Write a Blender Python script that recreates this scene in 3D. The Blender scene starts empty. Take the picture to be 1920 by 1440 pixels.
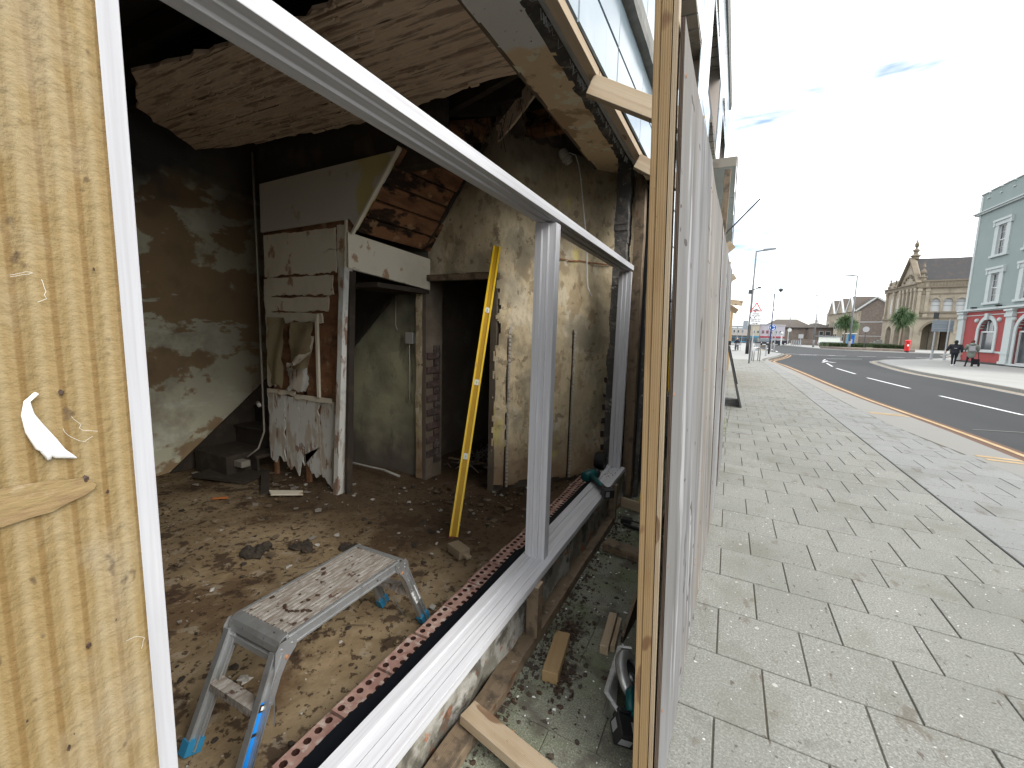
import bpy, bmesh, math, random
from mathutils import Vector, Matrix, noise
S = bpy.context.scene
C = S.collection
R = math.radians
random.seed(7)

# ---------------------------------------------------------------- camera, sky, sun, exposure
cam = bpy.data.cameras.new('camera')
camo = bpy.data.objects.new('camera', cam); C.objects.link(camo)
cam.sensor_width = 36.0; cam.lens = 36.0 * 810 / 1920
cam.clip_start = 0.02; cam.clip_end = 3000
_r = Vector((0.89373, 0.44781, 0.02671)); _d = Vector((0.07909, -0.09868, -0.99197)); _f = Vector((-0.44158, 0.88866, -0.12361))
camo.matrix_world = Matrix(((_r.x, -_d.x, -_f.x, 0), (_r.y, -_d.y, -_f.y, 0), (_r.z, -_d.z, -_f.z, 1.58), (0, 0, 0, 1)))
S.camera = camo
S.render.engine = 'CYCLES'
S.cycles.max_bounces = 8; S.cycles.diffuse_bounces = 5

SUN_EL, SUN_AZ = 38, 108     # high sun behind the cloud, over the road side
w = bpy.data.worlds.new('World'); S.world = w; w.use_nodes = True
nt = w.node_tree; nt.nodes.clear()
def N(t, **k):
    n = nt.nodes.new(t)
    for a, b in k.items(): setattr(n, a, b)
    return n
sky = N('ShaderNodeTexSky', sky_type='NISHITA', sun_disc=False, sun_elevation=R(SUN_EL), sun_rotation=R(SUN_AZ), air_density=1.0, dust_density=1.5, ozone_density=1.5)
tc = N('ShaderNodeTexCoord'); mp = N('ShaderNodeMapping'); mp.inputs['Scale'].default_value = (1.6, 1.6, 8.0); mp.inputs['Location'].default_value = (.35, .2, .0)
no = N('ShaderNodeTexNoise'); no.inputs['Scale'].default_value = 1.6; no.inputs['Detail'].default_value = 5; no.inputs['Roughness'].default_value = .55
mr = N('ShaderNodeMapRange'); mr.inputs['From Min'].default_value = .33; mr.inputs['From Max'].default_value = .49; mr.inputs['To Min'].default_value = .0; mr.inputs['To Max'].default_value = 1
n2 = N('ShaderNodeTexNoise'); n2.inputs['Scale'].default_value = 2.4; n2.inputs['Detail'].default_value = 4
cr = N('ShaderNodeMapRange'); cr.inputs['From Min'].default_value = .35; cr.inputs['From Max'].default_value = .7; cr.inputs['To Min'].default_value = 8.6; cr.inputs['To Max'].default_value = 10.8
cc = N('ShaderNodeVectorMath', operation='MULTIPLY'); cc.inputs[1].default_value = (.985, 1.0, 1.005)
mx = N('ShaderNodeMix', data_type='RGBA'); bg = N('ShaderNodeBackground'); bg.inputs['Strength'].default_value = .10
out = N('ShaderNodeOutputWorld'); K = nt.links.new
K(tc.outputs['Generated'], mp.inputs[0]); K(mp.outputs[0], no.inputs[0]); K(mp.outputs[0], n2.inputs[0])
K(no.outputs[0], mr.inputs[0]); K(n2.outputs[0], cr.inputs[0]); K(cr.outputs[0], cc.inputs[0])
K(mr.outputs[0], mx.inputs[0]); K(sky.outputs[0], mx.inputs[6]); K(cc.outputs[0], mx.inputs[7]); K(mx.outputs[2], bg.inputs[0]); K(bg.outputs[0], out.inputs[0])
sl = bpy.data.lights.new('sun', 'SUN'); sl.energy = 1.3; sl.angle = R(34); sl.color = (1, .97, .92)
so = bpy.data.objects.new('sun', sl); C.objects.link(so)
# direction the light comes from
_sd = Vector((math.sin(R(SUN_AZ)) * math.cos(R(SUN_EL)), math.cos(R(SUN_AZ)) * math.cos(R(SUN_EL)), math.sin(R(SUN_EL))))
so.rotation_euler = _sd.to_track_quat('Z', 'Y').to_euler(); so.location = (20, -10, 40)
S.view_settings.view_transform = 'Standard'; S.view_settings.look = 'None'
S.view_settings.exposure = 1.4; S.view_settings.gamma = 1; S.view_settings.use_curve_mapping = False

# ---------------------------------------------------------------- materials
def mat(name, base, rough=.8, layers=(), bump=(), coord='W', metal=0, spec=.3, coat=0, rnd=0, emit=None, trans=0, ior=1.45):
    m = bpy.data.materials.new(name); m.use_nodes = True
    nt = m.node_tree; b = nt.nodes['Principled BSDF']; K = nt.links.new
    def N(t, **k):
        n = nt.nodes.new(t)
        for a, v in k.items(): setattr(n, a, v)
        return n
    b.inputs['Roughness'].default_value = rough; b.inputs['Metallic'].default_value = metal
    b.inputs['Specular IOR Level'].default_value = spec; b.inputs['Coat Weight'].default_value = coat
    b.inputs['IOR'].default_value = ior; b.inputs['Transmission Weight'].default_value = trans
    if emit: b.inputs['Emission Color'].default_value = (*emit[0], 1); b.inputs['Emission Strength'].default_value = emit[1]
    if coord == 'W': src = N('ShaderNodeNewGeometry').outputs['Position']
    else:
        src = N('ShaderNodeTexCoord').outputs['Object']
        oi = N('ShaderNodeObjectInfo'); ad = N('ShaderNodeVectorMath', operation='MULTIPLY_ADD')
        cx = N('ShaderNodeCombineXYZ')
        for i in range(3): K(oi.outputs['Random'], cx.inputs[i])
        ad.inputs[1].default_value = (37, 23, 51); K(cx.outputs[0], ad.inputs[0]); K(src, ad.inputs[2]); src = ad.outputs[0]
    def tex(L):
        s = L.get('s', 1); st = s if isinstance(s, tuple) else (s, s, s)
        mp = N('ShaderNodeMapping'); mp.inputs['Scale'].default_value = st; mp.inputs['Location'].default_value = (L.get('o', 0) * 3.1, L.get('o', 0) * 1.7, L.get('o', 0)); K(src, mp.inputs[0])
        t = L.get('t', 'noise')
        if t == 'noise':
            n = N('ShaderNodeTexNoise'); n.inputs['Scale'].default_value = 1; n.inputs['Detail'].default_value = L.get('d', 4); n.inputs['Roughness'].default_value = L.get('r', .6); n.inputs['Distortion'].default_value = L.get('w', 0); o = n.outputs[0]
        elif t == 'voronoi':
            n = N('ShaderNodeTexVoronoi'); n.inputs['Scale'].default_value = 1; n.inputs['Randomness'].default_value = 1; o = n.outputs['Distance']
        elif t == 'edge':
            n = N('ShaderNodeTexVoronoi', feature='DISTANCE_TO_EDGE'); n.inputs['Scale'].default_value = 1; o = n.outputs['Distance']
        elif t == 'wave':
            n = N('ShaderNodeTexWave', bands_direction=L.get('b', 'Y')); n.inputs['Scale'].default_value = 1; n.inputs['Distortion'].default_value = L.get('w', 2); n.inputs['Detail'].default_value = L.get('d', 2); n.inputs['Detail Scale'].default_value = L.get('ds', 1.0); o = n.outputs['Fac']
        elif t == 'z':
            n = N('ShaderNodeSeparateXYZ'); K(mp.outputs[0], n.inputs[0])
            n3 = N('ShaderNodeTexNoise'); n3.inputs['Scale'].default_value = L.get('ns', 6); K(src, n3.inputs[0])
            ma = N('ShaderNodeMath', operation='MULTIPLY_ADD'); ma.inputs[1].default_value = L.get('na', .5); K(n3.outputs[0], ma.inputs[0]); K(n.outputs[L.get('ax', 2)], ma.inputs[2])
            return ma.outputs[0]
        K(mp.outputs[0], n.inputs[0]); return o
    cur = N('ShaderNodeRGB'); cur.outputs[0].default_value = (*base, 1); cur = cur.outputs[0]
    for L in layers:
        o = tex(L); r = N('ShaderNodeMapRange'); r.inputs['From Min'].default_value = L['lo']; r.inputs['From Max'].default_value = L['hi']
        r.inputs['To Max'].default_value = L.get('a', 1); K(o, r.inputs[0])
        m2 = N('ShaderNodeMix', data_type='RGBA'); K(r.outputs[0], m2.inputs[0]); K(cur, m2.inputs[6]); m2.inputs[7].default_value = (*L['c'], 1); cur = m2.outputs[2]
    if rnd:
        oi = N('ShaderNodeObjectInfo'); r = N('ShaderNodeMapRange'); r.inputs['To Min'].default_value = 1 - rnd; r.inputs['To Max'].default_value = 1 + rnd; K(oi.outputs['Random'], r.inputs[0])
        v = N('ShaderNodeVectorMath', operation='SCALE'); K(cur, v.inputs[0]); K(r.outputs[0], v.inputs['Scale']); cur = v.outputs[0]
    K(cur, b.inputs['Base Color'])
    nrm = None
    for L in bump:
        o = tex(L); bm = N('ShaderNodeBump'); bm.inputs['Strength'].default_value = L.get('k', .5); bm.inputs['Distance'].default_value = L.get('h', .005); K(o, bm.inputs['Height'])
        if nrm: K(nrm, bm.inputs['Normal'])
        nrm = bm.outputs[0]
    if nrm: K(nrm, b.inputs['Normal'])
    return m
D = dict
def wood(name, base, dark, knot=(.12, .06, .03), rough=.65, ring=55, k=1.0, coord='O', extra=()):
    return mat(name, base, rough, [D(s=(1.2, 30, 30), lo=.35, hi=.7, c=dark, a=.55, d=5), D(t='wave', b='Y', s=(.25, ring, ring * .8), w=6, d=3, ds=.7, lo=.25, hi=.85, c=dark, a=.5 * k),
        D(s=(5, 11, 11), lo=.64, hi=.68, c=knot, a=.8, o=3, d=2), D(s=(2, 9, 9), lo=.56, hi=.66, c=dark, a=.6, o=7), D(s=(60, 80, 80), lo=.67, hi=.72, c=knot, a=.7, o=5)] + list(extra),
        [D(s=(3, 120, 120), k=.25, h=.002), D(t='wave', b='Y', s=(.25, ring, ring * .8), w=6, d=3, ds=.7, k=.2, h=.002)], coord=coord, rnd=.08)
MT = D(
 slab=mat('paving_stone', (0.199, 0.199, 0.179), .85, [D(s=95, lo=.50, hi=.60, c=(0.331, 0.331, 0.311), a=.55, d=2), D(s=120, lo=.52, hi=.62, c=(0.110, 0.110, 0.096), a=.6, d=2, o=2), D(s=.9, lo=.45, hi=.7, c=(0.146, 0.149, 0.128), a=.6), D(s=(5, 5, 5), lo=.62, hi=.75, c=(0.093, 0.089, 0.081), a=.5, o=4), D(s=26, lo=.72, hi=.74, c=(0.077, 0.067, 0.056), a=.8, o=9, d=1), D(s=38, lo=.735, hi=.75, c=(0.590, 0.584, 0.557), a=.8, o=13, d=1), D(s=(2.2, 1.6, 1), lo=.54, hi=.66, c=(0.138, 0.133, 0.106), a=.5, o=21, d=7), D(s=(5, 2.4, 1), lo=.62, hi=.66, c=(0.106, 0.085, 0.064), a=.55, o=23, d=8), D(s=(34, 9, 1), lo=.66, hi=.69, c=(0.074, 0.053, 0.042), a=.75, o=27, d=4), D(t='voronoi', s=(4.3, 4.3, .1), lo=.055, hi=.045, c=(0.445, 0.445, 0.413), a=.6)],
    [D(s=180, k=.35, h=.002), D(s=900, k=.2, h=.0008)], rnd=.05),
 slab2=mat('paler_paving_stone', (0.208, 0.211, 0.204), .85, [D(s=95, lo=.50, hi=.60, c=(0.305, 0.305, 0.297), a=.5, d=2), D(s=120, lo=.52, hi=.62, c=(0.139, 0.139, 0.132), a=.5, d=2, o=2), D(s=.8, lo=.45, hi=.7, c=(0.166, 0.169, 0.159), a=.5), D(s=24, lo=.725, hi=.74, c=(0.083, 0.069, 0.055), a=.7, o=9, d=1), D(s=(2.2, 1.6, 1), lo=.54, hi=.66, c=(.13, .125, .10), a=.5, o=21, d=7), D(s=(5, 2.4, 1), lo=.62, hi=.66, c=(.10, .08, .06), a=.55, o=23, d=8), D(s=(34, 9, 1), lo=.66, hi=.69, c=(.07, .05, .04), a=.75, o=27, d=4), D(t='voronoi', s=(4.3, 4.3, .1), lo=.055, hi=.045, c=(.42, .42, .39), a=.6)],
    [D(s=180, k=.3, h=.002)], rnd=.05),
 slabm=mat('mossy_dirty_paving', (0.166, 0.169, 0.130), .9, [D(s=140, lo=.5, hi=.62, c=(0.367, 0.373, 0.306), a=.5, d=2), D(s=170, lo=.54, hi=.64, c=(0.080, 0.080, 0.068), a=.7, d=2, o=2), D(s=3, lo=.45, hi=.65, c=(0.119, 0.143, 0.074), a=.8), D(s=6, lo=.5, hi=.64, c=(0.078, 0.069, 0.056), a=.8, o=5), D(s=22, lo=.66, hi=.7, c=(0.046, 0.037, 0.031), a=.9, o=7, d=2), D(s=30, lo=.7, hi=.72, c=(0.800, 0.800, 0.800), a=.8, o=17, d=1)],
    [D(s=160, k=.5, h=.003), D(s=12, k=.3, h=.008)], rnd=.05),
 joint=mat('slab_joint_grit', (.125, .115, .092), .95, bump=[D(s=200, k=.4, h=.003)]),
 asphalt=mat('asphalt', (0.025, 0.027, 0.028), .8, [D(s=240, lo=.5, hi=.65, c=(0.059, 0.059, 0.059), a=.5, d=2), D(s=(.5, .12, 1), lo=.45, hi=.7, c=(0.038, 0.039, 0.041), a=.6, d=3), D(s=2.5, lo=.6, hi=.7, c=(0.023, 0.023, 0.025), a=.5, o=3)], [D(s=180, k=.5, h=.004)]),
 kerb=mat('granite_kerb', (0.216, 0.212, 0.196), .8, [D(s=200, lo=.5, hi=.6, c=(0.160, 0.152, 0.144), a=.5, d=2), D(s=1.2, lo=.5, hi=.7, c=(0.216, 0.200, 0.176), a=.6)], [D(s=150, k=.2, h=.002)]),
 tarband=mat('brown_channel', (.13, .075, .05), .9, [D(s=60, lo=.45, hi=.65, c=(.06, .05, .045), a=.7)], [D(s=120, k=.4, h=.003)]),
 yellow=mat('road_paint_yellow', (0.353, 0.249, 0.128), .7, [D(s=60, lo=.55, hi=.68, c=(0.143, 0.106, 0.070), a=.6), D(s=3, lo=.45, hi=.7, c=(0.512, 0.378, 0.226), a=.6)]),
 white=mat('road_paint_white', (0.600, 0.608, 0.608), .7, [D(s=50, lo=.6, hi=.7, c=(0.200, 0.200, 0.200), a=.5)]),
 pale=mat('pale_far_paving', (0.288, 0.288, 0.276), .9, [D(s=.5, lo=.4, hi=.7, c=(0.248, 0.248, 0.232), a=.6), D(s=9, lo=.6, hi=.7, c=(0.264, 0.264, 0.240), a=.4)]),
 primed=mat('primed_white_timber', (0.505, 0.508, 0.529), .5, [D(s=(2.2, 110, 110), lo=.44, hi=.62, c=(0.392, 0.385, 0.401), a=.5, d=5), D(s=(1.4, 40, 40), lo=.5, hi=.72, c=(0.620, 0.620, 0.639), a=.7, d=4, o=3), D(s=(.7, 14, 14), lo=.6, hi=.72, c=(0.371, 0.339, 0.329), a=.35, o=8)],
    [D(s=(4, 260, 260), k=.12, h=.001)], coord='O', spec=.4),
 pine=wood('yellow_treated_pine', (.30, .21, .11), (.20, .125, .055)),
 pine2=wood('pale_sawn_pine', (.38, .31, .22), (.27, .195, .12)),
 pinew=wood('weathered_grey_pine', (.21, .155, .10), (.11, .08, .055), extra=[D(s=14, lo=.5, hi=.66, c=(.05, .04, .03), a=.8, o=3), D(s=30, lo=.64, hi=.68, c=(.3, .27, .22), a=.6, o=6)]),
 offc=wood('grey_brown_offcut', (.36, .29, .20), (.24, .18, .12)),
 pinefront=mat('ridged_treated_pine', (0.236, 0.169, 0.077), .75, [D(s=(1.0, 60, 34), lo=.35, hi=.62, c=(0.196, 0.132, 0.052), a=.6, d=6), D(t='wave', b='Z', s=(.3, .01, 21), w=1.1, d=2, ds=.4, lo=.86, hi=.97, c=(0.148, 0.088, 0.028), a=.75), D(t='wave', b='Z', s=(.3, .01, 21), w=1.1, d=2, ds=.4, lo=.30, hi=.0, c=(0.269, 0.211, 0.117), a=.6), D(s=(7, 14, 14), lo=.54, hi=.68, c=(0.274, 0.229, 0.154), a=.6, o=9, d=6), D(s=(18, 26, 26), lo=.66, hi=.70, c=(0.034, 0.022, 0.016), a=.85, o=4, d=4), D(s=(50, 70, 70), lo=.66, hi=.70, c=(0.071, 0.045, 0.026), a=.7, o=6, d=2), D(s=(3, 6, 6), lo=.58, hi=.70, c=(0.176, 0.134, 0.080), a=.6, o=12, d=6)],
    [D(t='wave', b='Z', s=(.3, .01, 21), w=1.1, d=2, ds=.4, k=.7, h=.0025), D(s=(110, 90, 90), k=.7, h=.003, d=4), D(s=(25, 60, 60), k=.6, h=.003, d=5)], coord='O'),
 plyface=mat('whitewashed_plywood', (0.129, 0.126, 0.121), .8, [D(s=(.5, 2.6, 2.6), lo=.42, hi=.58, c=(0.200, 0.200, 0.204), a=.9, d=7), D(s=(.9, 6, 6), lo=.5, hi=.62, c=(0.074, 0.070, 0.067), a=.6, d=7, o=2), D(s=(.6, 4.5, 4.5), lo=.58, hi=.62, c=(0.312, 0.312, 0.317), a=.8, o=11, d=7), D(s=(.4, 1.2, 1.2), lo=.5, hi=.62, c=(0.163, 0.137, 0.109), a=.7, o=5), D(s=(1.6, 5, 5), lo=.66, hi=.68, c=(0.029, 0.024, 0.021), a=.85, o=13, d=6), D(s=(12, 7, 7), lo=.72, hi=.735, c=(0.037, 0.026, 0.022), a=.9, o=17, d=1), D(t='z', s=(-4, 1, 1), ax=0, na=.5, ns=8, lo=-.5, hi=.3, c=(0.089, 0.089, 0.029), a=.9)],
    [D(s=(3, 20, 20), k=.4, h=.003), D(s=(.6, 4.5, 4.5), k=.4, h=.004, o=11, d=6)], coord='O', rnd=.08),
 plyface2=mat('beige_whitewashed_plywood', (0.134, 0.125, 0.114), .8, [D(s=(.5, 2.6, 2.6), lo=.42, hi=.58, c=(0.209, 0.200, 0.189), a=.9, d=7), D(s=(.9, 6, 6), lo=.5, hi=.62, c=(0.076, 0.070, 0.063), a=.6, d=7, o=2), D(s=(.6, 4.5, 4.5), lo=.58, hi=.62, c=(0.326, 0.312, 0.293), a=.8, o=11, d=7), D(s=(.4, 1.2, 1.2), lo=.5, hi=.62, c=(0.161, 0.138, 0.114), a=.7, o=5), D(s=(1.6, 5, 5), lo=.66, hi=.68, c=(0.030, 0.026, 0.024), a=.85, o=13, d=6), D(s=(12, 7, 7), lo=.72, hi=.735, c=(0.036, 0.029, 0.027), a=.9, o=17, d=1), D(t='z', s=(-4, 1, 1), ax=0, na=.5, ns=8, lo=-.5, hi=.3, c=(0.087, 0.087, 0.049), a=.9)],
    [D(s=(3, 20, 20), k=.4, h=.003), D(s=(.6, 4.5, 4.5), k=.4, h=.004, o=11, d=6)], coord='O', rnd=.08),
 plyedge=mat('plywood_edge', (.045, .032, .026), .85, [D(t='wave', b='Z', s=(.2, .2, 75), w=1.2, d=1, lo=.6, hi=.8, c=(.17, .125, .085), a=.7), D(s=(3, 40, 200), lo=.5, hi=.7, c=(.02, .015, .012), a=.6)], coord='O'),
 newply=mat('new_ochre_plywood', (0.368, 0.272, 0.152), .7, [D(s=(14, 14, 1), lo=.4, hi=.7, c=(0.288, 0.192, 0.096), a=.6)]),
 black=mat('black_rubber', (.012, .012, .013), .55),
 dpc=mat('black_damp_membrane', (0.008, 0.010, 0.014), .7, bump=[D(t='voronoi', s=260, k=.4, h=.001), D(s=6, k=.4, h=.01)], spec=.15),
 brick=mat('red_perforated_brick', (0.281, 0.156, 0.128), .9, [D(s=18, lo=.4, hi=.65, c=(0.432, 0.279, 0.226), a=.7), D(s=30, lo=.52, hi=.65, c=(0.549, 0.496, 0.442), a=.6, o=4), D(s=14, lo=.6, hi=.7, c=(0.097, 0.066, 0.057), a=.7, o=7)], [D(s=120, k=.4, h=.003)], rnd=.18),
 oldbrick=mat('grimy_old_brick', (0.100, 0.065, 0.057), .95, [D(s=16, lo=.42, hi=.6, c=(0.055, 0.042, 0.039), a=.85, d=6), D(s=9, lo=.55, hi=.65, c=(0.160, 0.148, 0.132), a=.7, o=4, d=6)], [D(s=60, k=.6, h=.006)], rnd=.12),
 hole=mat('brick_hole_dark', (.05, .02, .014), .95),
 alu=mat('scuffed_aluminium', (.48, .49, .49), .42, [D(s=(12, 12, 12), lo=.5, hi=.7, c=(.30, .28, .25), a=.6), D(s=60, lo=.6, hi=.7, c=(.6, .57, .52), a=.6, o=3), D(s=35, lo=.66, hi=.7, c=(.12, .08, .06), a=.8, o=7)], [D(s=80, k=.2, h=.001)], metal=.75, spec=.5),
 aludirt=mat('mud_splashed_aluminium', (0.295, 0.275, 0.245), .7, [D(s=(45, 9, 14), lo=.42, hi=.6, c=(0.195, 0.149, 0.113), a=.8, d=6), D(s=(60, 22, 40), lo=.5, hi=.62, c=(0.423, 0.402, 0.372), a=.65, d=4, o=3), D(s=(16, 22, 16), lo=.6, hi=.66, c=(0.077, 0.037, 0.023), a=.9, d=4, o=8)], [D(s=60, k=.5, h=.002)], metal=.25),
 bluefoot=mat('blue_plastic', (.03, .20, .36), .5), sticker=mat('blue_sticker', (.01, .22, .68), .45), 
 whitep=mat('white_plastic', (.75, .75, .73), .5),
 levely=mat('yellow_painted_aluminium', (.86, .56, .01), .38, [D(s=(30, 30, 3), lo=.6, hi=.7, c=(.5, .3, .03), a=.6)], spec=.5),
 levely2=mat('yellow_groove', (.48, .27, .01), .5),
 glassvial=mat('level_vial', (.55, .7, .35), .15, spec=.6),
 teal=mat('teal_tool_plastic', (.0, .07, .075), .42, spec=.5), toolblack=mat('black_tool_plastic', (.014, .014, .015), .45, spec=.45),
 steel=mat('brushed_steel', (.42, .42, .42), .35, [D(s=40, lo=.5, hi=.7, c=(.2, .2, .2), a=.6)], metal=.9),
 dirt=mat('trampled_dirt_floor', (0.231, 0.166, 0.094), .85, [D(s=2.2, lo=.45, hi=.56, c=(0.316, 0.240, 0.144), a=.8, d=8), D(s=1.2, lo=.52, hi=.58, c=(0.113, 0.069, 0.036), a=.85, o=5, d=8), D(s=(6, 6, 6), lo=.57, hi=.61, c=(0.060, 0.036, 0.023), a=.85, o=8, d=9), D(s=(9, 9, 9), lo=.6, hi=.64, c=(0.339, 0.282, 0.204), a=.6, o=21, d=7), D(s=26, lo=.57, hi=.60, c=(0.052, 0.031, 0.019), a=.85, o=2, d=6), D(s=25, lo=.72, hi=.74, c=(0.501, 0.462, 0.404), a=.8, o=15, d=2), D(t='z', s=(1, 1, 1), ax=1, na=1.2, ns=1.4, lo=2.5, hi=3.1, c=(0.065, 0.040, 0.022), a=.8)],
    [D(s=14, k=.7, h=.014, d=8), D(s=6, k=.5, h=.02, o=8, d=8), D(s=90, k=.5, h=.004)]),
)
MT['lampgrey'] = mat('grey_lamp_paint', (.15, .155, .16), .6)
MT['knotw'] = mat('knot_wood', (0.236, 0.169, 0.077), .75, [D(s=(1, 60, 160), lo=.42, hi=.62, c=(.17, .105, .055), a=.6, d=5), D(s=60, lo=.55, hi=.65, c=(.34, .27, .18), a=.6)], [D(s=(1, 60, 250), k=.6, h=.002)])
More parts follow.
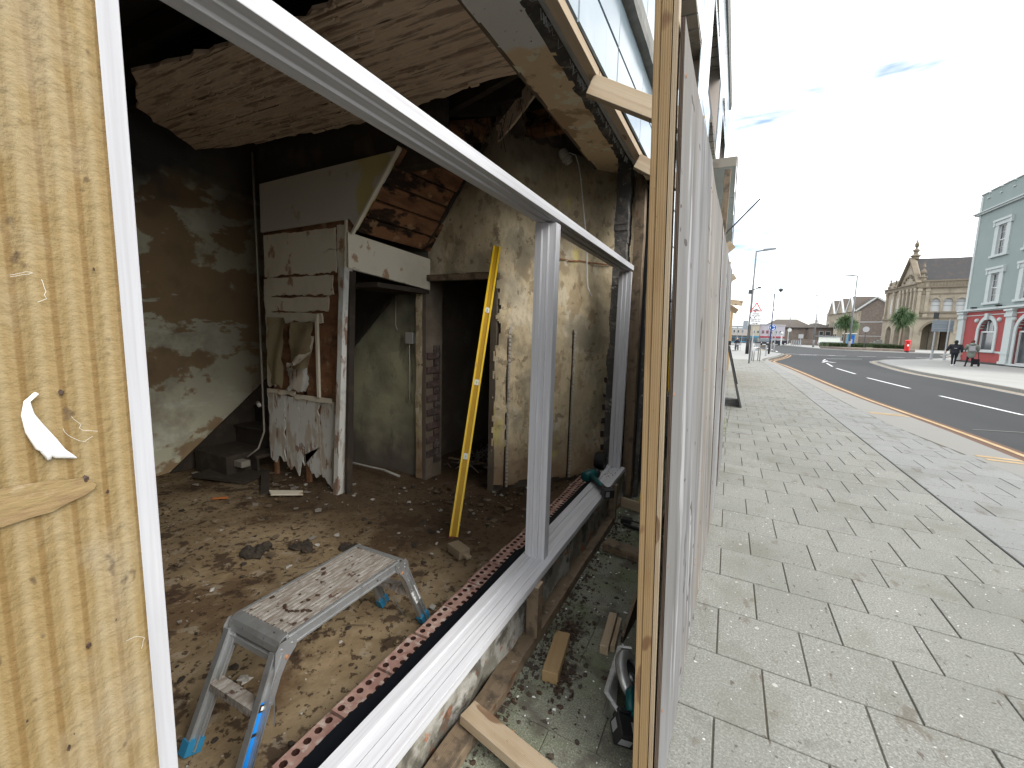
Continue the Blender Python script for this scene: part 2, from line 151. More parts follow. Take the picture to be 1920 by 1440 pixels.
MT.update(
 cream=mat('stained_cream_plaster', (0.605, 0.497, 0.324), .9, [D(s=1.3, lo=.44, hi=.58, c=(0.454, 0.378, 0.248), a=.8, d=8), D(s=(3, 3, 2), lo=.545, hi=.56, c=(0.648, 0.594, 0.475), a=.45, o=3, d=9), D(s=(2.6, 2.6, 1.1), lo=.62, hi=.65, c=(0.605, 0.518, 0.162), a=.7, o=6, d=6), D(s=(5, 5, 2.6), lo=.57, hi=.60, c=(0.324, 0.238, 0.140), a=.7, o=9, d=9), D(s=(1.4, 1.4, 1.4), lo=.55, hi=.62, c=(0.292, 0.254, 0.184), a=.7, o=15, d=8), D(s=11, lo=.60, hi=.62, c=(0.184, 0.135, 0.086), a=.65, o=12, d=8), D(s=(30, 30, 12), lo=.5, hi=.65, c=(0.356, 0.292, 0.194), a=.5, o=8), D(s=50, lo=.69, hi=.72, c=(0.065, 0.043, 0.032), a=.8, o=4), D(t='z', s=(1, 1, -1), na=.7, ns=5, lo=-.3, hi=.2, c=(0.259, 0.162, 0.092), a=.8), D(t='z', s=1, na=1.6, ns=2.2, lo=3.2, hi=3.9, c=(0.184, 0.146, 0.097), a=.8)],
    [D(s=6, k=.6, h=.02, d=8), D(s=(3, 3, 2), k=.5, h=.01, o=3, d=9), D(s=60, k=.5, h=.003)]),
 brown=mat('patched_brown_plaster', (0.420, 0.295, 0.167), .92, [D(s=(1.6, 1.6, 2.0), lo=.50, hi=.53, c=(0.755, 0.742, 0.559), a=.9, d=7), D(s=(1, 1.2, 3.5), lo=.56, hi=.58, c=(0.800, 0.800, 0.643), a=.8, o=5, d=6), D(s=3, lo=.5, hi=.7, c=(0.251, 0.184, 0.112), a=.6, o=3), D(t='z', s=1, na=.9, ns=2.5, lo=3.1, hi=3.4, c=(0.084, 0.084, 0.089), a=.95), D(t='z', s=(1, 1, 1), ax=1, na=.4, ns=2, lo=2.6, hi=3.5, c=(0.196, 0.139, 0.084), a=.75)],  # last layer paints the deeper shade behind the partition into the colour
    [D(s=5, k=.5, h=.02, d=6)]),
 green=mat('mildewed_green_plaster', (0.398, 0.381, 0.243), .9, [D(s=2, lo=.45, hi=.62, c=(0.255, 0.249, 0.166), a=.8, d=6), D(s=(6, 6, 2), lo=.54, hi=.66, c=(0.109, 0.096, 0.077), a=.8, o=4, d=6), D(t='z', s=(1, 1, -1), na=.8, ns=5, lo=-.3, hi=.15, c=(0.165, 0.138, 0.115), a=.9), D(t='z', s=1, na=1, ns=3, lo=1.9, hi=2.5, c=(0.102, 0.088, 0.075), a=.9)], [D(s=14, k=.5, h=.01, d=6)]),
 board=mat('dirty_white_board', (0.724, 0.665, 0.535), .8, [D(s=2.2, lo=.5, hi=.7, c=(0.569, 0.509, 0.380), a=.7, d=5), D(s=(5, 5, 3), lo=.62, hi=.66, c=(0.345, 0.172, 0.078), a=.8, o=4, d=7), D(s=(3, 3, 12), lo=.66, hi=.7, c=(0.207, 0.121, 0.069), a=.6, o=7, d=6)], [D(s=30, k=.2, h=.003)]),
 boardy=mat('yellowed_white_board', (.56, .53, .46), .8, [D(t='z', s=1, ax=0, na=.5, ns=5, lo=-2.62, hi=-2.54, c=(.52, .45, .17), a=.85), D(t='z', s=1, ax=0, na=.9, ns=4, lo=-2.12, hi=-2.06, c=(.58, .56, .5), a=.9), D(s=(5, 5, 3), lo=.60, hi=.64, c=(.36, .27, .14), a=.6, o=4, d=7)], [D(s=30, k=.2, h=.003)]),
 peel=mat('peeling_white_paint', (0.669, 0.669, 0.624), .75, [D(s=(9, 9, 2.5), lo=.50, hi=.57, c=(0.461, 0.386, 0.297), a=.8, d=6), D(s=(13, 13, 4), lo=.57, hi=.61, c=(0.253, 0.133, 0.075), a=.85, o=4, d=7), D(s=(5, 5, 5), lo=.6, hi=.66, c=(0.431, 0.431, 0.416), a=.6, o=9)], [D(s=(12, 12, 4), k=.7, h=.01, d=6)]),
 rust=mat('rotten_brown_board', (0.287, 0.142, 0.073), .85, [D(s=(4, 4, 9), lo=.45, hi=.65, c=(0.107, 0.058, 0.034), a=.8, d=6), D(s=7, lo=.58, hi=.66, c=(0.464, 0.341, 0.216), a=.6, o=3, d=5)], [D(s=20, k=.5, h=.008)]),
 soot=mat('dark_timber', (0.047, 0.038, 0.030), .9, [D(s=5, lo=.5, hi=.7, c=(0.101, 0.074, 0.054), a=.7, d=6)], [D(s=12, k=.5, h=.01)]),  # near-black brown with paler blotches; leaning_board's shade is put into this colour
 rot=mat('rotten_brown_timber', (.24, .115, .055), .85, [D(s=(3, 3, 6), lo=.50, hi=.56, c=(.012, .008, .006), a=.95, d=7), D(s=(6, 2, 9), lo=.48, hi=.62, c=(.11, .05, .025), a=.7, d=6, o=2), D(s=8, lo=.6, hi=.66, c=(.40, .24, .12), a=.6, o=3, d=6)], [D(s=14, k=.7, h=.02, d=7)]),
 lath=mat('lath_ceiling_plaster', (0.800, 0.641, 0.493), .92, [D(s=(2.5, 34, 10), lo=.52, hi=.60, c=(0.287, 0.180, 0.126), a=.75, d=5), D(s=2, lo=.5, hi=.7, c=(0.605, 0.456, 0.349), a=.6, o=3), D(s=(1.5, 50, 10), lo=.62, hi=.66, c=(0.097, 0.064, 0.050), a=.85, o=7, d=4)], [D(s=(2.5, 40, 10), k=.9, h=.02, d=5)]),
 lintelm=mat('patched_concrete_render', (0.754, 0.591, 0.378), .9, [D(s=2.2, lo=.50, hi=.54, c=(0.390, 0.265, 0.164), a=.8, d=7), D(s=4.5, lo=.57, hi=.60, c=(0.800, 0.800, 0.654), a=.7, o=5, d=6), D(t='z', s=(1, -1, 1), ax=1, na=.8, ns=3, lo=-1.95, hi=-1.85, c=(0.754, 0.779, 0.779), a=.9), D(s=22, lo=.66, hi=.7, c=(0.127, 0.087, 0.063), a=.7, o=8)], [D(s=9, k=.7, h=.02, d=6), D(s=60, k=.4, h=.004)]),
 tar=mat('bitumen_black_render', (0.076, 0.073, 0.070), .8, [D(s=8, lo=.5, hi=.65, c=(0.194, 0.173, 0.151), a=.7, d=6), D(s=20, lo=.62, hi=.68, c=(0.432, 0.410, 0.367), a=.6, o=5)], [D(s=18, k=.8, h=.02, d=6)]),
 zinc=mat('dirty_zinc_strip', (.52, .56, .60), .6, [D(s=9, lo=.5, hi=.7, c=(.2, .2, .2), a=.6)]),
 tile=mat('glossy_blue_grey_glass_tile', (.19, .24, .275), .16, [D(s=2.2, lo=.5, hi=.75, c=(.26, .30, .33), a=.6), D(s=(20, 20, 3), lo=.6, hi=.72, c=(.15, .18, .19), a=.5, o=4)], [D(s=1.6, k=.2, h=.012)], spec=.5, coat=0, rnd=.08),
 tileg=mat('dark_tile_joint', (.06, .065, .07), .8),
 slate=mat('dark_stone_band', (0.169, 0.169, 0.156), .7, [D(s=6, lo=.5, hi=.7, c=(0.286, 0.273, 0.247), a=.6)], [D(s=14, k=.5, h=.01)]),
 concrete=mat('window_soffit_concrete', (0.255, 0.232, 0.195), .9, [D(s=4, lo=.5, hi=.7, c=(0.150, 0.128, 0.105), a=.7)], [D(s=20, k=.4, h=.005)]),
 reveal=mat('pinkish_reveal_plaster', (0.504, 0.444, 0.396), .85),
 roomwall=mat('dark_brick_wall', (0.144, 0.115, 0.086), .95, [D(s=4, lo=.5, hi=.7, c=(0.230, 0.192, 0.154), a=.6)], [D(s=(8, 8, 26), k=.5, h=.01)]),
 extwall=mat('mouldy_rendered_plinth', (0.204, 0.192, 0.156), .9, [D(s=5, lo=.48, hi=.56, c=(0.396, 0.384, 0.348), a=.75, d=6), D(s=9, lo=.58, hi=.62, c=(0.300, 0.120, 0.060), a=.9, o=5, d=4), D(s=6, lo=.52, hi=.6, c=(0.060, 0.054, 0.042), a=.8, o=8, d=6)], [D(s=14, k=.9, h=.02, d=6)]),
 glass=mat('window_glass', (.05, .06, .07), .05, spec=.8, coat=.3), greywin=mat('dark_window_glass', (.045, .055, .06), .08, [D(s=.8, lo=.5, hi=.7, c=(.16, .17, .17), a=.6)], spec=.7),
 frame_w=mat('white_gloss_paint', (0.480, 0.496, 0.496), .4), mint=mat('pale_grey_green_render', (0.213, 0.257, 0.251), .85, [D(s=.7, lo=.45, hi=.7, c=(0.237, 0.282, 0.274), a=.6), D(s=(3, 3, .6), lo=.6, hi=.75, c=(0.190, 0.227, 0.219), a=.5, o=4)]),
 trimw=mat('pale_mint_trim', (0.398, 0.436, 0.433), .6, [D(s=3, lo=.5, hi=.7, c=(0.343, 0.381, 0.376), a=.5)]),
 redp=mat('brick_red_paint', (0.264, 0.050, 0.048), .7, [D(s=1.5, lo=.5, hi=.7, c=(0.216, 0.040, 0.038), a=.6)]),
 stone=mat('bath_stone', (0.312, 0.272, 0.212), .9, [D(s=.6, lo=.45, hi=.65, c=(0.224, 0.193, 0.151), a=.7, d=5), D(s=(2, 2, .5), lo=.55, hi=.7, c=(0.165, 0.148, 0.121), a=.7, o=4, d=5), D(s=4, lo=.6, hi=.7, c=(0.380, 0.345, 0.276), a=.5, o=7)], [D(s=8, k=.4, h=.03)]),
 stoned=mat('weathered_grey_stone', (0.179, 0.151, 0.112), .9, [D(s=1.4, lo=.45, hi=.65, c=(0.134, 0.112, 0.090), a=.7)]),
 slateroof=mat('mottled_slate_roof', (0.044, 0.044, 0.046), .8, [D(s=1.2, lo=.5, hi=.65, c=(0.068, 0.054, 0.044), a=.7, d=5), D(s=(.6, .6, 9), lo=.55, hi=.7, c=(0.040, 0.040, 0.044), a=.6, o=4)], [D(s=(.5, .5, 12), k=.4, h=.03)]),
 brownroof=mat('brown_tile_roof', (0.094, 0.081, 0.070), .9, [D(s=.7, lo=.5, hi=.7, c=(0.093, 0.077, 0.068), a=.6), D(s=(.6, .6, 8), lo=.5, hi=.7, c=(0.084, 0.071, 0.059), a=.5, o=3)]),
 rubble=mat('grey_rubble_stone_wall', (0.173, 0.151, 0.130), .95, [D(t='voronoi', s=(2.4, 2.4, 4), lo=.25, hi=.6, c=(0.140, 0.113, 0.097), a=.8), D(s=2, lo=.5, hi=.7, c=(0.227, 0.189, 0.157), a=.6), D(s=5, lo=.58, hi=.66, c=(0.216, 0.130, 0.108), a=.5, o=4)], [D(t='voronoi', s=(2.4, 2.4, 4), k=.6, h=.05)]),
 pinkw=mat('pale_pink_render', (0.368, 0.332, 0.300), .9), creamw=mat('pale_cream_render', (0.376, 0.340, 0.272), .9), lilac=mat('pale_lilac_render', (0.352, 0.336, 0.376), .9),
 bluesh=mat('blue_shopfront', (0.060, 0.216, 0.330), .6), redsh=mat('maroon_shopfront', (.28, .04, .06), .6), darksh=mat('dark_shopfront', (.05, .05, .055), .4),
 galv=mat('galvanised_steel', (0.336, 0.344, 0.352), .5, [D(s=9, lo=.5, hi=.7, c=(0.264, 0.272, 0.280), a=.6)], metal=.3), blackp=mat('black_paint', (.02, .02, .022), .5), navy=mat('dark_blue_paint', (.03, .045, .10), .5),
 signw=mat('sign_white', (.70, .71, .72), .5), signr=mat('sign_red', (.50, .02, .03), .5), signb=mat('sign_blue', (.012, .085, .36), .5), signk=mat('sign_black', (.02, .02, .02), .5), signback=mat('grey_sign_back', (.22, .25, .28), .6),
 post=mat('postbox_red', (.52, .012, .015), .35, spec=.5), carp=mat('dark_car_paint', (.012, .014, .022), .45, coat=.1, spec=.3), carw=mat('pale_car_paint', (.5, .55, .62), .25, coat=.6), carg=mat('car_glass', (.05, .07, .08), .3, spec=.4), tyre=mat('tyre_rubber', (.015, .015, .015), .8), lampm=mat('head_lamp_lens', (.6, .6, .6), .1),
 hedge=mat('clipped_hedge_leaf', (.035, .055, .022), .8, [D(s=3, lo=.45, hi=.65, c=(.07, .085, .04), a=.6)], rnd=.1), palm=mat('palm_leaf_green', (.045, .085, .035), .65, [D(s=2, lo=.45, hi=.65, c=(.085, .12, .05), a=.7)]), trunk=mat('palm_trunk_bark', (.14, .105, .075), .9, [D(s=(6, 6, 18), lo=.45, hi=.65, c=(.07, .05, .035), a=.7)]), twig=mat('bare_twig', (.2, .17, .16), .9),
 coatk=mat('black_puffer_coat', (.012, .013, .018), .7, bump=[D(s=(3, 3, 22), k=.5, h=.02)]), coatg=mat('grey_green_parka', (.17, .19, .165), .9, bump=[D(s=12, k=.4, h=.01)]), jeans=mat('dark_trousers', (.015, .016, .022), .9), skin=mat('skin', (.45, .27, .2), .6), hairk=mat('black_hair', (.01, .009, .009), .6), hairr=mat('auburn_hair', (.10, .025, .02), .6), bagg=mat('grey_backpack', (.26, .26, .27), .8), shoew=mat('white_trainer', (.7, .7, .7), .6), boot=mat('dark_boot', (.02, .015, .014), .6),
 web=mat('dusty_cobweb', (.62, .62, .6), .9), gum=mat('white_sealant', (.82, .82, .80), .4), orange=mat('orange_cork', (.6, .2, .06), .8), paper=mat('old_lining_paper', (.33, .28, .17), .9, [D(s=4, lo=.5, hi=.66, c=(.22, .15, .08), a=.7, d=5)]), ceram=mat('dusty_ceramic', (.42, .40, .36), .6), leaf=mat('wet_brown_leaf', (.05, .03, .02), .5),
 greyboard=mat('dark_grey_board', (.055, .055, .057), .7, [D(s=5, lo=.5, hi=.7, c=(.09, .09, .09), a=.6)]), canopy=mat('grey_green_canopy_panel', (0.580, 0.609, 0.566), .8, [D(s=2, lo=.5, hi=.7, c=(0.478, 0.500, 0.464), a=.6)]),
)

# ---------------------------------------------------------------- object helpers
W = {}
def wm(o): return W.get(o.name, Matrix.Identity(4)) if o else Matrix.Identity(4)
def place(o, M=Matrix.Identity(4), parent=None):
    C.objects.link(o); W[o.name] = M.copy()
    if parent: o.parent = parent
    o.matrix_local = wm(parent).inverted() @ M
    return o
def tag(o, label=None, cat=None, group=None, kind=None):
    if label: o['label'] = label
    if cat: o['category'] = cat
    if group: o['group'] = group
    if kind: o['kind'] = kind
    return o
def thing(name, label, cat, loc=(0, 0, 0), rz=0, group=None):
    o = bpy.data.objects.new(name, None); o.empty_display_size = .1
    place(o, Matrix.Translation(loc) @ Matrix.Rotation(rz, 4, 'Z')); return tag(o, label, cat, group)
class MB:
    def __init__(s): s.v = []; s.f = []; s.mi = []
    def face(s, pts, m=0):
        b = len(s.v); s.v += [tuple(p) for p in pts]; s.f.append(tuple(range(b, b + len(pts)))); s.mi.append(m); return s
    def add(s, vs, fs, m=0):
        b = len(s.v); s.v += [tuple(p) for p in vs]
        for f in fs: s.f.append(tuple(b + i for i in f)); s.mi.append(m)
        return s
    def hexa(s, p, m=0):   # p: 4 bottom then 4 top
        return s.add(p, [(3, 2, 1, 0), (4, 5, 6, 7), (0, 1, 5, 4), (1, 2, 6, 5), (2, 3, 7, 6), (3, 0, 4, 7)], m)
    def box(s, x0, x1, y0, y1, z0, z1, m=0):
        return s.hexa([(x0, y0, z0), (x1, y0, z0), (x1, y1, z0), (x0, y1, z0), (x0, y0, z1), (x1, y0, z1), (x1, y1, z1), (x0, y1, z1)], m)
    def bar(s, a, b, wd, ht, up=(0, 0, 1), m=0):
        a = Vector(a); b = Vector(b); d = (b - a).normalized(); u = Vector(up)
        if abs(d.dot(u)) > .99: u = Vector((1, 0, 0))
        sd = d.cross(u).normalized() * wd / 2; u = sd.normalized().cross(d).normalized() * ht / 2
        return s.hexa([a - sd - u, a + sd - u, b + sd - u, b - sd - u, a - sd + u, a + sd + u, b + sd + u, b - sd + u], m)
    def tube(s, pts, rad, n=8, m=0, caps=True):
        pts = [Vector(p) for p in pts]; rs = rad if isinstance(rad, (list, tuple)) else [rad] * len(pts); base = len(s.v); ref = None
        for i, p in enumerate(pts):
            d = (pts[min(i + 1, len(pts) - 1)] - pts[max(i - 1, 0)]).normalized()
            if ref is None: ref = d.orthogonal().normalized()
            ref = (ref - d * ref.dot(d)).normalized(); q = d.cross(ref)
            for k in range(n):
                t = 2 * math.pi * k / n; s.v.append(tuple(p + (ref * math.cos(t) + q * math.sin(t)) * rs[i]))
        for i in range(len(pts) - 1):
            for k in range(n):
                a = base + i * n + k; b = base + i * n + (k + 1) % n; s.f.append((a, b, b + n, a + n)); s.mi.append(m)
        if caps:
            s.f.append(tuple(base + k for k in reversed(range(n)))); s.mi.append(m)
            s.f.append(tuple(base + (len(pts) - 1) * n + k for k in range(n))); s.mi.append(m)
        return s
    def prism(s, poly, ext, m=0):   # poly: 3D points, ext: vector
        n = len(poly); e = Vector(ext); P = [Vector(p) for p in poly]
        return s.add(P + [p + e for p in P], [tuple(reversed(range(n))), tuple(range(n, 2 * n))] + [(i, (i + 1) % n, n + (i + 1) % n, n + i) for i in range(n)], m)
    def lathe(s, prof, o=(0, 0, 0), n=14, m=0, axis='z'):
        b = len(s.v)
        for r, z in prof:
            for k in range(n):
                t = 2 * math.pi * k / n; c, q = r * math.cos(t), r * math.sin(t)
                p = (c, q, z) if axis == 'z' else ((z, c, q) if axis == 'x' else (c, z, q))
                s.v.append((o[0] + p[0], o[1] + p[1], o[2] + p[2]))
        for i in range(len(prof) - 1):
            for k in range(n):
                a = b + i * n + k; c = b + i * n + (k + 1) % n; s.f.append((a, c, c + n, a + n)); s.mi.append(m)
        return s
    def sph(s, c, r, m=0, n=8, j=0, seed=0):
        rx = r if isinstance(r, (tuple, list)) else (r, r, r); b = len(s.v); rn = random.Random(seed)
        for i in range(n // 2 + 1):
            for k in range(n):
                a = math.pi * i / (n // 2); t = 2 * math.pi * k / n; q = 1 + (rn.random() - .5) * j
                s.v.append((c[0] + rx[0] * math.sin(a) * math.cos(t) * q, c[1] + rx[1] * math.sin(a) * math.sin(t) * q, c[2] + rx[2] * math.cos(a) * q))
        for i in range(n // 2):
            for k in range(n):
                a = b + i * n + k; e = b + i * n + (k + 1) % n; s.f.append((a, a + n, e + n, e)); s.mi.append(m)
        return s
    def build(s, name, mats, parent=None, M=None, bevel=0, smooth=False, local=False, kind=None):
        """verts are world coordinates unless local; M = world matrix of the object"""
        if M is None: M = wm(parent).copy()
        inv = M.inverted()
        me = bpy.data.meshes.new(name); me.from_pydata(s.v if local else [inv @ Vector(v) for v in s.v], [], s.f)
        mats = mats if isinstance(mats, (list, tuple)) else [mats]
        for m in mats: me.materials.append(MT[m] if isinstance(m, str) else m)
        for p, i in zip(me.polygons, s.mi): p.material_index = i; p.use_smooth = smooth
        bm = bmesh.new(); bm.from_mesh(me); bmesh.ops.remove_doubles(bm, verts=bm.verts, dist=1e-6)
        bmesh.ops.recalc_face_normals(bm, faces=bm.faces); bm.to_mesh(me); bm.free()
        o = bpy.data.objects.new(name, me); place(o, M, parent)
        if bevel:
            b = o.modifiers.new('b', 'BEVEL'); b.width = bevel; b.segments = 2; b.limit_method = 'ANGLE'
        if kind: o['kind'] = kind
        return o
def axes(d, up=(0, 0, 1), at=(0, 0, 0)):
    x = Vector(d).normalized(); u = Vector(up)
    if abs(x.dot(u)) > .99: u = Vector((0, 1, 0)) if abs(x.y) < .9 else Vector((1, 0, 0))
    y = u.cross(x).normalized(); z = x.cross(y)
    return Matrix.Translation(at) @ Matrix((x, y, z)).transposed().to_4x4()
def beam(name, a, b, wd, ht, m, parent=None, up=(0, 0, 1), bevel=.002, wob=0):
    """timber from a to b, grain along its own x; wd across, ht along up"""
    a = Vector(a); b = Vector(b); L = (b - a).length; M = axes(b - a, up, a)
    q = MB(); n = max(1, int(L / .25)) if wob else 1
    rn = random.Random(int(L * 1000)); base = 0
    for i in range(n + 1):
        t = L * i / n; dy = (rn.random() - .5) * wob; dz = (rn.random() - .5) * wob
        q.v += [(t, -wd / 2 + dy, -ht / 2 + dz), (t, wd / 2 + dy, -ht / 2 + dz), (t, wd / 2 + dy, ht / 2 + dz), (t, -wd / 2 + dy, ht / 2 + dz)]
    for i in range(n):
        for k in range(4): q.f.append((i * 4 + k, i * 4 + (k + 1) % 4, i * 4 + 4 + (k + 1) % 4, i * 4 + 4 + k)); q.mi.append(0)
    q.f += [(3, 2, 1, 0), tuple(n * 4 + k for k in range(4))]; q.mi += [0, 0]
    return q.build(name, m, parent, M, bevel, local=True)
def extrude(name, prof, a, b, adir, m, parent=None, bevel=0.0015):
    """profile [(u,v)] swept from a to b; u along adir, v along cross"""
    a = Vector(a); b = Vector(b); x = (b - a).normalized(); y = Vector(adir); y = (y - x * y.dot(x)).normalized(); z = x.cross(y)
    M = Matrix.Translation(a) @ Matrix((x, y, z)).transposed().to_4x4()
    q = MB(); q.prism([(0, u, v) for u, v in prof], ((b - a).length, 0, 0)); return q.build(name, m, parent, M, bevel, local=True)
def inst(o, M, parent, name=None, label=None):
    c = o.copy(); place(c, M, parent)
    if label: c['label'] = label
    return c
def copy_thing(root, loc, rz, label):
    c = root.copy(); C.objects.link(c); c.matrix_local = Matrix.Translation(loc) @ Matrix.Rotation(rz, 4, 'Z'); c['label'] = label
    for ch in root.children:
        k = ch.copy(); C.objects.link(k); k.parent = c
        for g in ch.children:
            h = g.copy(); C.objects.link(h); h.parent = k
    return c
def jag(p, q, n, amp, rn, ax=(0, 0, 1)):
    p = Vector(p); q = Vector(q); A = Vector(ax); o = []
    for i in range(n): o.append(p.lerp(q, i / n) + (A * (rn.random() - .5) * amp if i else Vector((0, 0, 0))))
    return o
# ================================================================ GROUND
KERB = [(3.76, -12), (3.76, 6), (3.72, 8.3), (3.655, 10.2), (3.49, 12.3), (3.2, 15.3), (3.02, 19.8), (2.87, 26), (2.66, 31.9), (2.41, 33.8), (2.36, 34.8), (2.6, 36.6), (3.15, 39.1), (4.0, 43), (4.62, 46.9), (5.0, 49.6), (4.9, 51.6), (4.4, 53.5), (3.9, 58), (3.7, 64), (3.6, 74), (4.4, 90), (7, 104), (12, 118)]
def kx(y, P=KERB):
    for (x0, y0), (x1, y1) in zip(P, P[1:]):
        if y0 <= y <= y1: return x0 + (x1 - x0) * (y - y0) / (y1 - y0)
    return P[-1][0]
def dense(P, step=.5):
    o = []
    for (x0, y0), (x1, y1) in zip(P, P[1:]):
        n = max(1, int(math.hypot(x1 - x0, y1 - y0) / step)); o += [(x0 + (x1 - x0) * i / n, y0 + (y1 - y0) * i / n) for i in range(n)]
    o.append(P[-1])
    for _ in range(3): o = [o[0]] + [((o[i - 1][0] + o[i][0] * 2 + o[i + 1][0]) / 4, (o[i - 1][1] + o[i][1] * 2 + o[i + 1][1]) / 4) for i in range(1, len(o) - 1)] + [o[-1]]
    return o
def offs(P, d):
    o = []
    for i, p in enumerate(P):
        a = P[max(0, i - 1)]; b = P[min(len(P) - 1, i + 1)]; dx, dy = b[0] - a[0], b[1] - a[1]; l = math.hypot(dx, dy) or 1
        o.append((p[0] + dy / l * d, p[1] - dx / l * d))
    return o
def ribbon(name, P, d0, d1, z0, z1, m, parent=None, kind='structure'):
    A = offs(P, d0); B = offs(P, d1); q = MB(); n = len(P)
    q.add([(x, y, z0) for x, y in A] + [(x, y, z1) for x, y in B], [(i, i + 1, n + i + 1, n + i) for i in range(n - 1)])
    return q.build(name, m, parent, kind=kind)
q = MB(); q.face([(-900, -200, -.12), (900, -200, -.12), (900, 1500, -.12), (-900, 1500, -.12)]); road = q.build('road', 'asphalt', kind='structure')
KD = dense(KERB, .6)
# near pavement bed (grit the slabs lie in), drawn under the slabs
q = MB(); P = [p for p in KD]; n = len(P)
q.add([(-5.6 if y > 16 else -.82, y, -.007) for x, y in P] + [(x - .05, y, -.007) for x, y in P], [(i, i + 1, n + i + 1, n + i) for i in range(n - 1)])
pav = q.build('pavement', 'joint', kind='structure')
rnd = random.Random(3)
MESH = {}
def slab_mesh(wd, dp, m, sh=-.042, cl=0):
    k = (round(wd, 2), round(dp, 2), m, round(cl, 2))
    if k not in MESH:
        g = .0035 if m != 'slabm' else .0015; c = .003 if m != 'slabm' else .001; me = bpy.data.meshes.new('slab')
        def ring(i, z):
            x0, x1, y0, y1 = g + i, wd - g - i, g + i, dp - g - i
            return [(x0, y0 + sh * x0, z), (x1, y0 + sh * x1, z), (x1 + cl, y1 + sh * x1, z), (x0, y1 + sh * x0, z)]
        v = ring(0, -.03) + ring(0, -c) + ring(c, 0)
        f = [(i, (i + 1) % 4, 4 + (i + 1) % 4, 4 + i) for i in range(4)] + [(4 + i, 4 + (i + 1) % 4, 8 + (i + 1) % 4, 8 + i) for i in range(4)] + [(8, 9, 10, 11)]
        me.from_pydata(v, [], f); me.materials.append(MT[m]); MESH[k] = me
    return MESH[k]
cnt = 0
far = [MB(), MB()]
HX = lambda y: -.115 + .028 * (y - 1.35)
def jx(y):   # inner edge of the kerb stones
    P = [(3.42, -12), (3.42, 6), (3.33, 7.3), (3.0, 8.9), (2.84, 10.6), (2.7, 13.3), (2.62, 20), (2.5, 26), (2.3, 32), (2.1, 34)]
    return kx(y, P)
for k in range(-5, 80):
    y0 = 1.849 + .406 * k
    off = .066 if k % 2 else .262
    cols = []
    x = off - .392 * 4
    while x < 2.015:
        x1 = x + .392; a, b = max(x, -.80), min(x1, 2.008); hx = HX(y0)
        if b - a > .03:
            if a < hx < b and y0 < 12: cols += [(a, hx, 'slabm'), (hx, b, 'slab')] if hx - a > .02 and b - hx > .02 else [(a, b, 'slab')]
            else: cols.append((a, b, 'slabm' if b <= hx and y0 < 12 else 'slab'))
        x = x1
    x = 2.022; xe = jx(y0 + .2); first = .3 if k % 2 else .5
    x1 = x + first
    while x < xe - .03:
        cols.append((x, min(x1, xe), 'slab2')); x = x1; x1 += .46
    for a, b, m in cols:
        if m == 'slabm' and y0 > 12: continue
        wd = b - a
        if wd < .03: continue
        zz = (rnd.random() - .5) * (.003 if m != 'slabm' else .0008)
        if y0 < 9.0 and cnt < 299 and y0 > .2:
            o = bpy.data.objects.new('paving_slab', slab_mesh(wd, .406, m)); place(o, Matrix.Translation((a, y0 - .042 * a, zz)), pav); cnt += 1
        elif y0 > .2:
            g = .004; i = 1 if m == 'slab2' else 0
            far[i].add([(a + g, y0 + g - .042 * a, zz), (b - g, y0 + g - .042 * b, zz), (b - g, y0 + .406 - g - .042 * b, zz), (a + g, y0 + .406 - g - .042 * a, zz), (a + g, y0 + g - .042 * a, -.007), (b - g, y0 + g - .042 * b, -.007)], [(0, 1, 2, 3), (4, 5, 1, 0)])
for i, m in ((0, 'slab'), (1, 'slab2')): far[i].build('paving_slab', m, pav, kind='stuff')
q = MB(); P = [p for p in KD if p[1] > 33.5]; n = len(P)
q.add([(-5.6, y, -.001) for x, y in P] + [(x - .3, y, -.001) for x, y in P], [(i, i + 1, n + i + 1, n + i) for i in range(n - 1)]); q.build('far_pavement', 'pale', kind='structure')
# drainage slot between the two paving colours
q = MB(); q.box(2.009, 2.021, -2, 14, -.02, .001); q.build('slot_drain', 'black', pav)
# kerb stones
kst = [p for p in KD if -1 < p[1] < 100]
q = MB()
run = []; acc = 0
def kerb_pieces(P, depth, L, parent, m, top=0.0, lo=-.12, maxy=36, flip=1):
    i = 0; pieces = []
    while i < len(P) - 1:
        j = i + 1; d = 0
        while j < len(P) - 1 and d < L: d += math.hypot(P[j][0] - P[j - 1][0], P[j][1] - P[j - 1][1]); j += 1
        pieces.append((i, j)); i = j
    rest = MB()
    for i, j in pieces:
        a, b = P[i], P[j]; dx, dy = b[0] - a[0], b[1] - a[1]; l = math.hypot(dx, dy); 
        if l < .05: continue
        ux, uy = dx / l, dy / l; nx, ny = -uy * flip, ux * flip; g = .004
        a2 = (a[0] + ux * g, a[1] + uy * g); b2 = (b[0] - ux * g, b[1] - uy * g)
        dep = depth(a[1]) if callable(depth) else depth; dep2 = depth(b[1]) if callable(depth) else depth
        pts = [(*a2, lo), (*b2, lo), (b2[0] + nx * dep2, b2[1] + ny * dep2, lo), (a2[0] + nx * dep, a2[1] + ny * dep, lo)]
        qq = MB() if a[1] < maxy else rest
        qq.hexa(pts + [(p[0], p[1], top) for p in pts])
        if qq is not rest: qq.build('kerb_stone', m, parent, bevel=.008)
    if rest.v: rest.build('kerb_stone', m, parent, kind='stuff')
kerb = thing('kerb', None, None); kerb['kind'] = 'structure'
KS = dense([p for p in KERB if p[1] >= 1.9] if 0 else [(3.76, 0), *KERB[1:]], .915)
kerb_pieces(KS, lambda y: max(.12, kx(y) - jx(y)) if y < 33 else .14, .9, kerb, 'kerb')
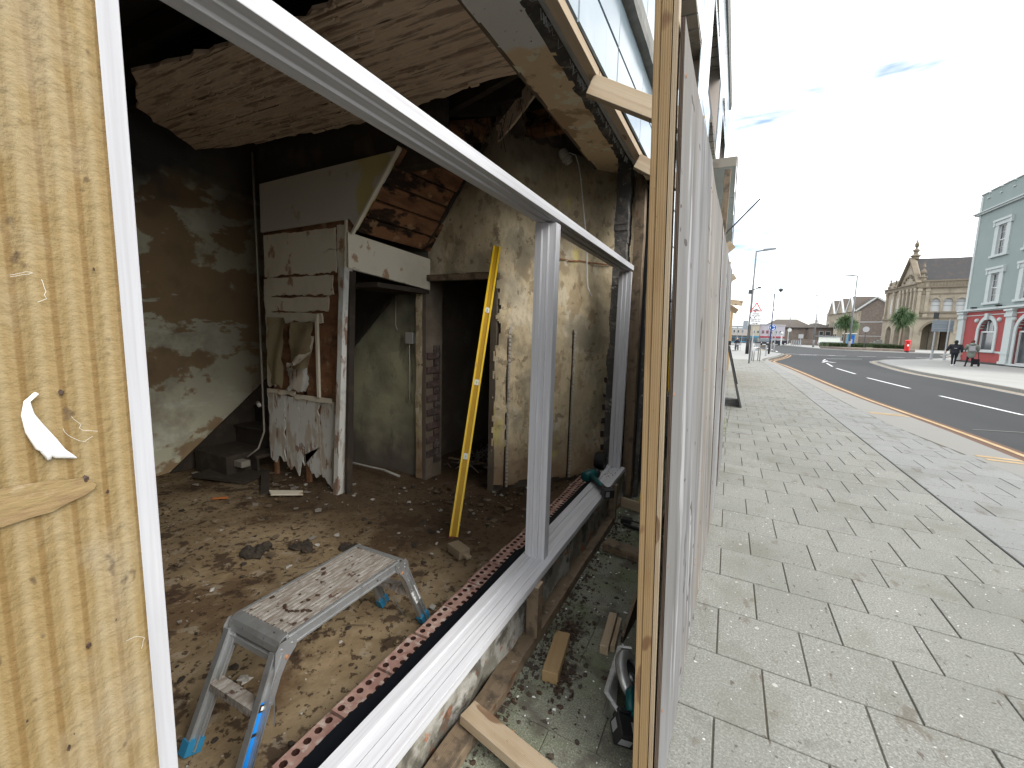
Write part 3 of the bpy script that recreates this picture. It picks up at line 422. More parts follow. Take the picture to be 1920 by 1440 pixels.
# brown channel with double yellow lines
KR = [p for p in KD if -1 < p[1] < 100]
ribbon('drainage_channel', KR, .0, .62, -.116, -.116, 'tarband')
ribbon('yellow_line', KR, .16, .25, -.111, -.111, 'yellow', kind='structure')
ribbon('yellow_line', KR, .42, .51, -.111, -.111, 'yellow', kind='structure')
q = MB()
for y in (8.0, 8.18, 11.7, 11.85, 16.4, 22.5, 29):   # loading ticks on the kerb
    x = kx(y); q.face([(jx(y) + .08, y, .0035), (x - .03, y - .02, .0035), (x - .03, y + .08, .0035), (jx(y) + .08, y + .10, .0035)])
q.build('kerb_mark', 'yellow', kind='structure')
# centre dashes and the junction arrow
q = MB()
def dash(a, b, wd=.11, z=-.111):
    a = Vector((*a, z)); b = Vector((*b, z)); s = (b - a).cross(Vector((0, 0, 1))).normalized() * wd / 2; q.face([a - s, a + s, b + s, b - s])
for a, b in [((6.44, 14.6), (6.07, 18.1)), ((5.94, 20.2), (5.66, 24.4)), ((5.70, 26.6), (5.685, 30.8)), ((5.80, 32.6), (6.2, 36.8)), ((6.85, 8.0), (6.6, 12.2)), ((6.5, 40), (7.2, 43.5))]: dash(a, b)
dash((6.1, 37.6), (6.9, 40.9), .16); dash((6.9, 38.1), (6.5, 39.4), .3)
for i in range(6): dash((6.4 + i * 2.7, 52 + i * 1.5), (8.0 + i * 2.7, 52.8 + i * 1.5), .25)
for i in range(3): dash((5.2, 60 + i * 7), (5.3, 63 + i * 7), .2)
dash((7.4, 44.5), (10.5, 47.5), .14); dash((5.4, 53.5), (9.8, 54.4), .3)
q.build('lane_marking', 'white', kind='structure')
q = MB(); q.bar((4.4, 11.5, -.1115), (8.5, 12.6, -.1115), .035, .002); q.bar((6.1, 12.2, -.1115), (14, 20, -.1115), .03, .002); q.build('tarmac_seam', 'slate', kind='structure')
# island pavement in front of the red and grey house
IS = dense([(9.6, -10), (9.35, 15), (9.25, 21.3), (9.3, 23.9), (9.15, 26.4), (8.95, 29), (9.1, 32), (9.56, 37.2), (10.2, 42.3), (11.4, 45.6), (15, 50), (21.35, 60.7), (24, 72)], .9)
q = MB(); n = len(IS); q.add([(x + .1, y, 0) for x, y in IS] + [(60, y, 0) for x, y in IS], [(i, i + 1, n + i + 1, n + i) for i in range(n - 1)]); isl = q.build('island_pavement', 'pale', kind='structure')
k2 = thing('kerb', None, None); k2['kind'] = 'structure'
kerb_pieces([p for p in IS if p[1] > 12], .15, .9, k2, 'kerb', top=.003, maxy=60, flip=-1)
ribbon('drainage_channel', IS, -.5, 0, -.116, -.116, 'kerb'); ribbon('yellow_line', IS, -.3, -.22, -.111, -.111, 'yellow')
# far side pavement and verge
FK = dense([(4.6, 128), (8.6, 118), (10.9, 105.1), (12.7, 87.9), (13.9, 81), (15.6, 78.6), (19.5, 78.7), (27, 80.4), (60, 86)], 1.5)
q = MB(); n = len(FK); q.add([(x, y, .0) for x, y in FK] + [(x + 10, y + 150, 0) for x, y in FK], [(i, i + 1, n + i + 1, n + i) for i in range(n - 1)]); q.add([(x, y, .0) for x, y in FK] + [(x, y, -.12) for x, y in FK], [(i, i + 1, n + i + 1, n + i) for i in range(n - 1)]); q.build('far_side_pavement', 'pale', kind='structure')
# recessed iron cover and a round stud in the paving
q = MB(); q.box(.16, .42, 7.88, 8.02, -.004, .0045); 
for i in range(6): q.box(.18 + i * .04, .20 + i * .04, 7.90, 8.0, .004, .006)
tag(q.build('drain_cover', 'slate'), 'small dark rectangular iron drain cover set in the paving beside the leaning grey board', 'drain cover')
q = MB().lathe([(0, .006), (.035, .006), (.045, .0)], (2.42, 4.78, .001), 16); q.lathe([(.02, .0065), (.028, .009), (.036, .0065)], (2.42, 4.78, .001), 16)
tag(q.build('marker_stud', 'slate', smooth=False), 'small round metal stud set in the paler paving slabs', 'stud')

# ================================================================ HOARDING
hx = lambda y, z: -.09 - .034 * z + .028 * (y - 1.35)
def hc(y): return .028 * (y - 1.35)
hd = thing('hoarding', 'long timber hoarding of whitewashed plywood sheets on yellow pine posts along the pavement', 'hoarding', (-.1, 1.35, 0))
def lean_pt(dx, y, z): return Vector((hx(y, z) + dx, y, z))
panels = [(1.35, 2.45), (2.456, 3.67), (3.676, 4.89), (4.896, 6.15)]
tops = [2.44, 2.43, 2.41, 2.38]
for (a, b), t in zip(panels, tops):
    M = Matrix.Translation(lean_pt(-.009, a, 0.0)) @ (Matrix((Vector((-.034, 0, 1)).normalized(), Vector((.028, 1, 0)).normalized(), Vector((-.034, 0, 1)).normalized().cross(Vector((.028, 1, 0)).normalized()))).transposed().to_4x4())
    q = MB(); nx, ny = 14, 6; L = t; Wd = b - a; rn = random.Random(int(a * 10)); g = []
    def bow(u, v): return .006 * math.sin(u * 2.1 + a) * v + .004 * math.sin(v * 5 + u * 3)
    for sgn in (1, -1):
        for i in range(nx + 1):
            for j in range(ny + 1):
                u, v = i / nx, j / ny; e = 1
                yy = v * Wd; xx = .012 + u * (L - .012)
                if j == 0: yy += (rn.random() - .5) * .004
                q.v.append((xx, yy, -(bow(u, v)) - sgn * .006))
    s1 = (nx + 1) * (ny + 1); id = lambda s, i, j: s * s1 + i * (ny + 1) + j
    for i in range(nx):
        for j in range(ny):
            q.f.append((id(0, i, j), id(0, i + 1, j), id(0, i + 1, j + 1), id(0, i, j + 1))); q.mi.append(0)
            q.f.append((id(1, i, j), id(1, i, j + 1), id(1, i + 1, j + 1), id(1, i + 1, j))); q.mi.append(0)
        for j in (0, ny): q.f.append((id(0, i, j), id(0, i + 1, j), id(1, i + 1, j), id(1, i, j))); q.mi.append(1)
    for j in range(ny):
        for i in (0, nx): q.f.append((id(0, i, j), id(0, i, j + 1), id(1, i, j + 1), id(1, i, j))); q.mi.append(1)
    q.build('plywood_panel', ['plyface2' if 2.4 < a < 3 else 'plyface', 'plyedge'], hd, M, local=True)
# near post: doubled studs, then a bright strip added as the lit corner, laminated edge
beam('timber_post', lean_pt(-.052, 1.385, 0), lean_pt(-.052, 1.385, 2.62), .0295, .070, 'pine', hd, up=(0, 1, 0), bevel=.002)
beam('timber_post', lean_pt(-.0765, 1.388, 0), lean_pt(-.0765, 1.388, 2.62), .0185, .072, 'pine', hd, up=(0, 1, 0), bevel=.002)
beam('lit_corner_strip', lean_pt(-.0275, 1.3725, .0), lean_pt(-.0275, 1.3725, 2.58), .014, .047, 'pine2', hd, up=(0, 1, 0), bevel=.001)
for y in (2.45, 3.67, 4.89, 6.15):
    beam('timber_post', lean_pt(-.055, y + .02, 0), lean_pt(-.055, y + .02, 2.5), .07, .045, 'pine', hd, up=(0, 1, 0))
# packing blocks and stubs showing over the top of the sheets further on
beam('top_stub', (-.13, 4.5, 2.4), (-.13, 4.5, 3.05), .05, .09, 'pinew', hd, up=(0, 1, 0)); beam('top_stub', (-.16, 6.2, 2.2), (-.16, 6.2, 2.58), .05, .07, 'pinew', hd, up=(0, 1, 0))
beam('top_stub', (-.22, 5.1, 2.36), (-.05, 5.12, 2.52), .05, .09, 'pine2', hd); beam('top_stub', (-.22, 7.2, 2.3), (-.0, 7.22, 2.45), .05, .09, 'pine2', hd)
beam('top_stub', (-.2, 8.6, 2.2), (.08, 8.5, 2.0), .05, .09, 'pine2', hd); beam('top_stub', (-.12, 9.6, 2.25), (.17, 9.7, 2.22), .05, .1, 'pine2', hd)
for i, (a, b) in enumerate(((6.2, 7.42), (7.43, 8.64), (8.65, 9.86), (9.87, 10.3))):
    q = MB(); x = -.035 - .008 * i; q.box(x - .018, x, a, b - .006, .02, 2.36 - .03 * i); q.build('plywood_panel', 'plyface', hd, M=Matrix.Translation((x, a, 0)) @ Matrix.Rotation(R(-90), 4, 'Y'))
for y in (7.4, 8.6, 9.9): beam('timber_post', (-.1, y, 0), (-.1, y, 2.5), .07, .045, 'pinew', hd, up=(0, 1, 0))
# two struts from the shopfront batten out to the hoarding head
beam('strut', (-.70, 2.17, 2.765), (-.205, 2.33, 2.55), .045, .095, 'pine2', hd, bevel=.003); beam('strut', (-.67, 3.19, 2.76), (-.19, 3.36, 2.50), .045, .095, 'pine2', hd, bevel=.003)
# new ochre panels further along
o2 = thing('plywood_screen', 'fresh ochre plywood screen standing beyond the whitewashed hoarding', 'hoarding', (-.08, 14.9, 0))
for i in range(6):
    a = 14.8 + i * 1.22; q = MB(); q.box(-.13 + .022 * i, -.11 + .022 * i, a, a + 1.21, 0, 2.78 - .012 * i); q.build('plywood_panel', 'newply', o2)
q = MB(); 
beam('end_post', (.02, 22.15, 0), (.02, 22.15, 2.85), .09, .09, 'newply', o2, up=(0, 1, 0))
# near left post
pl = thing('near_post', 'thick ridged yellow pine post filling the left edge, smeared with a white blob', 'timber post', (-.38, .06, 0))
_p = beam('post_timber', (-.405, .079, 0), (-.405, .079, 3.0), .15, .108, 'pinefront', pl, up=(0, 1, 0), bevel=.006)
q = MB(); X = -.328
def glob(pts, rr, n=10): q.tube([(X + .002, y, z) for y, z in pts], rr, n)
glob([(.0905, 1.540), (.087, 1.536), (.0865, 1.529), (.0885, 1.521), (.092, 1.512), (.097, 1.5055), (.1035, 1.502)], [.0008, .0016, .0024, .0038, .0046, .0028, .0006])
glob([(.089, 1.519), (.0925, 1.508), (.0925, 1.503)], [.0015, .003, .001], 8)
for v in range(len(q.v)):
    x_, y_, z_ = q.v[v]; nz = noise.noise(Vector((y_ * 400, z_ * 400, 0))); q.v[v] = (X + (x_ - X) * .55 + .0004 * nz, y_ + .0011 * noise.noise(Vector((z_ * 500, 3, y_ * 300))), z_ + .0012 * noise.noise(Vector((y_ * 450, z_ * 300, 7))))
q.build('sealant_blob', 'gum', pl, smooth=True)
q = MB(); rn = random.Random(5)
for (y, z, L) in [(.0965, 1.60, .012)]:
    p = [(X + .0005, y + (rn.random() - .5) * .004, z - L * i / 6) for i in range(7)]; q.tube(p, .00012, 4)
for (y, z) in [(.094, 1.603), (.106, 1.518), (.104, 1.512), (.126, 1.375)]:
    for i in range(2):
        a = rn.random() * 6.3; p = [Vector((X + .0004, y, z))]
        for k in range(4): a += rn.gauss(0, .5); p.append(p[-1] + Vector((.0001, math.cos(a) * .0022, math.sin(a) * .0022)))
        q.tube(p, .00008, 4)
q.build('cobweb', 'web', pl, kind='stuff')
q = MB(); rn = random.Random(9)
for i in range(60):
    y = .03 + rn.random() * .1; z = 1.2 + rn.random() * .75; r = .0004 + rn.random() ** 3 * .0022
    q.sph((X, y, z), (r * .4, r, r * (1 + rn.random())), n=6, j=.8, seed=i)
q.build('grime_specks', 'leaf', pl, kind='stuff')

q = MB(); rn = random.Random(19); P = []
for k in range(22): t = 2 * math.pi * k / 22; P.append((X + .0001, .078 + .030 * math.cos(t) * (1 + .15 * rn.random()), 1.483 + .0085 * math.sin(t) * (1 + .3 * rn.random())))
q.prism(P, (.0004, 0, 0)); q.build('knot', 'knotw', pl)

# screw heads along the sheet edges
for (a, b) in panels:
    for y in (a + .03, b - .03):
        for z in (.35, .85, 1.4, 1.95, 2.3):
            p = lean_pt(.0005, y, z); q = MB(); q.lathe([(0, .002), (.005, .0015), (.006, 0)], tuple(p), 8, axis='x'); q.build('screw_head', 'rust', hd)
# ================================================================ THE SHOP
shop = thing('derelict_shop', 'gutted shop building with crumbling plaster room and glossy blue grey tiled front above', 'building', (-.95, 4.2, 0))
def grid_wall(name, P, U, V, nu, nv, amp, m, parent, holes=None, fr=3, sd=0, kind=None, thick=.0):
    """uneven plaster sheet: P origin, U and V edge vectors"""
    P = Vector(P); U = Vector(U); V = Vector(V); n = U.cross(V).normalized(); q = MB()
    for i in range(nu + 1):
        for j in range(nv + 1):
            p = P + U * (i / nu) + V * (j / nv); q.v.append(tuple(p + n * amp * noise.fractal(p * fr + Vector((sd, 0, 0)), 1, 2, 4)))
    for i in range(nu):
        for j in range(nv):
            if holes and holes(P + U * ((i + .5) / nu) + V * ((j + .5) / nv)): continue
            a = i * (nv + 1) + j; q.f.append((a, a + nv + 1, a + nv + 2, a + 1)); q.mi.append(0)
    return q.build(name, m, parent, smooth=True, kind=kind)
# floor with real unevenness
q = MB(); nu, nv = 120, 150
for i in range(nu + 1):
    for j in range(nv + 1):
        x = -4.95 + 4.05 * i / nu; y = -.4 + 6.2 * j / nv; p = Vector((x, y, 0))
        z = .075 + .018 * noise.fractal(p * 1.7, 1, 2, 4) + .008 * noise.fractal(p * 11, 1, 2, 4)
        if x > -1.2: z -= .0
        q.v.append((x, y, z))
for i in range(nu):
    for j in range(nv): a = i * (nv + 1) + j; q.f.append((a, a + nv + 1, a + nv + 2, a + 1)); q.mi.append(0)
floor = q.build('shop_floor', 'dirt', smooth=True, kind='structure')
# walls round the room
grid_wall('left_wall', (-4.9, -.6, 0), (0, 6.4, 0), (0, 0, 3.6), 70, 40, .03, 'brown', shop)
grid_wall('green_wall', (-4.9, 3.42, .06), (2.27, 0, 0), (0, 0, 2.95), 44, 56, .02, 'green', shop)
# wall above doorway two and the big diagonal party wall
D0 = Vector((-1.87, 3.37, 0)); DD = Vector((.622, .783, 0)); L = 1.52
def dtop(p): s = (p - D0).dot(DD); return p.z > 3.24 - .1 * (s / L) + .03 * noise.noise(p * 9)
rnw = random.Random(4)
path = [Vector((-2.66, 3.425, 0)), Vector((-2.30, 3.40, 0)), Vector((-2.0, 3.375, 0)), Vector((-1.84, 3.40, 0))] + [D0 + DD * (.16 + .17 * k) for k in range(9)]
for _ in range(3): path = [path[0]] + [v for a, b in zip(path, path[1:]) for v in (a.lerp(b, .25), a.lerp(b, .75))] + [path[-1]]
sl_ = [0]
for a, b in zip(path, path[1:]): sl_.append(sl_[-1] + (b - a).length)
def on_path(t):
    for k in range(len(path) - 1):
        if sl_[k + 1] >= t: u = (t - sl_[k]) / (sl_[k + 1] - sl_[k]); return path[k].lerp(path[k + 1], u), (path[k + 1] - path[k]).normalized()
    return path[-1], (path[-1] - path[-2]).normalized()
q = MB(); nu, nv = 150, 190; T = sl_[-1]
for i in range(nu + 1):
    p0, tg = on_path(T * i / nu); nn = Vector((tg.y, -tg.x, 0))
    for j in range(nv + 1):
        p = p0 + Vector((0, 0, .02 + 3.38 * j / nv)); q.v.append(tuple(p + nn * (.022 * noise.fractal(p * 3, 1, 2, 4) + .004 * noise.fractal(p * 14, 1, 2, 4))))
for i in range(nu):
    p0, tg = on_path(T * (i + .5) / nu)
    for j in range(nv):
        p = p0 + Vector((0, 0, .02 + 3.38 * (j + .5) / nv)); sd_ = (p - D0).dot(DD)
        if p.x < -1.875 + .01 * noise.noise(p * 12) and p.z < 2.075 + .012 * noise.noise(p * 9): continue
        if p.x < -1.9 and p.z > 2.35 + (p.x + 2.66) * 1.25 + .03 * noise.noise(p * 8): continue
        if p.x >= -1.9 and (dtop(p) or (p.z < .14 + .06 * noise.noise(p * 7)) or (sd_ > 1.30 + .1 * noise.noise(p * 4) and p.z < 1.15) or (.0 < sd_ < .05 + .05 * noise.noise(p * 8) and 1.45 < p.z < 1.95)): continue
        a = i * (nv + 1) + j; q.f.append((a, a + nv + 1, a + nv + 2, a + 1)); q.mi.append(0)
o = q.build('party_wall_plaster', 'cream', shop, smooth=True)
# brickwork behind the plaster, every brick its own piece where plaster has gone
q = MB(); b0 = D0 - Vector((.783, -.622, 0)) * .05 + Vector((0, 0, .0)); q.prism([b0, b0 + DD * 1.55, b0 + DD * 1.55 + Vector((-.15, .2, 0)), b0 + Vector((-.05, .25, 0))], (0, 0, 3.5)); q.build('party_wall_core', 'roomwall', shop)
NB = Vector((.783, -.622, 0))
def brick_mesh(l, h, d):
    me = bpy.data.meshes.new('brick'); q = MB().box(0, l, 0, d, 0, h); me.from_pydata(q.v, [], q.f); me.materials.append(MT['oldbrick']); return me
bmesh_std = brick_mesh(.205, .060, .06); bmesh_hd = brick_mesh(.095, .060, .06)
MD = Matrix((DD, NB, Vector((0, 0, 1)))).transposed().to_4x4()
for row in range(15):
    z = .09 + row * .07
    s = 1.22 + (.1 if row % 2 else 0)
    while s < 1.5:
        o = bpy.data.objects.new('brick', bmesh_std if s < 1.38 else bmesh_hd); place(o, Matrix.Translation(D0 + DD * s + NB * (-.058 + rnw.random() * .01) + Vector((0, 0, z))) @ MD, shop); s += .215
for row in list(range(2, 19)):   # jamb between the two doorways
    z = .09 + row * .07
    o = bpy.data.objects.new('brick', bmesh_std if row % 2 else bmesh_hd); place(o, Matrix.Translation((-2.592 + rnw.random() * .008, 3.362 + rnw.random() * .006 + (0 if row % 2 else .11), z)) @ Matrix.Rotation(R(90), 4, 'Z'), shop)
q = MB(); q.box(-2.70, -2.605, 3.36, 3.62, .05, 2.06); q.build('doorway_jamb_core', 'roomwall', shop)
grid_wall('jamb_plaster', (-2.72, 3.352, .08), (.075, 0, 0), (0, 0, 1.95), 6, 60, .02, 'cream', shop, sd=3)
q = MB(); q.box(-2.72, -1.84, 3.36, 3.42, 2.02, 2.075); q.build('door_lintel', 'pinew', shop)
q = MB(); q.box(-1.92, -1.86, 3.40, 3.7, .05, 2.05); q.build('doorway_jamb_core', 'roomwall', shop)
# vertical chases with screw-riddled metal strips
for s, z0, z1 in ((.155, .12, 1.62), (.845, .13, 1.60)):
    q = MB(); p = D0 + DD * s + NB * .012; rn = random.Random(int(s * 100)); n = 42; pr = None
    for i in range(n):
        z = z0 + (z1 - z0) * i / n; a = p + DD * ((rn.random() - .5) * .006) + Vector((0, 0, z)); h = (z1 - z0) / n * .62
        q.hexa([a - DD * .012, a + DD * .010, a + DD * .010 + NB * (.004 + rn.random() * .008), a - DD * .012 + NB * (.004 + rn.random() * .008)] + [v + Vector((0, 0, h)) for v in (a - DD * .012, a + DD * .010, a + DD * .010 + NB * .006, a - DD * .012 + NB * .006)])
    q.build('fixing_strip', 'ceram', shop)
    q = MB(); q.prism([D0 + DD * (s - .03) + NB * .006 + Vector((0, 0, z0)), D0 + DD * (s - .014) + NB * .006 + Vector((0, 0, z0)), D0 + DD * (s - .014) + NB * .006 + Vector((0, 0, z1)), D0 + DD * (s - .022) + NB * .006 + Vector((0, 0, z1))], NB * .004); q.build('chase', 'leaf', shop)
# horizontal crack scar at picture-rail height
q = MB(); rn = random.Random(12)
for i in range(14):
    s = .62 + i * .055; z = 2.245 + (rn.random() - .5) * .012; a = D0 + DD * s + NB * .014 + Vector((0, 0, z)); q.bar(a, a + DD * .05, .006, .006 + rn.random() * .01)
q.build('plaster_crack', 'rust', shop)
# rear room through doorway two
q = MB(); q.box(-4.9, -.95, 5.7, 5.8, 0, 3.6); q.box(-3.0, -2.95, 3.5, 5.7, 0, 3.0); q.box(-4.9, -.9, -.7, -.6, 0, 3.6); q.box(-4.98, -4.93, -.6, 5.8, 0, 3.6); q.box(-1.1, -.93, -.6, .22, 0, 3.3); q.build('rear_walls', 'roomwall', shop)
# partition of wide boards, ragged at the foot
BR = random.Random(11)
Yp = 2.70
def bpoly(pts, y, m, t=.016, nm='wall_board'):
    q = MB(); q.prism([(x, y, z) for x, z in pts], (0, t, 0)); return q.build(nm, m, shop)
def xe(z): # right edge of the partition
    return -2.93 - .055 * (2.05 - z) / 2 if z < 2.35 else -2.82 + (z - 2.35) * .87
bpoly([(-4.03, .3), (-3.02, .3), (-2.93, 2.36), (-2.35, 2.90), (-4.03, 2.86)], Yp + .03, 'rust', nm='backing_board')
bpoly([(-4.03, 2.43), (-2.88, 2.455), (-2.80, 2.36), (-2.33, 2.915), (-4.02, 2.865)], Yp, 'boardy')
def ragg(x0, x1, z0, z1, y, m, a=.012, steps=9, nm='wall_board', t=.014, bot=None):
    o = BR.random() * 50
    fz = lambda v, sc=9: noise.fractal(Vector((v * sc, o, 0)), .8, 2.2, 5) * a
    nb = max(16, int((x1 - x0) / .012)); nh = max(8, int((z1 - z0) / .02)); P = []
    for i in range(nb):
        u = i / nb; x = x0 + (x1 - x0) * u; z = z0 + fz(x)
        if bot: w_ = u * (len(bot) - 1); k = int(w_); z += bot[k] + (bot[min(k + 1, len(bot) - 1)] - bot[k]) * (w_ - k) ** .6 + fz(x + 9, 16) * .35
        P.append((x, z))
    for i in range(nh): z = z0 + (z1 - z0) * i / nh; P.append((x1 + fz(z + 3, 7) * .9, z))
    for i in range(nb): x = x1 + (x0 - x1) * i / nb; P.append((x, z1 + fz(x + 5) * .45))
    for i in range(nh): z = z1 + (z0 - z1) * i / nh; P.append((x0 + fz(z + 7, 7) * .4, z))
    return bpoly(P, y, m, t, nm)
ragg(-4.00, -3.05, 2.03, 2.40, Yp + .002, 'board', .02); ragg(-3.03, -2.93, 1.50, 2.42, Yp + .004, 'board', .03)
ragg(-3.97, -3.10, 1.845, 2.01, Yp + .004, 'board', .02); ragg(-3.95, -3.16, 1.70, 1.825, Yp + .003, 'board', .022); ragg(-3.93, -3.25, 1.60, 1.685, Yp + .006, 'board', .02)
ragg(-4.03, -3.93, .96, 2.0, Yp + .008, 'board', .05); ragg(-3.12, -3.06, .98, 1.62, Yp + .006, 'rust', .05)
for x0, x1, bot in ((-4.03, -3.795, (.0, -.01, .05, -.02)), (-3.79, -3.56, (-.02, -.10, -.03, -.12, .06)), (-3.52, -3.30, (.12, -.02, -.10, -.06)), (-3.298, -3.05, (-.08, -.13, -.17, -.13))):
    ragg(x0, x1, .24, .90, Yp + .002 + BR.random() * .006, 'peel', .05, 14, bot=bot)
ragg(-3.57, -3.50, .42, .90, Yp + .005, 'peel', .03, 8)
for x0, x1 in ((-4.02, -3.62), (-3.62, -3.14)): ragg(x0, x1, .91 - (x0 + 4.02) * .06, .95 - (x0 + 4.02) * .06, Yp - .012, 'board', .012, 6, nm='dado_rail', t=.02)
# hanging flaps of lining paper
def flap(pts, curl, m='paper', seed=0):
    q = MB(); rn = random.Random(seed); n = 12; k = 8; (x0, z0), (x1, z1) = pts
    for i in range(n + 1):
        for j in range(k + 1):
            u = i / n; v = j / k; x = x0 + (x1 - x0) * v + .02 * math.sin(u * 7 + seed); z = z1 + (z0 - z1) * u
            y = Yp - .018 - curl * u * u * (.3 + v) - .012 * math.sin(v * 6 + u * 4 + seed); q.v.append((x + (rn.random() - .5) * (.03 if j in (0, k) else .004), y, z + (.04 * rn.random() if i == n else 0)))
    for i in range(n):
        for j in range(k): a = i * (k + 1) + j; q.f.append((a, a + 1, a + k + 2, a + k + 1)); q.mi.append(0)
    q.build('paper_flap', m, shop, smooth=True)
flap(((-3.96, .98), (-3.72, 1.64)), .05, seed=1); flap(((-3.64, 1.17), (-3.33, 1.60)), .09, seed=2); flap(((-3.70, .95), (-3.42, 1.22)), .03, 'peel', seed=3); flap(((-3.55, 1.2), (-3.32, 1.48)), .16, 'board', seed=4)
q = MB(); q.box(-3.29, -3.262, 2.668, 2.69, .93, 1.67); q.build('batten', 'board', shop)
for (x0, x1) in ((-3.545, -3.50), (-4.02, -3.98)):
    q = MB(); q.box(x0, x1, 2.73, 2.76, .06, 2.8); q.build('stud', 'rust', shop)
# white post of the door frame, leaning, its dark inner lining
beam('door_post', (-3.03, 2.66, .06), (-2.885, 2.66, 2.06), .055, .085, 'peel', shop, up=(0, 1, 0), wob=.004); beam('door_post', (-2.955, 2.70, .06), (-2.862, 2.70, 2.03), .03, .06, 'soot', shop, up=(0, 1, 0))
beam('corner_bead', (-2.93, 2.685, 1.95), (-2.90, 2.685, 2.45), .02, .02, 'board', shop, up=(0, 1, 0)); beam('diagonal_trim', (-2.835, 2.685, 2.33), (-2.33, 2.685, 2.925), .02, .03, 'board', shop, up=(0, 1, 0))
q = MB(); q.hexa([(-2.90, 2.69, 2.05), (-2.86, 2.66, 2.05), (-2.585, 3.40, 1.935), (-2.66, 3.42, 1.935), (-2.905, 2.69, 2.345), (-2.86, 2.66, 2.345), (-2.585, 3.40, 2.225), (-2.66, 3.42, 2.225)]); q.build('door_header', 'board', shop, bevel=.006)
q = MB(); q.box(-2.95, -2.60, 2.72, 3.40, 1.90, 1.94); q.build('door_head_lining', 'soot', shop)
# sloping underside of the upper flight: rotten boards
A = Vector((-2.315, 2.71, 2.93)); B = Vector((-2.82, 2.71, 2.355)); Cc = Vector((-2.63, 3.42, 2.306)); Dd = Vector((-2.19, 3.42, 2.9))
n = 5
for i in range(n):
    u0, u1 = i / n + .012, (i + 1) / n - .012; q = MB(); up = Vector((-.75, .1, .66)) * .02; off = Vector((.75, 0, -.66)) * (BR.random() * .03)
    q.hexa([B.lerp(A, u0) + off, B.lerp(A, u1) + off, Cc.lerp(Dd, u1) + off, Cc.lerp(Dd, u0) + off, B.lerp(A, u0) + up, B.lerp(A, u1) + up, Cc.lerp(Dd, u1) + up, Cc.lerp(Dd, u0) + up]); q.build('stair_soffit_board', 'rot', shop)
q = MB(); up = Vector((-.75, .1, .66)) * .06; q.hexa([B + up * .7, A + up * .7, Dd + up * .7, Cc + up * .7, B + up, A + up, Dd + up, Cc + up]); q.build('stair_carriage', 'soot', shop)
# dark beam over the partition, pipe at its corner, flue boxing
q = MB(); q.box(-4.1, -2.0, 2.74, 2.85, 2.80, 3.26); q.build('dark_beam', 'soot', shop)
q = MB(); q.tube([(-4.06, 2.67, 3.14), (-4.055, 2.67, 2.3), (-4.06, 2.67, 1.3), (-4.05, 2.66, .52), (-4.06, 2.60, .36), (-4.12, 2.52, .28)], .009, 8); q.build('pipe', 'concrete', shop, smooth=True)
q = MB(); q.tube([(-4.13, 2.66, .80), (-4.06, 2.63, .78)], .018, 10); q.build('pipe_stub', 'ceram', shop, smooth=True)
# stairs on the left
st = MB()
for i in range(9):
    y = 2.62 + i * .23; z = .08 + (i + 1) * .19; q = MB(); q.box(-4.88, -4.10, y - .02, y + .25, z - .03, z); q.box(-4.88, -4.12, y, y + .02, z - .19, z - .03); q.build('stair_tread', 'soot', shop)
q = MB(); q.prism([(-4.87, 2.2, .08), (-4.87, 4.7, 2.1), (-4.87, 4.7, 1.7), (-4.87, 2.75, .08)], (.03, 0, 0)); q.build('stair_string', 'soot', shop)
q = MB(); q.prism([(-4.1, 3.2, .08), (-4.1, 3.2, .55), (-4.1, 4.7, 1.8), (-4.1, 4.7, .08)], (.02, 0, 0)); q.build('stair_side', 'soot', shop)
# under-stair slope seen through doorway one
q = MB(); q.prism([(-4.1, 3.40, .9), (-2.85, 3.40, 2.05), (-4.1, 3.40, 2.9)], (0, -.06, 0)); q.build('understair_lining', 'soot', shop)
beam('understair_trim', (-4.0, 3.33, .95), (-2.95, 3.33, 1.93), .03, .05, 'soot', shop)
# switch box and wires on the green wall
q = MB(); q.box(-2.86, -2.77, 3.36, 3.40, 1.42, 1.53); q.build('switch_box', 'ceram', shop, bevel=.004)
q = MB(); q.tube([(-2.82, 3.375, 1.42), (-2.82, 3.38, 1.1), (-2.83, 3.385, .8)], .005, 5); q.tube([(-2.98, 3.37, 2.0), (-2.99, 3.37, 1.6), (-2.97, 3.37, 1.55)], .006, 5); q.tube([(-3.75, 3.2, .16), (-3.4, 3.25, .13), (-3.0, 3.2, .15), (-2.8, 3.2, .12)], .012, 6); q.build('cable', 'ceram', shop, smooth=True, kind='stuff')
# ceiling: dark boarding, joists, the hanging sheet of lath plaster
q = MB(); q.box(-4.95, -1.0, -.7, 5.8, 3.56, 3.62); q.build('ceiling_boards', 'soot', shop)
for i in range(12): beam('joist', (-4.9, .1 + i * .4, 3.47), (-1.3, .1 + i * .4, 3.47), .06, .14, 'soot', shop, bevel=0)
rn = random.Random(21); P = []
for (a, b, n_, am) in [((-3.60, 1.58), (-3.76, 1.68), 3, .04), ((-3.76, 1.68), (-4.22, 1.90), 6, .05), ((-4.22, 1.90), (-4.60, 2.50), 9, .05), ((-4.60, 2.50), (-4.0, 2.62), 7, .04), ((-4.0, 2.62), (-2.85, 2.72), 14, .05), ((-2.85, 2.72), (-1.32, 2.62), 16, .05), ((-1.32, 2.62), (-1.28, 1.3), 6, .02), ((-1.28, 1.3), (-1.88, 1.70), 6, .05), ((-1.88, 1.70), (-2.4, 1.74), 6, .04), ((-2.4, 1.74), (-3.60, 1.58), 14, .04)]:
    for i in range(n_): t = i / n_; P.append((a[0] + (b[0] - a[0]) * t + (rn.random() - .5) * am, a[1] + (b[1] - a[1]) * t + (rn.random() - .5) * am))
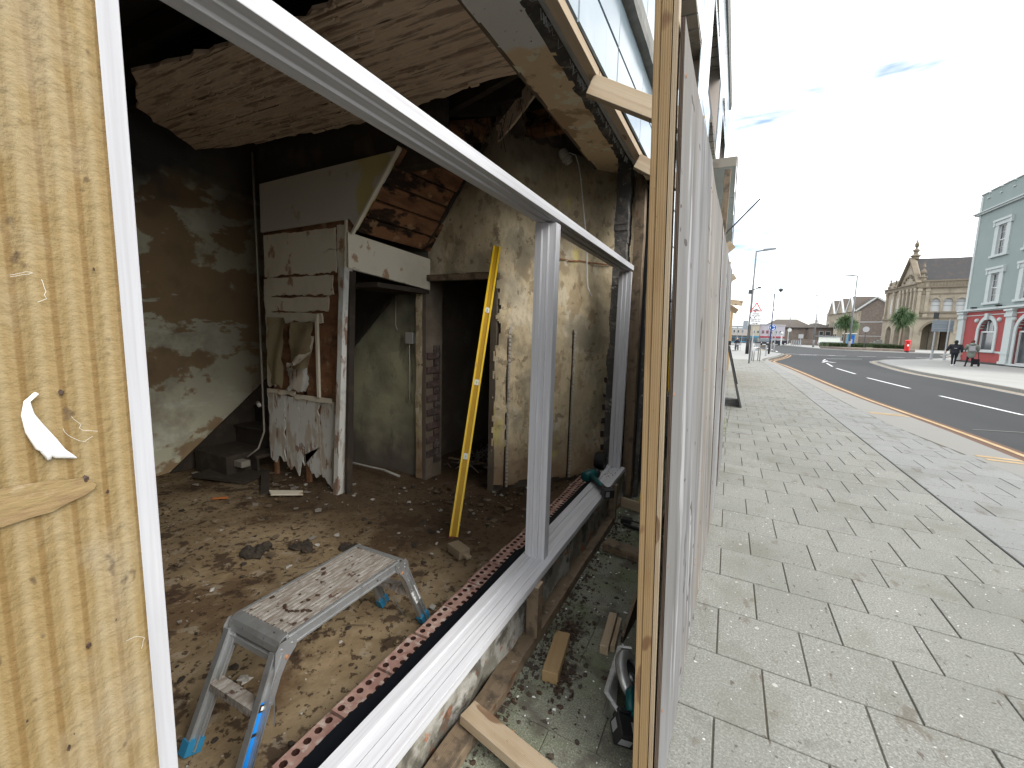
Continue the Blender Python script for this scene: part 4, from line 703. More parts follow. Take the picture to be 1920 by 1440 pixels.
q = MB(); q.prism([(x, y, 3.18 + .02 * noise.noise(Vector((x, y, 0)))) for x, y in P], (0, 0, .025)); q.build('ceiling_plaster', 'lath', shop)
def inside(x, y):
    c = False; j = len(P) - 1
    for i in range(len(P)):
        if (P[i][1] > y) != (P[j][1] > y) and x < (P[j][0] - P[i][0]) * (y - P[i][1]) / (P[j][1] - P[i][1]) + P[i][0]: c = not c
        j = i
    return c
q = MB()   # nibs between the laths
for i in range(52):
    y = 1.05 + i * .032; x = -4.5
    while x < -1.32:
        l = .05 + rn.random() * .35
        if rn.random() < .86 and inside(x, y) and inside(x + l, y):
            z = 3.176 - rn.random() * .005; wd = .008 + rn.random() * .006; q.hexa([(x, y - wd, z + .006), (x + l, y - wd, z + .006), (x + l, y + wd, z + .006), (x, y + wd, z + .006), (x + .01, y - wd * .6, z - .003), (x + l - .01, y - wd * .6, z - .003), (x + l - .01, y + wd * .6, z - .003), (x + .01, y + wd * .6, z - .003)])
        x += l + .005 + rn.random() * .02
q.build('plaster_nibs', 'lath', shop, kind='stuff')
# broken rafters and boards at the back right corner of the ceiling
for a, b, wd, ht, m in [((-1.30, 3.15, 3.52), (-1.93, 3.42, 3.20), .02, .14, 'lath'), ((-2.6, 2.8, 3.1), (-1.95, 3.4, 3.3), .03, .12, 'rot'), ((-2.45, 2.8, 3.25), (-1.85, 3.38, 3.4), .03, .1, 'soot'), ((-2.2, 2.78, 3.05), (-2.0, 3.4, 3.22), .02, .12, 'rot'), ((-2.9, 3.0, 3.05), (-2.1, 3.35, 3.1), .05, .1, 'rot'), ((-1.3, 2.7, 3.3), (-2.8, 3.3, 3.35), .05, .12, 'soot'), ((-2.62, 3.36, 2.35), (-1.98, 3.38, 3.16), .02, .05, 'soot')]:
    beam('broken_board', a, b, wd, ht, m, shop, wob=.01)
for i in range(12):
    q = MB(); q.box(-1.9 + (i % 4) * .225, -1.69 + (i % 4) * .225, 3.62, 3.7, 3.26 + (i // 4) * .07, 3.32 + (i // 4) * .07); q.build('brick', 'rot', shop)
q = MB()
for i in range(26):
    a = Vector((-1.3 - rn.random() * 1.1, 2.75 + rn.random() * .6, 3.15 + rn.random() * .2)); q.tube([a, a + Vector(((rn.random() - .5) * .1, (rn.random() - .5) * .1, -.06 - rn.random() * .1)), a + Vector(((rn.random() - .5) * .2, (rn.random() - .5) * .2, -.1 - rn.random() * .22))], .0025, 4)
q.build('hanging_strands', 'soot', shop, kind='stuff')
# lintel: rendered soffit, bitumen face, zinc strip, batten
nu, nv = 10, 120; q = MB()
for i in range(nu + 1):
    for j in range(nv + 1):
        u = i / nu; y = -.4 + 5.0 * j / nv; x = -1.245 + .265 * u; z = 3.1 + .006 * noise.fractal(Vector((x * 5, y * 4, 0)), 1, 2, 4)
        if i == nu: x += .02 * noise.noise(Vector((0, y * 7, 3)))
        q.v.append((x, y, z))
for i in range(nu):
    for j in range(nv): a = i * (nv + 1) + j; q.f.append((a, a + 1, a + nv + 2, a + nv + 1)); q.mi.append(0)
q.build('lintel_soffit', 'lintelm', shop, smooth=True)
q = MB(); q.box(-1.25, -.70, -.6, 4.62, 3.16, 3.5); q.box(-1.26, -1.235, -.6, 4.6, 3.1, 3.6); q.build('lintel_core', 'roomwall', shop)
q = MB(); rn = random.Random(8); nv = 150
for i, (x, z) in enumerate([(-1.0, 3.098), (-.96, 3.096), (-.93, 3.094), (-.90, 3.09)]):
    for j in range(nv + 1):
        y = -.4 + 5.0 * j / nv; q.v.append((x + .02 * noise.noise(Vector((i, y * 6, 0))), y, z + .014 * noise.fractal(Vector((i * 2, y * 9, 0)), 1, 2, 3)))
for i in range(3):
    for j in range(nv): a = i * (nv + 1) + j; q.f.append((a, a + 1, a + nv + 2, a + nv + 1)); q.mi.append(0)
q.build('bitumen_edge', 'tar', shop, smooth=True)
q = MB(); q.hexa([(-.915, -.4, 3.085), (-.81, -.4, 2.96), (-.80, 4.55, 2.96), (-.90, 4.55, 3.085), (-.915, -.4, 3.09), (-.805, -.4, 2.965), (-.795, 4.55, 2.965), (-.90, 4.55, 3.09)]); q.build('zinc_strip', 'zinc', shop)
q = MB()
for j in range(110):   # torn ragged lip along the zinc
    y = -.2 + 4.7 * rn.random(); x = -.918; q.tube([(x, y, 3.088), (x - .008 + (rn.random() - .5) * .02, y + .03, 3.07 - rn.random() * .015), (x + (rn.random() - .5) * .01, y + .06, 3.088)], .0012 + rn.random() * .003, 4)
q.build('torn_felt_lip', 'zinc', shop, kind='stuff')
fx = lambda y: -.69 + .0145 * y
beam('fixing_batten', (-.70, -.3, 2.822), (-.69, 2.20, 2.822), .048, .045, 'pine2', shop); beam('fixing_batten', (-.69, 2.21, 2.822), (-.672, 3.72, 2.822), .048, .045, 'pine2', shop)
q = MB()
for j in range(60):
    y = 1.0 + 2.6 * rn.random(); a = Vector((-.80, y, 2.98)); q.tube([a, a + Vector((.03, .01, -.03 - rn.random() * .03)), a + Vector((.07 + rn.random() * .03, .02 + rn.random() * .03, -.10 - rn.random() * .06))], .0009, 4)
q.build('cobweb', 'web', shop, kind='stuff')
# tiled facade: every tile its own piece, windows left out
def win(y, z):
    return (4.35 < y < 6.45 and 3.75 < z < 5.1) or (8.3 < y < 10.8 and 3.75 < z < 5.1) or (7.3 < y < 9.75 and 5.35 < z < 6.65) or (11.0 < y < 13.2 and 5.35 < z < 6.65)
tw, th = .622, .43
tme = {}
def tile(y, z, w_, h_):
    k = (round(w_, 3), round(h_, 3))
    if k not in tme:
        q = MB(); g = .004; c = .004; q.add([(0, g, g), (0, w_ - g, g), (0, w_ - g, h_ - g), (0, g, h_ - g), (.010, g + c, g + c), (.010, w_ - g - c, g + c), (.010, w_ - g - c, h_ - g - c), (.010, g + c, h_ - g - c)], [(0, 1, 5, 4), (1, 2, 6, 5), (2, 3, 7, 6), (3, 0, 4, 7), (4, 5, 6, 7)])
        me = bpy.data.meshes.new('tile'); me.from_pydata(q.v, [], q.f); me.materials.append(MT['tile']); tme[k] = me
    o = bpy.data.objects.new('facade_tile', tme[k]); t = (rnd.random() - .5) * .008
    place(o, Matrix.Translation((fx(y) - .004, y, z)) @ Matrix.Rotation(t - .0145, 4, 'Z') @ Matrix.Rotation((rnd.random() - .5) * .008, 4, 'Y'), shop)
for c in range(0, 21):
    y = .605 + c * tw
    rows = [(2.845, .235), (3.08, .245)] + [(3.45 + r * th, th) for r in range(10)]
    if y > 4.3: rows = [(.3 + .55 * k, .55) for k in range(4)] + [(2.5, .345)] + rows
    if y > 6.9: rows = [r for r in rows if r[0] > 2.7]
    for z, h in rows:
        if win(y + tw / 2, z + h / 2): continue
        tile(y, z, tw, h)
# backing wall cut round the windows: build as strips per column
q = MB()
ys = [-.6, 2.0, 3.6, 3.9, 4.35, 4.62, 6.2, 6.45, 7.3, 8.3, 9.75, 10.8, 11.0, 13.2, 13.85]; zs = [0, 2.86, 3.75, 5.1, 5.35, 5.75, 6.65, 7.78]
for a, b in zip(ys, ys[1:]):
    for c, d in zip(zs, zs[1:]):
        if win((a + b) / 2, (c + d) / 2) or (d < 2.9 and b < 4.63): continue
        tk = .03 if (c < 2.9 and b < 4.63) else .3
        q.hexa([(fx(a) - tk, a, c), (fx(a) - .003, a, c), (fx(b) - .003, b, c), (fx(b) - tk, b, c), (fx(a) - tk, a, d), (fx(a) - .003, a, d), (fx(b) - .003, b, d), (fx(b) - tk, b, d)])
q.build('facade_backing', 'tileg', shop)
for (a, b, c, d) in [(4.35, 6.45, 3.75, 5.1), (8.3, 10.8, 3.75, 5.1), (7.3, 9.75, 5.35, 6.65), (11.0, 13.2, 5.35, 6.65)]:
    f = MB(); x = fx((a + b) / 2)
    f.box(x - .295, x + .012, a, b, d - .001, d + .05, 0); f.box(x - .29, x + .012, b - .02, b + .001, c, d - .002, 1); f.box(x - .25, x - .21, a, b, c, c + .06, 0); f.box(x - .25, x - .21, a, b, d - .06, d - .003, 0)
    for k in range(4): yy = a + (b - a) * k / 3; f.box(x - .25, x - .21, yy - .025, yy + .025, c + .06, d - .06, 0)
    fo = f.build('window', ['concrete', 'reveal'], shop)
    q = MB(); q.box(x - .236, x - .228, a, b, c, d); q.build('pane', 'glass', fo)
    q = MB()
    for k in range(8): yy = a + (b - a) * (k + .5) / 8; q.box(x - .2, x + .02, yy, yy + .012, d - .012, d - .0015)
    q.build('soffit_joint', 'slate', fo, kind='stuff')
# projecting stone band with a crumbling lower edge
q = MB(); nv = 110
for j in range(nv + 1):
    y = .3 + 13.5 * j / nv if j > 60 else .3 + 4.6 * j / 60; 
ysb = [.3 + 4.6 * j / 90 for j in range(91)] + [5.2 + .4 * j for j in range(22)]
for y in ysb:
    x = fx(y); jz = .012 * noise.noise(Vector((y * 5, 1, 0))); q.v += [(x - .01, y, 3.33 + jz), (x + .055, y, 3.335 + jz * 1.6), (x + .062, y, 3.37), (x + .062, y, 3.44), (x - .01, y, 3.455)]
for j in range(len(ysb) - 1):
    for k in range(4): a = j * 5 + k; q.f.append((a, a + 1, a + 6, a + 5)); q.mi.append(0)
q.build('stone_band', 'slate', shop)
q = MB(); q.hexa([(fx(0) - .05, -.2, 7.68), (fx(0) + .05, -.2, 7.68), (fx(13.85) + .03, 13.85, 7.68), (fx(13.85) - .1, 13.85, 7.68), (fx(0) - .05, -.2, 7.80), (fx(0) + .10, -.2, 7.80), (fx(13.85) + .06, 13.85, 7.80), (fx(13.85) - .1, 13.85, 7.80)]); q.build('roof_coping', 'slate', shop)
q = MB(); q.box(-6, fx(13.8) - .31, -.6, 13.85, 3.66, 7.7); q.build('upper_floor_shell', 'roomwall', shop)
# reveal right of the window, weathered post, dark strip, stud
q = MB()
for j in range(60): z = j * .053; q.box(-1.0 + .02 * noise.noise(Vector((1, z * 5, 0))), -.885 + .012 * noise.noise(Vector((3, z * 8, 0))), 4.0 + .02 * noise.noise(Vector((5, z * 6, 0))), 4.16, z, z + .053)
q.build('broken_reveal', 'tar', shop, kind='stuff')
beam('reveal_post', (-.775, 4.13, 0), (-.805, 4.11, 2.98), .085, .10, 'pinew', shop, up=(0, 1, 0), wob=.006)
q = MB(); q.box(-.72, -.685, 4.16, 4.24, .0, 2.35); q.build('bitumen_strip', 'tar', shop)
beam('reveal_stud', (-.60, 4.8, 0), (-.62, 4.8, 2.1), .05, .07, 'pine', shop, up=(0, 1, 0))
# canopy further along the same front, tilted pole
can = thing('shop_canopy', 'grey panelled canopy soffit projecting from the far end of the tiled front', 'canopy', (-.3, 12, 4.6))
for i in range(4):
    y0 = 9.0 + i * 2.03; q = MB(); q.hexa([(-.55, y0, 4.60), (-.135 - .0055 * (y0 - 9), y0, 4.60), (-.145 - .0055 * (y0 - 7), y0 + 2.0, 4.60), (-.55, y0 + 2.0, 4.60), (-.55, y0, 4.72), (-.135 - .0055 * (y0 - 9), y0, 4.72), (-.145 - .0055 * (y0 - 7), y0 + 2.0, 4.72), (-.55, y0 + 2.0, 4.72)]); q.build('soffit_panel', 'canopy', can)
q = MB(); q.hexa([(-.128, 8.98, 4.58), (-.112, 8.98, 4.58), (-.15, 17.1, 4.58), (-.17, 17.1, 4.58), (-.128, 8.98, 4.73), (-.112, 8.98, 4.73), (-.15, 17.1, 4.73), (-.17, 17.1, 4.73)]); q.box(-.55, -.13, 8.965, 8.98, 4.58, 4.74); q.build('canopy_edge', 'concrete', can)
q = MB(); q.tube([(-.30, 12.0, 4.02), (.38, 12.0, 4.78)], .018, 8); tag(q.build('tilted_pole', 'greyboard'), 'thin dark pole slanting up from the shopfront beneath the grey canopy', 'pole')
# ---------------------------------------------------------------- low wall under the window
lw = thing('window_plinth', 'low mouldy rendered wall under the new window frame', 'wall', (-.95, 2.2, 0))
grid_wall('render_face', (-.872, -.2, -.02), (.095, 4.25, 0), (0, 0, .345), 120, 14, .02, 'extwall', lw, fr=5)
q = MB(); q.hexa([(-1.03, -.3, -.02), (-.885, -.3, -.02), (-.80, 4.0, -.02), (-1.03, 4.0, -.02), (-1.03, -.3, .20), (-.885, -.3, .32), (-.82, 4.0, .32), (-1.03, 4.0, .20)]); q.build('wall_core', 'roomwall', lw)
# perforated bricks: two bricks share a mesh with real holes
def perf(nx=2, ny=5, l=.213, w_=.10, h=.065):
    q = MB(); cx, cy = w_ / nx, l / ny; r = min(cx, cy) * .31
    for i in range(nx):
        for j in range(ny):
            x0, y0 = i * cx, j * cy; c = (x0 + cx / 2, y0 + cy / 2); sq = [(x0 + cx, c[1]), (x0 + cx, y0 + cy), (c[0], y0 + cy), (x0, y0 + cy), (x0, c[1]), (x0, y0), (c[0], y0), (x0 + cx, y0)]
            ci = [(c[0] + r * math.cos(k * math.pi / 4), c[1] + r * math.sin(k * math.pi / 4)) for k in range(8)]
            q.add([(*p, h) for p in sq] + [(*p, h) for p in ci], [(k, (k + 1) % 8, 8 + (k + 1) % 8, 8 + k) for k in range(8)], 0)
            q.add([(*p, h) for p in ci] + [(*p, h - .03) for p in ci], [(k, (k + 1) % 8, 8 + (k + 1) % 8, 8 + k) for k in range(8)] + [tuple(range(8, 16))], 1)
    q.add([(0, 0, 0), (w_, 0, 0), (w_, l, 0), (0, l, 0), (0, 0, h), (w_, 0, h), (w_, l, h), (0, l, h)], [(0, 1, 5, 4), (1, 2, 6, 5), (2, 3, 7, 6), (3, 0, 4, 7)], 0)
    me = bpy.data.meshes.new('perforated_brick'); me.from_pydata(q.v, [], q.f); me.materials.append(MT['brick']); me.materials.append(MT['hole'])
    for p, i in zip(me.polygons, q.mi): p.material_index = i
    return me
pm = perf()
y = .28; rb = random.Random(2)
while y < 3.95:
    o = bpy.data.objects.new('perforated_brick', pm); place(o, Matrix.Translation((-1.148 + (rb.random() - .5) * .012, y, .175 + (rb.random() - .5) * .006)) @ Matrix.Rotation((rb.random() - .5) * .05, 4, 'Z'), lw); y += .224
q = MB(); q.box(-1.14, -1.0, .2, 4.0, .03, .19); q.build('brick_bed', 'brick', lw)
q = MB(); n = 60
for j in range(n + 1):
    y = .2 + 3.62 * j / n; e = .012 * noise.noise(Vector((y * 3, 0, 0))) + (.02 if y > 2.3 else 0)
    q.v += [(-1.068 + e - .008 * math.sin(y * 2.6), y, .246 + .006 * noise.noise(Vector((y * 5, 2, 0)))), (-.99, y, .252), (-.885, y, .335), (-.86, y, .345)]
for j in range(n):
    for k in range(3): a = j * 4 + k; q.f.append((a, a + 1, a + 5, a + 4)); q.mi.append(0)
q.build('damp_membrane', 'dpc', lw, smooth=True)
# ---------------------------------------------------------------- the new window frame
fr = thing('window_frame', 'new white primed timber shop window frame without glass, two lights wide', 'window frame', (-.83, 2.1, .33))
U = (0, 0, 1)
# sill profile in (z, x)
extrude('sill', [(.338, -.90), (.338, -.752), (.372, -.752), (.377, -.782), (.374, -.784), (.381, -.822), (.378, -.824), (.384, -.855), (.392, -.857), (.396, -.90)], (0, .16, 0), (0, 3.86, 0), U, 'primed', fr)
hp = [(2.155, -.878), (2.155, -.78), (2.114, -.78), (2.114, -.806), (2.108, -.808), (2.108, -.838), (2.100, -.840), (2.100, -.878)]
extrude('head', hp, (0, .2, 0), (0, 3.86, 0), U, 'primed', fr)
# uprights, profile in (x, y)
def upright(y0, y1, nm, z1=2.091, lr=True):
    w_ = y1 - y0; p = [(-.885, y0)] if 0 else []
    s = .011
    p = [(-.886, y0), (-.852, y0), (-.850, y0 + s), (-.822, y0 + s), (-.820, y0 + 2 * s), (-.785, y0 + 2 * s), (-.785, y1 - 2 * s), (-.820, y1 - 2 * s), (-.822, y1 - s), (-.850, y1 - s), (-.852, y1), (-.886, y1)]
    return extrude(nm, p, (0, 0, .372), (0, 0, z1), (1, 0, 0), 'primed', fr)
upright(1.992, 2.095, 'mullion', 2.099); upright(3.775, 3.86, 'jamb', 2.099)
q = MB(); extrude('jamb', [(-.886, .2), (-.78, .2), (-.78, .335), (-.80, .337), (-.886, .337)], (0, 0, .372), (0, 0, 2.10), (1, 0, 0), 'primed', fr)
# ================================================================ LOOSE THINGS IN AND IN FRONT OF THE SHOP
hu = thing('hop_up_platform', 'mud splashed aluminium folding work platform with blue plastic feet on the dirt floor', 'work platform', (-1.43, 1.18, .08))
x0, x1, y0, y1, zt = -1.572, -1.292, .875, 1.495, .505
q = MB(); q.box(x0 + .012, x1 - .012, y0 + .03, y1 - .03, zt - .018, zt - .004)
for i in range(13):
    x = x0 + .02 + i * .0195; q.box(x, x + .010, y0 + .035, y1 - .035, zt - .004, zt)
q.build('deck', 'aludirt', hu)
for x in (x0, x1 - .012):
    q = MB(); q.box(x, x + .012, y0 + .02, y1 - .02, zt - .050, zt - .001); s = -1 if x == x0 else 1
    xx = x if s < 0 else x + .012; q.box(min(xx, xx + s * .003), max(xx, xx + s * .003), y0 + .03, y1 - .03, zt - .048, zt - .041); q.box(min(xx, xx + s * .003), max(xx, xx + s * .003), y0 + .03, y1 - .03, zt - .014, zt - .008); q.build('side_rail', 'alu', hu)
for s, ye in ((-1, y0), (1, y1)):   # rolled end nosing
    q = MB(); pr_ = [(0, .0), (.018, -.001), (.034, -.010), (.042, -.026), (.044, -.05), (.038, -.05), (.034, -.03), (.028, -.014), (.016, -.007), (0, -.006)]
    q.prism([(x0 + .004, ye + s * (u - .03) , zt + .002 + v) for u, v in pr_], (x1 - x0 - .008, 0, 0)); q.build('end_nosing', 'alu', hu)
yf, yb = .715, 1.66
def leg(x, s, ye, yfoot):
    top = Vector((x, ye + s * .004, zt - .045)); ft = Vector((x - .004 + (.01 if x > -1.4 else -.01), yfoot, .095)); d = (ft - top)
    q = MB(); q.bar(top, ft, .05, .006, up=(0, s * .35, 1)); 
    n = Vector((1, 0, 0)); q2 = d.normalized(); e = q2.cross(n).normalized() * .023
    for k in (-1, 1): q.bar(top + e * k, ft + e * k, .024, .005, up=e)
    q.bar(top, ft, .006, .048, up=e)
    l = q.build('leg', 'alu', hu)
    q = MB(); fd = q2; a = ft - fd * .035; q.bar(a, ft + fd * .012, .036, .058, up=e); q.build('foot', 'bluefoot', l)
    q = MB(); xx = x + (.018 if x > -1.4 else -.018)   # hinge cheek
    o = Vector((xx, 0, 0)); P = [(ye - s * .055, zt - .012), (ye - s * .05, zt - .05), (ye - s * .012, zt - .085), (ye + s * .012, zt - .125), (ye + s * .045, zt - .205), (ye + s * .07, zt - .20), (ye + s * .035, zt - .10), (ye + s * .028, zt - .03), (ye + s * .01, zt - .006)]
    q.prism([(xx, y, z) for y, z in P], (.003, 0, 0))
    for (ry, rz) in ((ye - s * .035, zt - .03), (ye - s * .012, zt - .068), (ye + s * .005, zt - .03), (ye + s * .02, zt - .09), (ye + s * .032, zt - .13), (ye + s * .055, zt - .19)):
        r = .009 if rz == zt - .068 else .004; q.lathe([(0, .0065), (r * .7, .0065), (r, .003)], (xx if x > -1.4 else xx + .003 - .0065, ry, rz), 8, axis='x', m=1 if r > .005 else 0)
    q.build('hinge_plate', ['alu', 'rust'], hu)
    return l
for x in (x0 + .012, x1 - .012): leg(x, -1, y0, yf); leg(x, 1, y1, yb)
for s, ye, yy in ((-1, y0, yf), (1, y1, yb)):
    t = .46; y = ye + (yy - ye) * t; z = zt - .045 + (.095 - zt + .045) * t
    q = MB(); q.box(x0 + .012, x1 - .012, y - .022, y + .022, z - .004, z + .012); q.box(x0 + .012, x1 - .012, y - .022, y - .018, z - .02, z - .004); q.box(x0 + .012, x1 - .012, y + .018, y + .022, z - .02, z - .004); q.build('step_tread', 'aludirt', hu)
    y = ye + s * .006; q = MB(); q.box(x0 + .012, x1 - .012, y - .012, y + .012, zt - .085, zt - .062); q.build('cross_bar', 'alu', hu)
    q = MB(); q.tube([(x1 - .02, y + s * .02, z - .1), (x1 - .05, ye, z - .02)], .003, 6); q.build('stay', 'steel', hu)
d = Vector((0, yf - y0, .095 - zt + .045)); p = Vector((x1 - .012 + .0035, y0 - .004, zt - .045)); e = d.normalized().cross(Vector((1, 0, 0))) * .021
q = MB(); a = p + d * .38 + Vector((.005, 0, 0)); b = p + d * .86 + Vector((.013, 0, 0)); q.add([a - e, a + e, b + e, b - e], [(0, 1, 2, 3)], 0)
for t0, t1, m in ((.39, .45, 1), (.405, .435, 2), (.60, .625, 1)):
    a = p + d * t0 + Vector((.0062 + (t0 - .38) * .016, 0, 0)); b = p + d * t1 + Vector((.0062 + (t1 - .38) * .016, 0, 0)); k = .75 if m == 1 else .45
    a += Vector((.0008 * m, 0, 0)); b += Vector((.0008 * m, 0, 0)); q.add([a - e * k, a + e * k, b + e * k, b - e * k], [(0, 1, 2, 3)], m)
q.build('blue_label', ['sticker', 'blackp', 'whitep'], hu)
d = Vector((0, yb - y1, .095 - zt + .045)); p = Vector((x1 - .012 + .0045, y1 + .004, zt - .045)); e = d.normalized().cross(Vector((1, 0, 0))) * .018
q = MB(); a = p + d * .40 + Vector((.005, 0, 0)); b = p + d * .66 + Vector((.01, 0, 0)); q.add([a - e, a + e, b + e, b - e], [(0, 1, 2, 3)], 0)
for t0 in (.44, .52, .6): a2 = a.lerp(b, (t0 - .4) / .26) + Vector((.001, 0, 0)); q.add([a2 - e * .7, a2 + e * .7, a2 + e * .7 + d * .012, a2 - e * .7 + d * .012], [(0, 1, 2, 3)], 1)
q.build('white_label', ['whitep', 'blackp'], hu)
q = MB(); rn = random.Random(6)
for i in range(60):
    x = x0 + .02 + rn.random() * .24; y = y0 + .03 + rn.random() * .56; r = .001 + rn.random() ** 4 * .008; q.sph((x, y, zt), (r * (1 + rn.random()), r * (1 + rn.random()), r * .35), n=6, j=.7, seed=i)
for i in range(16): t = i / 16; q.sph((x0 + .12 + t * .12 + rn.random() * .01, y0 + .13 - .02 * math.sin(t * 5), zt + .002), (.009, .005, .003), n=6, j=.8, seed=i + 200)
q.build('mud_crumbs', 'leaf', hu, kind='stuff')
# long level leaning on the wall
lv = thing('spirit_level', 'long yellow box section spirit level leaning against the wall between two doorways', 'spirit level', (-1.685, 2.5, .08))
a = Vector((-1.685, 2.5, .075)); b = Vector((-1.85, 3.362, 2.29)); M = axes(b - a, (.52, -.86, .15), a); Ln = (b - a).length
q = MB(); q.box(0, Ln, -.033, -.017, -.012, .012); q.box(0, Ln, .017, .033, -.012, .012); q.box(0, Ln, -.018, .018, -.006, .004, 1); q.build('level_body', ['levely', 'levely2'], lv, M, bevel=.0015, local=True)
for t in (.245, .49, .75):
    q = MB(); q.box(Ln * t - .022, Ln * t + .022, -.0165, .0165, .004, .009, 0); q.box(Ln * t - .014, Ln * t + .014, -.006, .006, .009, .0125, 1); q.box(Ln * t - .001, Ln * t + .001, -.0064, .0064, .0125, .0127, 2); q.build('vial_block', ['whitep', 'glassvial', 'blackp'], lv, M, local=True)
q = MB(); q.box(-.012, 0, -.034, .034, -.013, .013); q.build('end_cap', 'redsh', lv, M, local=True)
l2 = thing('spirit_level', 'second yellow spirit level leaning in the gap behind the hoarding post', 'spirit level', (-.62, 3.95, 0))
a = Vector((-.60, 3.93, .0)); b = Vector((-.42, 4.22, 1.75)); M = axes(b - a, (.3, -1, 0), a); Ln = (b - a).length
q = MB(); q.box(0, Ln, -.032, .032, -.008, .008); q.box(0, Ln, -.032, -.02, -.012, .012); q.box(0, Ln, .02, .032, -.012, .012); q.build('level_body', 'levely', l2, M, bevel=.0015, local=True)
q = MB(); q.box(Ln * .5 - .02, Ln * .5 + .02, -.015, .015, .008, .011); q.build('vial_block', 'whitep', l2, M, local=True)
# offcut with a tenon on the dirt floor
oc = thing('timber_offcut', 'short grey timber offcut with a tenoned end lying on the dirt floor', 'timber offcut', (-1.47, 2.27, .08))
a = Vector((-1.575, 2.33, .112)); b = Vector((-1.44, 2.27, .112)); beam('offcut_body', a, b, .085, .06, 'offc', oc, bevel=.004); dd = (b - a).normalized(); beam('tenon', b, b + dd * .055, .04, .02, 'pine2', oc, bevel=.006)
# impact driver on the sill
dr = thing('cordless_driver', 'teal and black cordless driver lying on the white sill with its battery hanging over', 'cordless drill', (-.85, 3.3, .385))
q = MB(); A_ = Vector((-.955, 3.26, .428)); B_ = Vector((-.875, 3.44, .432)); dd = (B_ - A_).normalized()
q.tube([A_, A_ + dd * .01, A_ + dd * .05, A_ + dd * .12], [.032, .041, .044, .044], 16); q.build('motor_housing', 'teal', dr, smooth=True)
q = MB(); q.tube([A_ + dd * .118, A_ + dd * .15, A_ + dd * .175, A_ + dd * .185], [.046, .043, .028, .018], 16, 0); q.build('nose_cone', 'toolblack', dr, smooth=True)
q = MB(); q.tube([B_, B_ + dd * .02], .009, 8); q.build('chuck', 'steel', dr, smooth=True)
h0 = A_ + dd * .06 + Vector((.02, -.01, -.005)); h1 = Vector((-.735, 3.10, .408))
q = MB(); q.tube([h0, h0.lerp(h1, .25), h0.lerp(h1, .6), h0.lerp(h1, .9), h1], [.032, .026, .024, .027, .034], 12); q.build('handle', 'toolblack', dr, smooth=True)
q = MB(); q.tube([h0.lerp(h1, .05) + Vector((0, 0, .006)), h0.lerp(h1, .5) + Vector((0, 0, .008)), h0.lerp(h1, .8) + Vector((0, 0, .006))], [.028, .021, .022], 10); q.build('handle_shell', 'teal', dr, smooth=True)
q = MB(); q.tube([h0.lerp(h1, .22) + Vector((.02, .022, 0)), h0.lerp(h1, .36) + Vector((.017, .022, 0))], .009, 8); q.build('trigger', 'toolblack', dr)
M = axes(h1 - h0, (0, 0, 1), h1); q = MB(); q.box(-.012, .02, -.038, .038, -.028, .028); q.box(.02, .062, -.040, .040, -.032, .032); bt = q.build('battery', 'toolblack', dr, M, bevel=.005, local=True)
q = MB(); q.box(.0625, .0635, -.03, .0, -.02, .02); q.box(.03, .055, .0402, .041, -.02, .015); q.build('battery_label', 'galv', bt, M, local=True)
q = MB(); q.box(.02, .07, -.012, .012, .0365, .0375); q.build('maker_plate', 'whitep', dr, axes(dd, (0, 0, 1), A_), local=True)
# roll of tape
q = MB(); o = Vector((-.93, 3.66, .445))
q.lathe([(.036, -.045), (.066, -.045), (.070, -.04), (.070, .04), (.066, .045), (.036, .045), (.036, -.045)], (o.x, o.y, o.z + .018), 24, axis='x'); q.box(-.965, -.885, 3.60, 3.64, .392, .397)
tag(q.build('tape_roll', 'black', smooth=False), 'roll of wide black tape standing on the far end of the sill', 'tape')
# crumbs of mortar and bolts on the sill corner
q = MB(); rn = random.Random(14)
for i in range(40): q.sph((-.88 + rn.random() * .1, 3.45 + rn.random() * .32, .39), (.004 * rn.random() + .001,) * 3, n=6, j=.8, seed=i)
tag(q.build('mortar_crumbs', 'rust', kind='stuff'), 'crumbs of mortar scattered in the far corner of the white sill', 'crumbs')
# circular saw in the gap
sw = thing('circular_saw', 'teal cordless circular saw lying on its side behind the hoarding post', 'circular saw', (-.29, 1.76, 0))
q = MB(); q.prism([(-.352, 1.925, .008), (-.345, 1.635, .008), (-.30, 1.60, .012), (-.295, 1.605, .09), (-.335, 1.64, .10), (-.345, 1.92, .10)], (.004, .001, 0)); q.bar((-.352, 1.93, .10), (-.343, 1.64, .102), .016, .005); q.bar((-.343, 1.64, .102), (-.262, 1.565, .095), .016, .005); q.bar((-.352, 1.93, .10), (-.30, 1.955, .095), .016, .005); q.build('base_plate', 'steel', sw)
q = MB()   # upper guard: thick half ring
n = 18; ctr = Vector((-.262, 1.765, .10)); ax = Vector((.80, .10, .60)).normalized(); e1 = Vector((.0, 1, -.16)).normalized(); e1 = (e1 - ax * e1.dot(ax)).normalized(); e2 = ax.cross(e1)
for i in range(n + 1):
    t = -.35 + (math.pi + .7) * i / n; dirv = e1 * math.cos(t) + (-e2) * math.sin(t) * -1
    for (r, h) in ((.088, -.016), (.106, -.012), (.110, 0), (.106, .018), (.07, .022)): q.v.append(tuple(ctr + dirv * r * (1.0) + ax * h))
for i in range(n):
    for k in range(4): a = i * 5 + k; q.f.append((a, a + 1, a + 6, a + 5)); q.mi.append(0)
q.build('blade_guard', 'alu', sw, smooth=True)
q = MB(); M = Matrix.Translation(ctr) @ Matrix((e1, e2, ax)).transposed().to_4x4(); q.lathe([(0, 0), (.078, 0), (.078, .002), (0, .002)], (0, 0, 0), 36); q.lathe([(0, .003), (.02, .012), (.024, .003)], (0, 0, 0), 14, 1)
